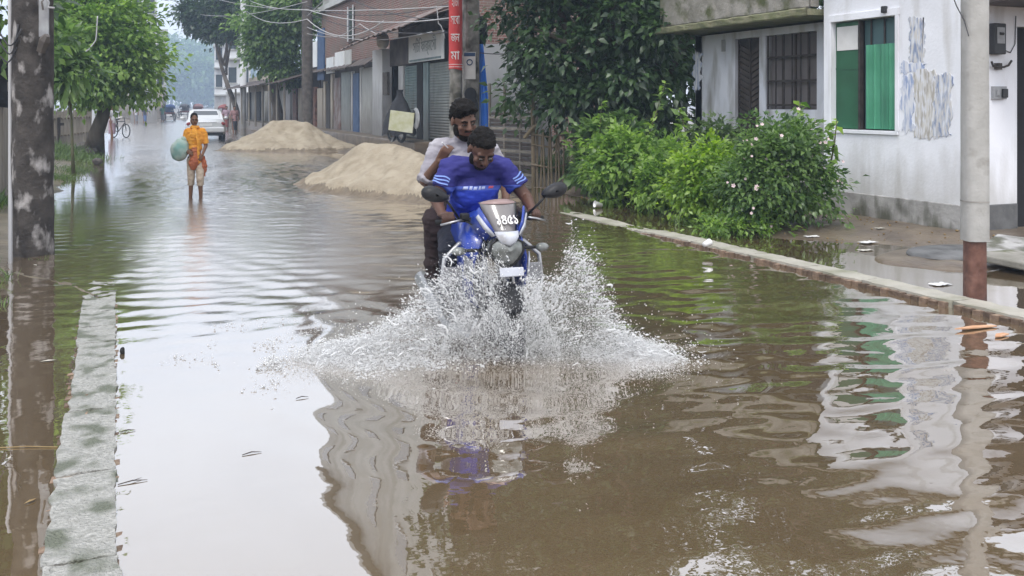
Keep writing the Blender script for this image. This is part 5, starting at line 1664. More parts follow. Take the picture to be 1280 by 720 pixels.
small_person(293, 160, 52, 'person in pink top standing by the far tin awning', 'cl_pink', 'cl_dark', 1.62, .2)
small_person(170, 150, 78, 'far person in white left of the blue rickshaw', 'cl_white', 'cl_grey')
small_person(181, 150, 80, 'far person in dark clothes beside the tan block', 'cl_dark', 'cl_blue')
small_person(192, 149, 84, 'far person in red near the blue rickshaw', 'cl_red', 'cl_dark')
small_person(203, 149, 86, 'far person in green nearest the hazy trees', 'cl_green', 'cl_grey')
small_person(283, 158, 60, 'far person in mauve right of the car', 'cl_mauve', 'cl_red')
def wheel(parent, c, axis, R, r, nm='wheel', sp=12):
    w = MB().torus(c, axis, R, r, 28, 6).build(nm, 'rubber', parent, True, local=True)
    m = MB()
    a = Vector(axis).normalized(); u = a.orthogonal().normalized(); v = a.cross(u)
    for k in range(sp):
        t = 2 * math.pi * k / sp
        m.tube([Vector(c), Vector(c) + (u * math.cos(t) + v * math.sin(t)) * R], .006, 4)
    m.build('spokes', 'steel', w, local=True)['kind'] = 'stuff'
    return w
q = at(150, 168, 45)
bc = thing('bicycle', 'dark bicycle pushed along the left bank under the tree', 'bicycle', (q.x, q.y, .0), .55)
wheel(bc, (0, -.52, .34), (1, 0, 0), .32, .025); wheel(bc, (0, .52, .34), (1, 0, 0), .32, .025)
fb = MB()
for a_, b_ in (((0, .52, .34), (0, .15, .30)), ((0, .15, .30), (0, .22, .85)), ((0, .22, .78), (0, -.38, .80)), ((0, .15, .30), (0, -.38, .72)), ((0, .52, .34), (0, .2, .75)), ((0, -.52, .34), (0, -.36, .98))): fb.tube([a_, b_], .022, 6)
fb.build('frame', 'meter', bc, local=True)
MB().ell((0, .22, .90), (.08, .14, .04)).build('saddle', 'meter', bc, True, local=True)
MB().tube([(-.26, -.25, 1.0), (-.1, -.36, 1.02), (.1, -.36, 1.02), (.26, -.25, 1.0)], .016, 6).build('handlebar', 'steel', bc, local=True)
MB().box(-.12, .4, .72, .12, .8, .74).build('carrier', 'meter', bc, local=True)
def rickshaw(x, y, D, label, hood, rz):
    p = at(x, y, D)
    t = thing('cycle_rickshaw', label, 'rickshaw', (p.x, p.y, max(.0, gz(p.x, p.y))), rz, 'rickshaws far up the street')
    for s in (-1, 1): wheel(t, (s * .5, .5, .36), (1, 0, 0), .34, .03, sp=10)
    wheel(t, (0, -1.1, .36), (1, 0, 0), .34, .03, sp=10)
    MB().box(-.45, .25, .62, .45, .85, .82).build('seat', 'cl_red', t, bevel=.04, local=True)
    MB().box(-.45, .8, .8, .45, .88, 1.3).build('backrest', hood, t, bevel=.03, local=True)
    P = []
    for i in range(7):
        an = math.pi * i / 6
        P.append([(sx * .46, .55 + .38 * math.cos(an), 1.25 + .38 * math.sin(an) - .12 * sx * sx) for sx in (-1, -.5, 0, .5, 1)])
    MB().sheet(P, thick=.02).build('hood', hood, t, True, local=True)
    f = MB()
    for a_, b_ in (((0, -1.1, .36), (0, -.95, 1.0)), ((0, -.95, .85), (0, -.3, .4)), ((0, -.3, .4), (0, .5, .45)), ((-.5, .5, .36), (.5, .5, .36)), ((0, -.35, .4), (0, -.3, .9))): f.tube([a_, b_], .03, 6)
    f.build('frame', 'meter', t, local=True)
    MB().tube([(-.28, -.8, 1.05), (0, -.95, 1.0), (.28, -.8, 1.05)], .02, 6).build('handlebar', 'steel', t, local=True)
    MB().ell((0, -.28, .95), (.1, .15, .05)).build('saddle', 'meter', t, True, local=True)
    return t
rickshaw(214, 152, 92, 'cycle rickshaw with blue hood at the far left of street', 'cl_blue', .2)
rickshaw(228, 152, 106, 'cycle rickshaw with grey hood left of the car', 'cl_grey', -.5)
rickshaw(249, 152, 96, 'cycle rickshaw with pinkish hood behind the silver car', 'cl_pink', .1)
rickshaw(276, 152, 84, 'cycle rickshaw with red hood behind the car on the right', 'cl_red', -.7)
# ------------------------------------------------------------------ motorcycle
PHI = math.radians(4)
SINK = -.20
fa = at(630, 300, 6.22)
BR = -PHI
bo = Vector((fa.x, fa.y, 0)) + Vector((math.sin(PHI), math.cos(PHI), 0)) * .67
MT['bike_blue'] = M('bike_blue', (.012, .045, .36), .32, (.02, .05, .28), 9, coat=.3, spec=.5, col3=(.11, .10, .12), scale3=7, lo3=.56, hi3=.8)
MT['bike_white'] = M('bike_white', (.55, .57, .63), .35, (.45, .46, .50), 9, coat=.2, col3=(.26, .24, .22), scale3=9, lo3=.58, hi3=.8)
MT['bike_black'] = M('bike_black', (.014, .014, .016), .45)
MT['bike_grey'] = M('bike_grey', (.26, .26, .27), .4, spec=.5, metal=.3)
MT['visor'] = M('visor', (.20, .185, .18), .18, spec=.6)
MT['visor_reflection_pink'] = M('visor_reflection_pink', (.30, .21, .20), .3)  # pinkish reflection on the visor edge, put into colour
MT['lens'] = M('lens', (.22, .23, .22), .08, (.10, .11, .10), 18, spec=.8)
MT['amber'] = M('amber', (.55, .22, .03), .25)
bk = thing('motorcycle', 'blue and white motorcycle carrying two riders through the flood', 'motorcycle', (bo.x, bo.y, SINK), BR)
def bp_(mb, name, mat, par=bk, smooth=False, bevel=0.0):
    return mb.build(name, mat, par, smooth, bevel, local=True)
for nm, y in (('front_wheel', -.67), ('rear_wheel', .67)):
    w = bp_(MB().torus((0, y, .305), (1, 0, 0), .25, .055, 40, 12), nm, 'rubber', bk, True)
    m = MB().torus((0, y, .305), (1, 0, 0), .205, .022, 36, 8)
    for k in range(6):
        t = 2 * math.pi * k / 6
        m.tube([(0, y, .305), (0, y + .2 * math.cos(t), .305 + .2 * math.sin(t))], [.022, .014], 6)
    bp_(m, 'rim', 'bike_black', w, True)
    bp_(MB().tube([(.045, y, .305), (.052, y, .305)], .13, 24), 'brake_disc', 'steel', w)
for s in (-1, 1):
    fk = bp_(MB().tube([(s * .095, -.67, .30), (s * .095, -.60, .52)], .03, 12), 'fork_leg', 'bike_black', bk, True)
    bp_(MB().tube([(s * .095, -.60, .52), (s * .095, -.46, .98)], .02, 12), 'fork_tube', 'chrome', fk, True)
P = []                                     # front mudguard
for i in range(13):
    an = math.radians(35 + 90 * i / 12)
    P.append([(xx, -.67 - .335 * math.cos(an) * (1 - .15 * abs(xx) * 8), .305 + (.335 + (.02 if abs(xx) < .05 else -.015)) * math.sin(an)) for xx in (-.085, -.06, 0, .06, .085)])
bp_(MB().sheet(P, thick=.006), 'front_mudguard', 'bike_black', bk, True)
bp_(MB().obox((.01, -.80, .735), (.17, .012, .06), Euler((-.25, 0, 0))), 'front_plate', 'bike_white', bk, bevel=.006)
# head unit: lamp, chin, visor, wings
lampz = .885
P = []
outline = [(-.055, .075), (-.105, .045), (-.112, -.005), (-.085, -.055), (-.045, -.095), (0, -.108), (.045, -.095), (.085, -.055), (.112, -.005), (.105, .045), (.055, .075), (0, .055)]
hl = MB()
for sc_, yy_ in ((1.0, -.63), (1.0, -.735), (.82, -.765), (.4, -.785), (.02, -.79)):
    P.append([(a * sc_, yy_ - .25 * b * 0.35, lampz - .015 + b * sc_) for a, b in outline + outline[:1]])
hl.sheet(P); hd = bp_(hl, 'headlamp', 'lens', bk, True)
bp_(MB().ell((-.045, -.752, lampz - .01), (.035, .02, .042)), 'reflector', 'chrome', hd, True)
bp_(MB().ell((.045, -.752, lampz - .01), (.035, .02, .042)), 'reflector', 'chrome', hd, True)
bez = MB(); bez.tube([(a * 1.06, -.728 - .09 * b, lampz - .015 + b * 1.06) for a, b in outline + outline[:1]], .011, 6); bp_(bez, 'lamp_bezel', 'bike_black', hd, True)
cowl = MB()                                # grey chin piece above the lamp
cowl.sheet([[(-.085, -.72, .985), (0, -.75, .985), (.085, -.72, .985)], [(-.075, -.755, .955), (0, -.79, .945), (.075, -.755, .955)], [(-.05, -.765, .915), (0, -.795, .905), (.05, -.765, .915)]], thick=.02)
bp_(cowl, 'nose_cowl', 'bike_white', bk, True)
vs = MB(); P = []
for i in range(8):
    f = i / 7
    z = .975 + .225 * f; y = -.735 + .17 * f
    w = lerp(.08, .14, f ** .8)
    P.append([(w * k / 4, y + .055 * (k / 4) ** 2 - .012 * (1 - (k / 4) ** 2), z - (.03 * (abs(k) / 4) ** 2 if i == 7 else 0)) for k in range(-4, 5)])
vs.sheet(P, thick=.006); visor = bp_(vs, 'visor', 'visor', bk, True)
vp = MB(); vp.sheet([[(p[0] * .97, p[1] - .008, p[2]) for p in P[i]] for i in (6, 7)], thick=.002); bp_(vp, 'visor_reflection', 'visor_reflection_pink', visor, True)  # painted strip for the reflection along the visor's top edge
mt_ = XF[bk]
fp = mt_ @ Vector((.014, -.692, 1.068))
nrm_ = (mt_.to_3x3() @ Vector((0, -.80, .58)))
text('১৪৫১', .105, 'white_ink', visor, facing(fp, nrm_), extrude=.003, width=.15, bold=.0012)
for s in (-1, 1):
    # blue cheek wings with a white stripe, either side of the visor and lamp
    wg = MB()
    wg.sheet([[(s * .082, -.73, .985), (s * .105, -.70, .975), (s * .125, -.66, .93)], [(s * .125, -.70, 1.06), (s * .155, -.66, 1.03), (s * .165, -.60, .97)], [(s * .165, -.62, 1.15), (s * .19, -.57, 1.10), (s * .195, -.50, 1.02)]], thick=.012 * s)
    g = bp_(wg, 'cheek_panel', 'bike_blue', bk, True)
    st_ = MB(); st_.sheet([[(s * .086, -.742, .972), (s * .104, -.72, .96)], [(s * .135, -.706, 1.035), (s * .152, -.685, 1.015)], [(s * .175, -.64, 1.105), (s * .186, -.62, 1.085)]], thick=.008 * s)
    bp_(st_, 'cheek_stripe', 'bike_white', g, True)
    # tank shroud
    sh_ = MB()
    sh_.sheet([[(s * .12, -.60, .93), (s * .17, -.40, 1.02), (s * .17, -.05, 1.02)], [(s * .175, -.60, .80), (s * .21, -.40, .88), (s * .19, -.05, .90)], [(s * .185, -.55, .60), (s * .205, -.38, .66), (s * .18, -.1, .72)], [(s * .12, -.50, .44), (s * .16, -.36, .48), (s * .14, -.15, .55)]], thick=.02 * s)
    q_ = bp_(sh_, 'tank_shroud', 'bike_blue', bk, True)
    sw = MB(); sw.sheet([[(s * .20, -.612, .79), (s * .232, -.52, .82)], [(s * .20, -.585, .66), (s * .226, -.50, .68)]], thick=.01 * s); bp_(sw, 'shroud_panel', 'bike_white' if s > 0 else 'bike_grey', q_, True)
    # handlebar end: grip, lever, mirror
    mr_ = MB().tube([(s * .25, -.43, 1.06), (s * .33, -.50, 1.16), (s * .365, -.50, 1.20)], .009, 8)
    mi_ = bp_(mr_, 'mirror', 'bike_black', bk, True)
    mm = MB(); P = []
    oc = Vector((s * .435, -.50, 1.235)); ax = Vector((s * .96, 0, .28)); uz = Vector((-.28 * s, 0, .96))
    for yy_, kk_ in ((-.055, .12), (-.05, .55), (-.035, .85), (-.008, 1.0), (.012, 1.0), (.014, .05)):
        ring = []
        for j in range(21):
            an = 2 * math.pi * j / 20
            ex = (.098 if math.cos(an) > 0 else .10) * math.cos(an)
            ez = .052 * math.sin(an) * (1 + .25 * math.cos(an))
            ring.append(oc + (ax * ex + uz * ez) * kk_ + Vector((0, yy_, 0)))
        P.append(ring)
    mm.sheet(P); bp_(mm, 'mirror_shell', 'bike_black', mi_, True)
    bp_(MB().ell(oc + Vector((0, .016, 0)), (.085, .003, .043), Euler((0, -.28 * s, 0))), 'mirror_glass', 'chrome', mi_, True)
    ind = MB(); ind.tube([(s * .13, -.60, .86), (s * .27, -.60, .86)], .012, 8); io = bp_(ind, 'indicator', 'bike_black', bk, True)
    bp_(MB().ell((s * .30, -.61, .86), (.05, .035, .03)), 'indicator_lens', 'lens', io, True)
    # chrome leg guard
    lg = MB().tube([(s * .08, -.38, .42), (s * .30, -.42, .46), (s * .37, -.42, .60), (s * .35, -.42, .78), (s * .24, -.40, .88), (s * .1, -.38, .86)], .016, 8)
    bp_(lg, 'leg_guard', 'steel', bk, True)
    lp = MB().obox((s * .295, -.43, .66), (.14, .02, .13)); bp_(lp, 'guard_panel', 'bike_grey', bk, bevel=.02)
    bp_(MB().tube([(s * .13, -.05, .36), (s * .27, -.05, .34)], .018, 8), 'footrest', 'rubber', bk)
hb = MB().tube([(-.37, -.37, 1.03), (-.25, -.43, 1.045), (-.12, -.47, 1.04), (.12, -.47, 1.04), (.25, -.43, 1.045), (.37, -.37, 1.03)], .0125, 10)
hbo = bp_(hb, 'handlebar', 'bike_black', bk, True)
for s in (-1, 1):
    bp_(MB().tube([(s * .265, -.425, 1.043), (s * .395, -.36, 1.026)], .019, 12), 'grip', 'rubber', hbo, True)
    bp_(MB().tube([(s * .22, -.47, 1.055), (s * .30, -.49, 1.045), (s * .385, -.45, 1.02)], .008, 6), 'lever', 'steel', hbo, True)
    bp_(MB().obox((s * .215, -.46, 1.075), (.06, .06, .045)), 'reservoir' if s > 0 else 'switch_pod', 'bike_black', hbo, bevel=.01)
bp_(MB().obox((0, -.56, 1.06), (.16, .06, .09), Euler((-.6, 0, 0))), 'instrument_panel', 'bike_black', bk, bevel=.015)
tk = MB(); tk.ell((0, -.18, .93), (.155, .30, .15)); tk.ell((0, -.02, .87), (.12, .25, .12)); bp_(tk, 'fuel_tank', 'bike_blue', bk, True)
stt = MB(); stt.ell((0, .25, .82), (.13, .30, .075)); stt.ell((0, .58, .90), (.12, .28, .07)); bp_(stt, 'seat', 'bike_black', bk, True)
tl = MB(); tl.sheet([[(-.12, .2, .78), (-.15, .5, .84), (-.08, .98, .98)], [(-.13, .2, .66), (-.12, .5, .74), (-.07, .95, .9)], [(.13, .2, .66), (.12, .5, .74), (.07, .95, .9)], [(.12, .2, .78), (.15, .5, .84), (.08, .98, .98)]], thick=.01); bp_(tl, 'tail_panel', 'bike_blue', bk, True)
en = MB(); en.box(-.16, -.28, .22, .16, .18, .52); en.ell((0, -.34, .46), (.11, .13, .13)); ee = bp_(en, 'engine', 'bike_grey', bk, bevel=.03)
for k in range(6): bp_(MB().box(-.13, -.45, .37 + k * .032, .13, -.20, .38 + k * .032), 'cooling_fin', 'bike_grey', ee)
bp_(MB().tube([(-.08, -.42, .40), (-.14, -.36, .22), (-.19, .1, .2), (-.20, .45, .30), (-.20, .85, .42)], [.022, .022, .03, .055, .06], 12), 'exhaust', 'steel', bk, True)
fr_ = MB()
for s in (-1, 1):
    fr_.tube([(s * .04, -.45, .90), (s * .1, -.30, .55), (s * .12, -.1, .24), (s * .12, .2, .24), (s * .12, .3, .6), (s * .1, .85, .85)], .02, 8); fr_.tube([(s * .09, .2, .32), (s * .09, .67, .305)], .025, 8)
fr_.tube([(0, -.45, .90), (0, .2, .74), (0, .6, .8)], .028, 8); bp_(fr_, 'frame', 'bike_black', bk, True)
bp_(MB().box(-.10, .9, .84, .10, .96, .90), 'tail_lamp', 'tail_red', bk, bevel=.01)

for s, z_ in ((-1, 1.0), (1, .97), (-1, .94)):
    bp_(MB().tube([(s * .23, -.455, 1.05), (s * .17, -.56, z_ + .08), (s * .10, -.60, z_ - .05), (s * .06, -.50, .80)], .006, 6), 'cable', 'rubber', bk, True)
# ------------------------------------------------------------------ driver in the blue T-shirt
sk1 = skin('driver', (.088, .042, .028))  # both riders' skin colours darkened to carry the shade on their faces
sk2 = skin('passenger', (.125, .064, .042))
cloth('jeans_dark', (.025, .027, .04), (.035, .037, .05))
cloth('trousers_dark', (.03, .02, .022), (.045, .032, .033))
cloth('shirt_pale', (.29, .275, .31), (.40, .385, .41))
# T-shirt cloth: navy yoke, pale printed chest band, royal blue body; the print is part of the cloth
def tshirt():
    m, nt, b = newmat('tshirt_blue')
    L = nt.links.new
    tc = nt.nodes.new('ShaderNodeTexCoord')
    sp_ = nt.nodes.new('ShaderNodeSeparateXYZ'); L(tc.outputs['Object'], sp_.inputs['Vector'])
    r = nt.nodes.new('ShaderNodeValToRGB'); r.color_ramp.interpolation = 'CONSTANT'
    mr = nt.nodes.new('ShaderNodeMapRange'); mr.inputs['From Min'].default_value = .9; mr.inputs['From Max'].default_value = 1.5
    n = nt.nodes.new('ShaderNodeTexNoise'); n.inputs['Scale'].default_value = 9; n.inputs['Detail'].default_value = 2
    L(tc.outputs['Object'], n.inputs['Vector'])
    mm = nt.nodes.new('ShaderNodeMath'); mm.operation = 'MULTIPLY_ADD'; mm.inputs[1].default_value = .02
    L(n.outputs['Fac'], mm.inputs[0]); L(sp_.outputs['Z'], mm.inputs[2])
    L(mm.outputs[0], mr.inputs['Value'])
    e = r.color_ramp.elements
    e[0].position = 0; e[0].color = (.018, .038, .34, 1)
    e[1].position = .545; e[1].color = (.075, .115, .45, 1)
    k = e.new(.60); k.color = (.030, .030, .17, 1)
    k = e.new(.0 + .46); k.color = (.024, .05, .38, 1)
    L(mr.outputs['Result'], r.inputs['Fac'])
    L(r.outputs['Color'], b.inputs['Base Color'])
    b.inputs['Roughness'].default_value = .75
    b.inputs['Specular IOR Level'].default_value = .25
    bn_ = nt.nodes.new('ShaderNodeTexNoise'); bn_.inputs['Scale'].default_value = 26; bn_.inputs['Detail'].default_value = 5
    L(tc.outputs['Object'], bn_.inputs['Vector'])
    bb_ = nt.nodes.new('ShaderNodeBump'); bb_.inputs['Strength'].default_value = .25; bb_.inputs['Distance'].default_value = .01
    L(bn_.outputs['Fac'], bb_.inputs['Height']); L(bb_.outputs['Normal'], b.inputs['Normal'])
    return m
MT['tshirt'] = tshirt()
MT['print_pale'] = M('print_pale', (.20, .30, .66), .7)
MT['print_white'] = M('print_white', (.42, .48, .72), .7)
MT['print_red'] = M('print_red', (.55, .10, .14), .7)
d1 = thing('person', 'driver in blue T-shirt with striped sleeves looking down at the handlebar', 'person', (bo.x, bo.y, SINK), BR)
hc = Vector((-.02, -.235, 1.525))
Rh = (Euler((.72, 0, .05)).to_matrix())
B = MB()
Pd = head_prims(B, hc, Rh, 1.17)
B.cap((0, -.06, 1.38), (-.015, -.17, 1.475), .064, .060)
B.ell((0, .00, 1.26), (.18, .12, .20), Euler((-.35, 0, 0))); B.ell((0, .14, 1.02), (.155, .115, .17), Euler((-.3, 0, 0))); B.ell((0, .22, .90), (.17, .15, .12))
B.cap((-.17, -.05, 1.385), (.17, -.05, 1.385), .07, .07)
grip = {-1: Vector((-.325, -.40, 1.06)), 1: Vector((.325, -.40, 1.06))}
ARM = {}
for s in (-1, 1):
    sh0 = Vector((s * .205, -.04, 1.375)); el = Vector((s * (.325 if s < 0 else .365), -.11, 1.155)); wr = grip[s] + Vector((s * .012, .085, .022))
    ARM[s] = (sh0, el, wr)
    B.chain([sh0, el, wr], [.060, .047, .031], 14)
    B.ell(el.lerp(wr, .25), (.046, .046, .05))
    # hand closed on the grip: knuckles forward, fingers over and under
    gdir = Vector((s * .13, .065, -.017)).normalized()
    for k, Lf in ((-.036, 1.0), (-.012, 1.08), (.012, 1.0), (.036, .85)):
        a = grip[s] + gdir * k + Vector((0, .045, .020))
        B.cap(wr + gdir * k * .6, a, .017, .0145, 8)
        pts = [a, grip[s] + gdir * k + Vector((0, -.006, .032 * Lf)), grip[s] + gdir * k + Vector((0, -.038 * Lf, .004)), grip[s] + gdir * k + Vector((0, -.020, -.028)), grip[s] + gdir * k + Vector((0, .004, -.030))]
        B.chain(pts, [.0125, .0115, .0105, .0098, .009], 8)
    th = [wr - gdir * .03, grip[s] - gdir * .058 + Vector((0, .028, -.004)), grip[s] - gdir * .055 + Vector((0, -.006, -.028))]
    B.chain(th, [.016, .0125, .0105], 8)
    hip = Vector((s * .10, .22, .88)); kn = Vector((s * .245, -.19, .80)); an = Vector((s * .215, .0, .40)); to = Vector((s * .225, -.16, .375))
    B.chain([hip, kn, an], [.095, .066, .045], 12)
    B.cap(an + Vector((0, .03, -.03)), to, .04, .03)
db = figure_part('body', B, sk1, d1, .0075, 1)
face_parts(Pd, Rh, 1.17, db, closed=True)
hr = MB(); hr.ell(Pd(0, .022, .060), (.094, .110, .088), Rh); hr.ell(Pd(0, .055, .01), (.093, .078, .094), Rh); hr.ell(Pd(0, -.045, .090), (.070, .048, .036), Rh)
for v_ in hr.v: v_ += v_.normalized() * 0
figure_part('hair', hr, 'hair', d1, .007, 1, .009, 34, 2)
brd = MB(); brd.ell(Pd(0, -.048, -.092), (.052, .042, .036), Rh); brd.ell(Pd(-.052, -.018, -.060), (.022, .041, .048), Rh); brd.ell(Pd(.052, -.018, -.060), (.022, .041, .048), Rh); brd.cap(Pd(-.024, -.096, -.047), Pd(.024, -.096, -.047), .007, .007, 8)
figure_part('beard', brd, 'hair', d1, .006, 1, .003, 70, 5)
T = MB()
T.ell((0, .00, 1.26), (.197, .140, .205), Euler((-.35, 0, 0))); T.ell((0, .12, 1.04), (.183, .140, .19), Euler((-.3, 0, 0))); T.cap((-.165, -.05, 1.378), (.165, -.05, 1.378), .090, .090)
T.tube([(0, .02, 1.16), (0, .15, .98), (0, .19, .88)], [.185, .19, .185], 18, flat=.78)
T.torus((0, -.085, 1.435), (0, -.55, .85), .066, .014, 20, 8)
for s in (-1, 1):
    sh0, el, wr = ARM[s]
    T.tube([sh0 + Vector((-s * .05, 0, .01)), sh0, sh0.lerp(el, .35), sh0.lerp(el, .66)], [.088, .090, .086, .082], 16)
ts = figure_part('t_shirt', T, 'tshirt', d1, .008, 2, .017, 7, 4)
for s in (-1, 1):                           # printed bars on the sleeve hems
    sh0, el, wr = ARM[s]
    ax = (el - sh0).normalized()
    outv = Vector((s * .55, -.80, .2)); outv = (outv - ax * outv.dot(ax)).normalized(); sdv = ax.cross(outv)
    for k, f_ in enumerate((.40, .49, .58)):
        c_ = sh0.lerp(el, f_)
        P = []
        for w_ in (-.005, .005):
            P.append([c_ + ax * (w_ + .006 * math.sin(a_ * 4 + k)) + (outv * math.cos(a_) + sdv * math.sin(a_)) * .0905 for a_ in [-.75 + 1.5 * q_ / 10 for q_ in range(11)]])
        bp_(MB().sheet(P, thick=.004), 'sleeve_print', 'print_pale', ts)
# chest print: short pale strokes and a red mark
from mathutils.bvhtree import BVHTree
bv = BVHTree.FromPolygons([v.co.copy() for v in ts.data.vertices], [tuple(p.vertices) for p in ts.data.polygons])
for x_, w_, z_, h_, mt in ((-.110, .034, 1.238, .022, 'print_white'), (-.072, .020, 1.238, .026, 'print_white'), (-.040, .026, 1.236, .022, 'print_white'), (-.006, .018, 1.238, .024, 'print_white'), (.022, .026, 1.238, .020, 'print_white'), (.085, .040, 1.240, .016, 'print_red')):
    P = []
    for b_ in range(3):
        row = []
        for a_ in range(5):
            X_ = x_ + w_ * (a_ / 4 - .5) + .004 * (b_ - 1); Z_ = z_ + h_ * (b_ / 2 - .5)
            hit = bv.ray_cast(Vector((X_, -1, Z_)), Vector((0, 1, 0)))
            row.append((hit[0] if hit[0] else Vector((X_, -.15, Z_))) + Vector((0, -.0035, 0)))
        P.append(row)
    bp_(MB().sheet(P, thick=.002), 'chest_print', mt, ts, True)
J = MB()
for s in (-1, 1):
    hip = Vector((s * .10, .22, .88)); kn = Vector((s * .245, -.19, .80)); an = Vector((s * .215, .0, .40))
    J.tube([hip + Vector((0, .04, 0)), hip.lerp(kn, .5), kn, kn.lerp(an, .1) + Vector((0, -.02, 0)), kn.lerp(an, .55), an + Vector((0, 0, .01))], [.125, .105, .085, .083, .070, .062], 14)
J.ell((0, .22, .89), (.185, .165, .125))
for s in (-1, 1): J.ell((s * .245, -.19, .80), (.09, .09, .09))
figure_part('trousers', J, 'jeans_dark', d1, .009, 2, .012, 9, 7)
for s in (-1, 1):
    an = Vector((s * .215, .0, .40)); to = Vector((s * .225, -.16, .375))
    m_ = MB(); m_.cap(an + Vector((0, .035, -.04)), to + Vector((0, -.01, -.005)), .048, .038); m_.ell(an + Vector((0, .02, -.005)), (.05, .055, .04))
    figure_part('shoe', m_, 'bike_black', d1, .008, 1)

# ------------------------------------------------------------------ passenger behind, cigarette in hand
d2 = thing('person', 'bearded passenger in pale shirt behind the driver holding a cigarette', 'person', tuple(XF[bk] @ Vector((.05, -.03, 0))), BR)
hc = Vector((-.045, .34, 1.725))
Rh = Euler((.34, -.08, .10)).to_matrix()
B = MB()
Pp = head_prims(B, hc, Rh, 1.16)
B.cap((-.02, .44, 1.55), (-.03, .39, 1.67), .062, .056)
B.ell((-.01, .47, 1.38), (.18, .12, .21), Euler((-.25, 0, 0))); B.ell((0, .56, 1.14), (.15, .115, .18), Euler((-.2, 0, 0))); B.ell((0, .60, .99), (.165, .14, .12))
B.cap((-.20, .44, 1.515), (.17, .44, 1.50), .066, .066)
shR = Vector((-.225, .43, 1.50)); elR = Vector((-.345, .37, 1.26)); wrR = Vector((-.285, .16, 1.425))
B.chain([shR, elR, wrR], [.056, .045, .030], 12)
hand(B, wrR, None, (.35, -.45, .80), (.75, .0, -.35), (-.55, -.75, -.1), .62, 1.05)
shL = Vector((.195, .43, 1.485)); elL = Vector((.335, .46, 1.25)); wrL = Vector((.27, .25, 1.08))
B.chain([shL, elL, wrL], [.056, .045, .030], 12)
hand(B, wrL, None, (-.1, -.75, -.5), (-.9, 0, .1), (.1, -.5, .85), .3, 1.05)
for s in (-1, 1):
    hip = Vector((s * .10, .60, .98)); kn = Vector((s * .31, .22, .97)); an = Vector((s * .29, .34, .53)); to = Vector((s * .31, .18, .49))
    B.chain([hip, kn, an], [.095, .066, .045], 12)
    B.cap(an + Vector((0, .03, -.03)), to, .04, .03)
pb_ = figure_part('body', B, sk2, d2, .0075, 1)
face_parts(Pp, Rh, 1.16, pb_)
hr = MB(); hr.ell(Pp(0, .022, .062), (.102, .114, .096), Rh); hr.ell(Pp(0, .055, .01), (.098, .080, .096), Rh); hr.ell(Pp(-.018, -.050, .100), (.078, .056, .042), Rh); hr.ell(Pp(-.055, -.03, .080), (.044, .066, .055), Rh); hr.ell(Pp(.03, -.06, .09), (.05, .035, .025), Rh)
figure_part('hair', hr, 'hair', d2, .007, 1, .012, 28, 2)
brd = MB(); brd.ell(Pp(0, -.046, -.096), (.056, .046, .048), Rh); brd.ell(Pp(-.054, -.016, -.060), (.024, .043, .054), Rh); brd.ell(Pp(.054, -.016, -.060), (.024, .043, .054), Rh); brd.cap(Pp(-.026, -.095, -.046), Pp(.026, -.095, -.046), .008, .008, 8)
figure_part('beard', brd, 'hair', d2, .006, 1, .004, 60, 5)
T = MB()
T.ell((-.01, .47, 1.38), (.197, .14, .215), Euler((-.25, 0, 0))); T.cap((-.205, .44, 1.512), (.175, .44, 1.497), .080, .080); T.tube([(0, .50, 1.28), (0, .57, 1.08), (0, .59, .96)], [.185, .185, .185], 18, flat=.78)
T.torus((-.02, .425, 1.582), (0, -.45, .9), .068, .016, 20, 8)
T.tube([shR + Vector((.05, 0, 0)), shR, shR.lerp(elR, .5), elR, elR.lerp(wrR, .25)], [.082, .083, .076, .070, .062], 14)
T.tube([shL + Vector((-.05, 0, 0)), shL, shL.lerp(elL, .5), elL + Vector((0, 0, .01))], [.082, .083, .078, .072], 14)
figure_part('shirt', T, 'shirt_pale', d2, .008, 2, .014, 8, 9)
J = MB()
for s in (-1, 1):
    hip = Vector((s * .10, .60, .98)); kn = Vector((s * .31, .22, .97)); an = Vector((s * .29, .34, .53))
    J.tube([hip + Vector((0, .04, 0)), hip.lerp(kn, .5), kn, kn.lerp(an, .12) + Vector((0, -.02, 0)), kn.lerp(an, .55), an + Vector((0, 0, .0))], [.125, .108, .092, .09, .075, .066], 14)
J.ell((0, .60, .99), (.185, .16, .12))
for s in (-1, 1): J.ell((s * .31, .22, .97), (.098, .098, .098))
figure_part('trousers', J, 'trousers_dark', d2, .009, 2, .014, 9, 7)
for s in (-1, 1):
    an = Vector((s * .29, .34, .53)); to = Vector((s * .31, .18, .49))
    m_ = MB(); m_.cap(an + Vector((0, .035, -.04)), to + Vector((0, -.01, -.005)), .046, .036)
    figure_part('shoe', m_, 'bike_black', d2, .008, 1)
cg = XF[d2] @ Vector((-.255, .085, 1.535)); cd = (XF[d2].to_3x3() @ Vector((-.55, -.35, .45))).normalized()
tag(MB().tube([cg - cd * .02, cg + cd * .055], .0045, 8).build('cigarette', 'white_plastic', None), 'white cigarette between the passenger\'s raised fingers', 'cigarette')
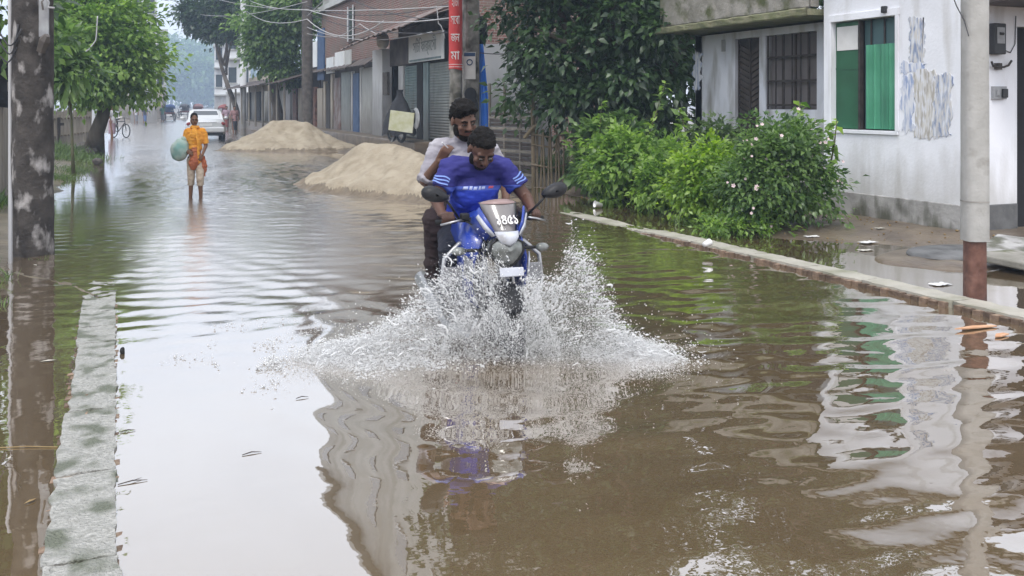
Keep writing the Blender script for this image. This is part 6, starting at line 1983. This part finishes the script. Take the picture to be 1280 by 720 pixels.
# ------------------------------------------------------------------ splash: sheets breaking into strands and drops
MT['spray'] = M('spray', (.96, .96, .96), .25, spec=.5)
_nt = MT['spray'].node_tree
_tr = _nt.nodes.new('ShaderNodeBsdfTranslucent'); _tr.inputs['Color'].default_value = (.98, .98, .98, 1)
_ms = _nt.nodes.new('ShaderNodeMixShader'); _ms.inputs['Fac'].default_value = .6
_nt.links.new(_nt.nodes['Principled BSDF'].outputs['BSDF'], _ms.inputs[1]); _nt.links.new(_tr.outputs['BSDF'], _ms.inputs[2])
_nt.links.new(_ms.outputs['Shader'], _nt.nodes['Material Output'].inputs['Surface'])
RT = Vector((CA, -SA, 0)); FW = Vector((SA, CA, 0))           # across and along the view's ground direction
def octa_mesh(name, P, R, stretch, axis):
    """small faceted drops, each stretched along its flight"""
    n = len(P)
    base = np.array([(0, 0, 1), (1, 0, 0), (0, 1, 0), (-1, 0, 0), (0, -1, 0), (0, 0, -1)], float)
    tri = np.array([(0, 1, 2), (0, 2, 3), (0, 3, 4), (0, 4, 1), (5, 2, 1), (5, 3, 2), (5, 4, 3), (5, 1, 4)])
    a = axis / (np.linalg.norm(axis, axis=1, keepdims=True) + 1e-9)
    b_ = np.cross(a, NR.normal(size=(n, 3))); b_ /= np.linalg.norm(b_, axis=1, keepdims=True) + 1e-9
    c_ = np.cross(a, b_)
    V = P[:, None, :] + (base[None, :, 0:1] * b_[:, None, :] + base[None, :, 1:2] * c_[:, None, :] + base[None, :, 2:3] * a[:, None, :] * stretch[:, None, None]) * R[:, None, None]
    Fc = (np.arange(n)[:, None, None] * 6 + tri[None]).reshape(-1, 3)
    return fast_mesh(name, V.reshape(-1, 3), Fc)
ENV_R = ([0, .12, .28, .40, .48, .55, .64, .74, .86, .99], [.46, .42, .44, .62, .74, .70, .34, .20, .10, .03])
ENV_L = ([0, .10, .22, .34, .46, .58, .72, .9, 1.05, 1.25], [.50, .54, .57, .54, .45, .34, .24, .15, .09, .03])
C0 = gr(632, 438)
C0n = np.array(C0); RTn = np.array(RT); FWn = np.array(FW)
def spray(n, side, kind):
    xs, hs = ENV_R if side > 0 else ENV_L
    L = NR.random(n) ** (1.1 if kind != 'edge' else 1.0) * xs[-1] * (1 + .15 * NR.random(n) ** 3)
    env = np.interp(L, xs, hs)
    lump = np.array([mnoise.fractal(Vector((l_ * 5.5, side * 3.0, 1.7)), 1, 2, 3) for l_ in L])
    env = env * (1 + .35 * lump)
    if kind == 'mist':   hf = NR.random(n) ** 1.5
    elif kind == 'edge': hf = .55 + .55 * NR.random(n) ** 1.3
    else:                hf = NR.random(n) ** .9
    z = env * hf * (1 + .35 * NR.random(n) ** 6) 
    # the sheet leans toward the camera as it spreads out and thickens near the water
    dep = -.02 - .16 * L * (1 - hf * .6) + NR.normal(size=n) * (.05 + .13 * (1 - hf)) - (.18 * NR.random(n) * (hf < .35))
    jl = NR.normal(size=n) * (.02 + .06 * (L / xs[-1]) ** 2)
    P = C0n + RTn * ((L + jl) * side)[:, None] + FWn * dep[:, None]
    P[:, 2] = z + .004
    ax = RTn * (side * (.5 + L))[:, None] + np.array([0, 0, 1.0]) * (1.2 - 1.6 * L)[:, None] + NR.normal(size=(n, 3)) * .35
    return P, ax, hf, L
Ps, Rs, Ss, As = [], [], [], []
for side in (-1, 1):
    for kind, n, r0, r1 in (('mist', 70000, .0009, .0025), ('body', 8000, .0018, .0052), ('edge', 1500, .003, .0085)):
        P, ax, hf, L = spray(n, side, kind)
        # hollow where the wheel has pushed the water aside
        rel = (P - C0n) @ RTn; dp = (P - C0n) @ FWn
        keep = ~((rel > -.34) & (rel < .04) & (P[:, 2] < .17 - .10 * np.abs(rel + .15)) & (NR.random(n) < .6))
        P, ax = P[keep], ax[keep]
        m = len(P)
        Ps.append(P); As.append(ax)
        Rs.append(r0 + (r1 - r0) * NR.random(m) ** 2.2)
        Ss.append(1 + 1.6 * NR.random(m) ** 2 if kind != 'mist' else np.ones(m))
# curtain thrown up straight ahead of the wheel
for n, r0, r1 in ((22000, .0009, .0025), (3000, .0018, .005)):
    rl = NR.uniform(-.42, .36, n)
    ev = np.array([.36 + .22 * mnoise.fractal(Vector((float(q_) * 7, 4.2, 1.1)), 1, 2, 3) for q_ in rl]) * np.exp(-((rl + .03) / .36) ** 4)
    zz = NR.random(n) ** .75 * ev * (1 + .4 * NR.random(n) ** 5)
    P = C0n + RTn * rl[:, None] + FWn * (-.33 + .5 * np.abs(rl) - .10 * zz + NR.normal(size=n) * .06)[:, None]
    P[:, 2] = zz
    P = P[NR.random(n) < .25 + .75 * np.clip(zz / .24, 0, 1) * (.5 + .5 * NR.random(n))]
    m = len(P)
    Ps.append(P); As.append(np.array([0, 0, 1.0]) + NR.normal(size=(m, 3)) * .5); Rs.append(r0 + (r1 - r0) * NR.random(m) ** 2.2); Ss.append(1 + 1.2 * NR.random(m) ** 2)
# stray drops flung clear
n = 700
L = NR.random(n) * 1.5; sgn = np.where(NR.random(n) < .5, -1, 1)
P = C0n + RTn * (L * sgn)[:, None] + FWn * (NR.normal(size=n) * .3 - .1)[:, None]
P[:, 2] = np.abs(NR.normal(size=n)) * .28 * np.exp(-L * .6) + .02
Ps.append(P); As.append(NR.normal(size=(n, 3))); Rs.append(.002 + .004 * NR.random(n) ** 2); Ss.append(np.ones(n))
spl = link('water_spray', octa_mesh('water_spray', np.concatenate(Ps), np.concatenate(Rs), np.concatenate(Ss), np.concatenate(As)), 'spray', None, True)
tag(spl, 'white spray of drops thrown up by the front wheel', 'splash', kind='stuff')
# strands and torn sheets in the splash
sm = MB()
for i in range(330):
    side = -1 if i % 2 else 1
    P, ax, hf, L = spray(1, side, 'body')
    p = Vector(P[0]); a = Vector(ax[0]).normalized()
    if -.34 < (p - C0).dot(RT) < .04 and p.z < .16 and rw.random() < .6: continue
    ln = rw.uniform(.02, .09) * (1 if hf[0] > .3 else .7)
    k = 5
    w = rw.uniform(.0025, .0075)
    pts = []; rr = []
    bend = Vector((rw.uniform(-1, 1), rw.uniform(-1, 1), rw.uniform(-1, .4))) * ln * .35
    for j in range(k):
        f_ = j / (k - 1)
        pts.append(p + a * ln * (f_ - .5) + bend * math.sin(f_ * math.pi) + Vector((rw.uniform(-1, 1), rw.uniform(-1, 1), rw.uniform(-1, 1))) * w * .6)
        rr.append(w * (.35 + .9 * math.sin(math.pi * (f_ * .8 + .1)) * rw.uniform(.6, 1.2)))
    sm.tube(pts, rr, 6, flat=rw.uniform(.5, 1.0))
o = sm.build('water_strands', 'spray', None, True)
tag(o, 'glassy strands of water rising out of the splash', 'splash', kind='stuff')
# foam lying on the water round the splash and trailing to the left
n = 16000
L = np.concatenate([-(NR.random(n // 2) ** .8) * 1.55, NR.random(n // 4) ** .9 * 1.3, -NR.random(n - n // 2 - n // 4) * 2.2])
D_ = np.concatenate([NR.normal(size=n // 2) * .20 - .20 - .12 * np.abs(L[:n // 2]), NR.normal(size=n // 4) * .12 - .10, NR.normal(size=n - n // 2 - n // 4) * .28 + .18])
P = C0n + RTn * L[:, None] + FWn * D_[:, None]
lum = np.array([mnoise.fractal(Vector((p[0] * 3.2, p[1] * 2.6, 7)), 1, 2, 3) for p in P])
P = P[lum > .02 + .12 * NR.random(n)]
m = len(P)
P[:, 2] = .004 + .03 * NR.random(m) ** 3
Rf = .003 + .009 * NR.random(m) ** 3
fo = link('foam', octa_mesh('foam', P, Rf, np.full(m, .5), np.tile(np.array([[0, 0, 1.0]]), (m, 1))), 'spray', None, True)
tag(fo, 'white foam spread over the water around the splash', 'foam', kind='stuff')

# ------------------------------------------------------------------ litter, slabs, leaves
def lump(name, p, r, mat, lab, cat, grp=None, amp=.3, f=5, seg=(12, 8), rot=0):
    mb = MB(); mb.ell((0, 0, 0), r, Euler((0, 0, rot)), *seg)
    for v_ in mb.v: v_ *= 1 + amp * mnoise.noise(v_ * f / max(r) * .25 + Vector(p))
    mb.xform(Matrix.Translation(Vector(p)))
    return tag(mb.build(name, mat, None, True), lab, cat, grp)
# round concrete drain cover edge by the pole, and stone slabs
q = gr(1165, 326)
dc = thing('concrete_pad', 'low rounded concrete pad in the water behind the rusty pole foot', 'pad', (q.x, q.y, 0))
mb = MB(); P = []
for r_, z_ in ((.66, -.1), (.64, .03), (.60, .06), (.3, .068), (.01, .07)):
    P.append([(q.x + .25 + r_ * 1.25 * math.cos(a_) * (1 + .06 * math.sin(3 * a_)), q.y + r_ * .95 * math.sin(a_), z_ * .4 + .006 * math.sin(5 * a_)) for a_ in [2 * math.pi * k / 36 for k in range(37)]])
mb.sheet(P); mb.build('lower_step', 'mud', dc, True)
mb = MB(); P = []
for r_, z_ in ((.46, .05), (.45, .10), (.42, .115), (.01, .12)):
    P.append([(q.x + .5 + r_ * 1.3 * math.cos(a_), q.y + .12 + r_ * .9 * math.sin(a_), z_ * .55) for a_ in [2 * math.pi * k / 36 for k in range(37)]])
mb.sheet(P); mb.build('upper_step', 'plinth_dark', dc, True)
for i, (x_, y_, w_, l_, rz_, lab) in enumerate(((1262, 322, .5, .9, .4, 'tilted stone slab right of the rusty pole foot'), (1275, 336, .6, .7, .1, 'flat mossy stone slab at the right edge'))):
    p = gr(x_, y_)
    MBs = MB().obox((p.x, p.y, .09), (l_, w_, .07), Euler((.05, -.12 if i == 0 else .03, rz_)))
    tag(MBs.build('stone_slab', 'plinth' if i == 0 else 'mossy', None, bevel=.015), lab, 'slab', 'stone slabs by the white house')
def cup(p, lab, tilt, s=1.0):
    mb = MB(); P = []
    R_ = Euler((math.pi / 2 - .3, tilt, tilt * 2)).to_matrix()
    for r_, z_ in ((.001, 0), (.03, 0), (.042, .10), (.046, .105), (.040, .10), (.028, .006)):
        P.append([Vector(p) + R_ @ (Vector((r_ * math.cos(a_), r_ * math.sin(a_), z_)) * s) for a_ in [2 * math.pi * k / 16 for k in range(17)]])
    return tag(mb.sheet(P).build('plastic_cup', 'white_plastic', None, True), lab, 'cup', 'cast-off white cups')
cup(at(880, 306, 10.0), 'white plastic cup lying on the far stretch of right kerb', .8, .9)
p = gr(752, 260)
cup((p.x, p.y, .04), 'white plastic cup floating near the grassy verge', -.7, 1.2)
r2 = random.Random(5)
k = 0
lab_l = ['pale crumpled paper on the mud left of grey plinth', 'flat pale paper scrap beside the flowering shrub', 'torn pale scrap lying highest on the mud by the shrub', 'long pale scrap of packing on the mud before plinth', 'small white scrap nearest the shrub', 'pale scrap floating before the mud bank', 'thin pale strip floating behind the kerb', 'grey white rag on the mud below plinth']
for i, (x_, y_, s_) in enumerate(((1015, 295, .11), (1030, 288, .09), (1050, 281, .08), (1085, 301, .13), (1008, 286, .05), (1082, 310, .10), (1175, 352, .12), (1100, 292, .07))):
    p = gr(x_, y_, .03)
    z_ = max(.006, gz(p.x, p.y) + .012)
    n_ = 7
    mb = MB(); P = []
    for a_ in range(5):
        P.append([(p.x + (b_ / 6 - .5) * s_ * 1.6 + r2.uniform(-.01, .01), p.y + (a_ / 4 - .5) * s_ * .9 + r2.uniform(-.012, .012), z_ + r2.uniform(0, .035) * s_ * 6 * .35) for b_ in range(7)])
    tag(mb.sheet(P, thick=.003).build('paper_scrap', 'litter' if i % 3 else 'paper', None), lab_l[i], 'litter', 'litter on the mud bank')
for i, (x_, y_, lab) in enumerate(((1218, 408, 'longer orange wood splinter floating against the right kerb'), (1250, 418, 'shorter orange wood splinter floating at the right edge'))):
    p = gr(x_, y_ + 3)
    mb = MB(); L_ = .36 if i == 0 else .16
    mb.prism([(-.5 * L_, -.01), (-.2 * L_, -.028), (.5 * L_, -.02), (.46 * L_, .02), (0, .03)], 2, .003, .012)
    mb.xform(Matrix.Translation((p.x, p.y, .005)) @ Matrix.Rotation(-.15 + .3 * i, 4, 'Z'))
    MT['splinter'] = MT.get('splinter') or M('splinter', (.50, .26, .14), .7, (.62, .38, .24), 12)
    tag(mb.build('wood_splinter', 'splinter', None), lab, 'wood', 'floating splinters')
# small stones, husks and leaves trodden into the bank
P_, D2, T_ = [], [], []
n_ = 900
x_ = NR.uniform(7.3, 9.5, n_); y_ = NR.uniform(5.5, 16, n_)
z_ = np.array([gz(a_, c_) for a_, c_ in zip(x_, y_)])
ok_ = z_ > -.01
P_ = np.stack([x_, y_, z_ + .006], 1)[ok_]
o_ = link('leaf_litter', octa_mesh('leaf_litter', P_, .006 + .02 * NR.random(len(P_)) ** 3, np.full(len(P_), .6), np.tile(np.array([[0, 0, 1.0]]), (len(P_), 1))), 'dryleaf')
tag(o_, 'brown husks, grit and dead leaves trodden into the mud bank', 'litter', kind='stuff')
# bottle-like dark float and twigs by the left kerb
p = gr(151, 442)
lump('dark_float', (p.x + .01, p.y, .012), (.016, .02, .028), 'rubber', 'small dark round float resting against the left kerb', 'float')
labs = ['forked twig touching the left kerb edge near the bottom', 'curled leaf shred beside left kerb, upper one', 'dark twig floating on calm pale water', 'short twig floating farthest from the left kerb']
for i, (x_, y_, L_) in enumerate(((166, 604, .12), (160, 540, .07), (315, 568, .09), (378, 498, .07))):
    p = gr(x_, y_)
    mb = MB(); mb.tube([p + Vector((-L_ * .5, 0, .004)), p + Vector((0, .012, .008)), p + Vector((L_ * .5, .004, .004))], [.002, .0028, .001], 6)
    if i == 0: mb.tube([p + Vector((-.01, .01, .006)), p + Vector((L_ * .3, .035, .006))], [.0018, .001], 5)
    tag(mb.build('floating_twig', 'oldwood', None), labs[i], 'twig', 'twigs afloat near the left kerb')
# leaves and specks floating in the left ditch
labs = ['pale leaf floating in the ditch, farthest', 'yellow leaf floating in the ditch midway', 'pale leaf floating in the ditch, nearest', 'white speck floating at the foot of mottled pole', 'thin reed floating across the ditch']
for i, (x_, y_, s_) in enumerate(((60, 452, .05), (38, 628, .03), (12, 574, .02), (44, 332, .04))):
    p = gr(x_, y_)
    mb = MB(); mb.add([(-s_, 0, .006), (0, -s_ * .3, .009), (s_, 0, .007), (0, s_ * .3, .009)], [(0, 1, 2, 3)])
    mb.xform(Matrix.Translation((p.x, p.y, 0)) @ Matrix.Rotation(i * .7, 4, 'Z'))
    tag(mb.build('floating_leaf', 'litter' if i != 1 else 'dryleaf', None), labs[i], 'leaf', 'leaves afloat in the ditch')
p0, p1 = gr(-4, 561), gr(72, 560)
tag(MB().tube([p0 + Vector((0, 0, .004)), p0.lerp(p1, .5) + Vector((0, .01, .006)), p1 + Vector((0, 0, .004))], .003, 6).build('floating_reed', 'dryleaf', None), labs[4], 'reed')

# ------------------------------------------------------------------ overhead wires
def wire(pts, r, mat, lab, sag=.25):
    P = []
    for i in range(len(pts) - 1):
        for k in range(10):
            f_ = k / 10
            P.append(Vector(pts[i]).lerp(Vector(pts[i + 1]), f_) - Vector((0, 0, sag * 4 * f_ * (1 - f_))))
    P.append(Vector(pts[-1]))
    tag(MB().tube(P, r, 5).build('wire', mat, None, True), lab, 'wire', 'overhead wires')
wire([at(300, -6, 55), at(384, 12, 31), at(566, 22, 22.2)], .016, 'wire_pale', 'pale wire from dark pole to banner pole, upper one')
wire([at(300, 6, 55), at(384, 24, 31), at(480, 26, 26)], .016, 'wire_pale', 'pale wire from dark pole to the shop awning, lower one', .5)
wire([at(384, 20, 31), at(412, -6, 30)], .014, 'wire_pale', 'pale wire rising steeply right of the dark pole', .0)
wire([at(424, 46, 33), at(450, 30, 32), at(470, 42, 31)], .016, 'wire_pale', 'pale kinked wire crossing the bare brick wall', .02)
wire([at(384, 42, 31), at(424, 46, 33)], .014, 'wire_pale', 'short pale wire from the dark pole to brick wall', .05)
wire([at(545, 8, 24), at(548, 30, 24), at(556, 48, 24)], .014, 'wire_pale', 'thin pale wire dangling over the white signboard', -.1)
wire([at(600, 66, 22.4), at(640, 67, 21)], .012, 'wire', 'dark wire from the mossy pole into big tree', .02)
wire([at(105, 66, 27.5), at(120, 50, 27.5), at(122, 20, 27.5)], .02, 'wire_pale', 'pale cable curving in front of the left tree', .05)

wl = ['higher pale wire strung from the far pole across the brick wall', 'pale wire sagging low over the shop roofs', 'dark wire running from dark pole along the shop row', 'dark wire crossing above the white signboard', 'thin dark wire between banner pole and brick building', 'pale wire over the tree crowns left of the dark pole']
for i_, (a_, b_, sg_, mt_2) in enumerate((((250, -8, 64), (565, 8, 22), .5, 'wire_pale'), ((384, 34, 37), (540, 40, 25), .35, 'wire_pale'), ((384, 8, 37), (600, -4, 22), .4, 'wire'), ((384, 16, 37), (570, 40, 22.2), .3, 'wire'), ((430, -5, 33), (568, 26, 22.2), .2, 'wire'), ((240, 16, 70), (384, 2, 37), .4, 'wire_pale'))):
    wire([at(*a_), at(*b_)], .014, mt_2, wl[i_], sg_)
# ------------------------------------------------------------------ haze
mb = MB(); mb.box(-200, -12, -1.4, 220, 540, 52)
hz_m = bpy.data.materials.new('haze'); hz_m.use_nodes = True
hn = hz_m.node_tree; hn.nodes.clear()
ho = hn.nodes.new('ShaderNodeOutputMaterial'); hv = hn.nodes.new('ShaderNodeVolumePrincipled')
hv.inputs['Color'].default_value = (.60, .76, .98, 1); hv.inputs['Density'].default_value = .0017; hv.inputs['Anisotropy'].default_value = .2
hn.links.new(hv.outputs['Volume'], ho.inputs['Volume'])
hz_o = mb.build('haze', hz_m, None)
tag(hz_o, kind='stuff')
bpy.data.scenes.remove(TMP)
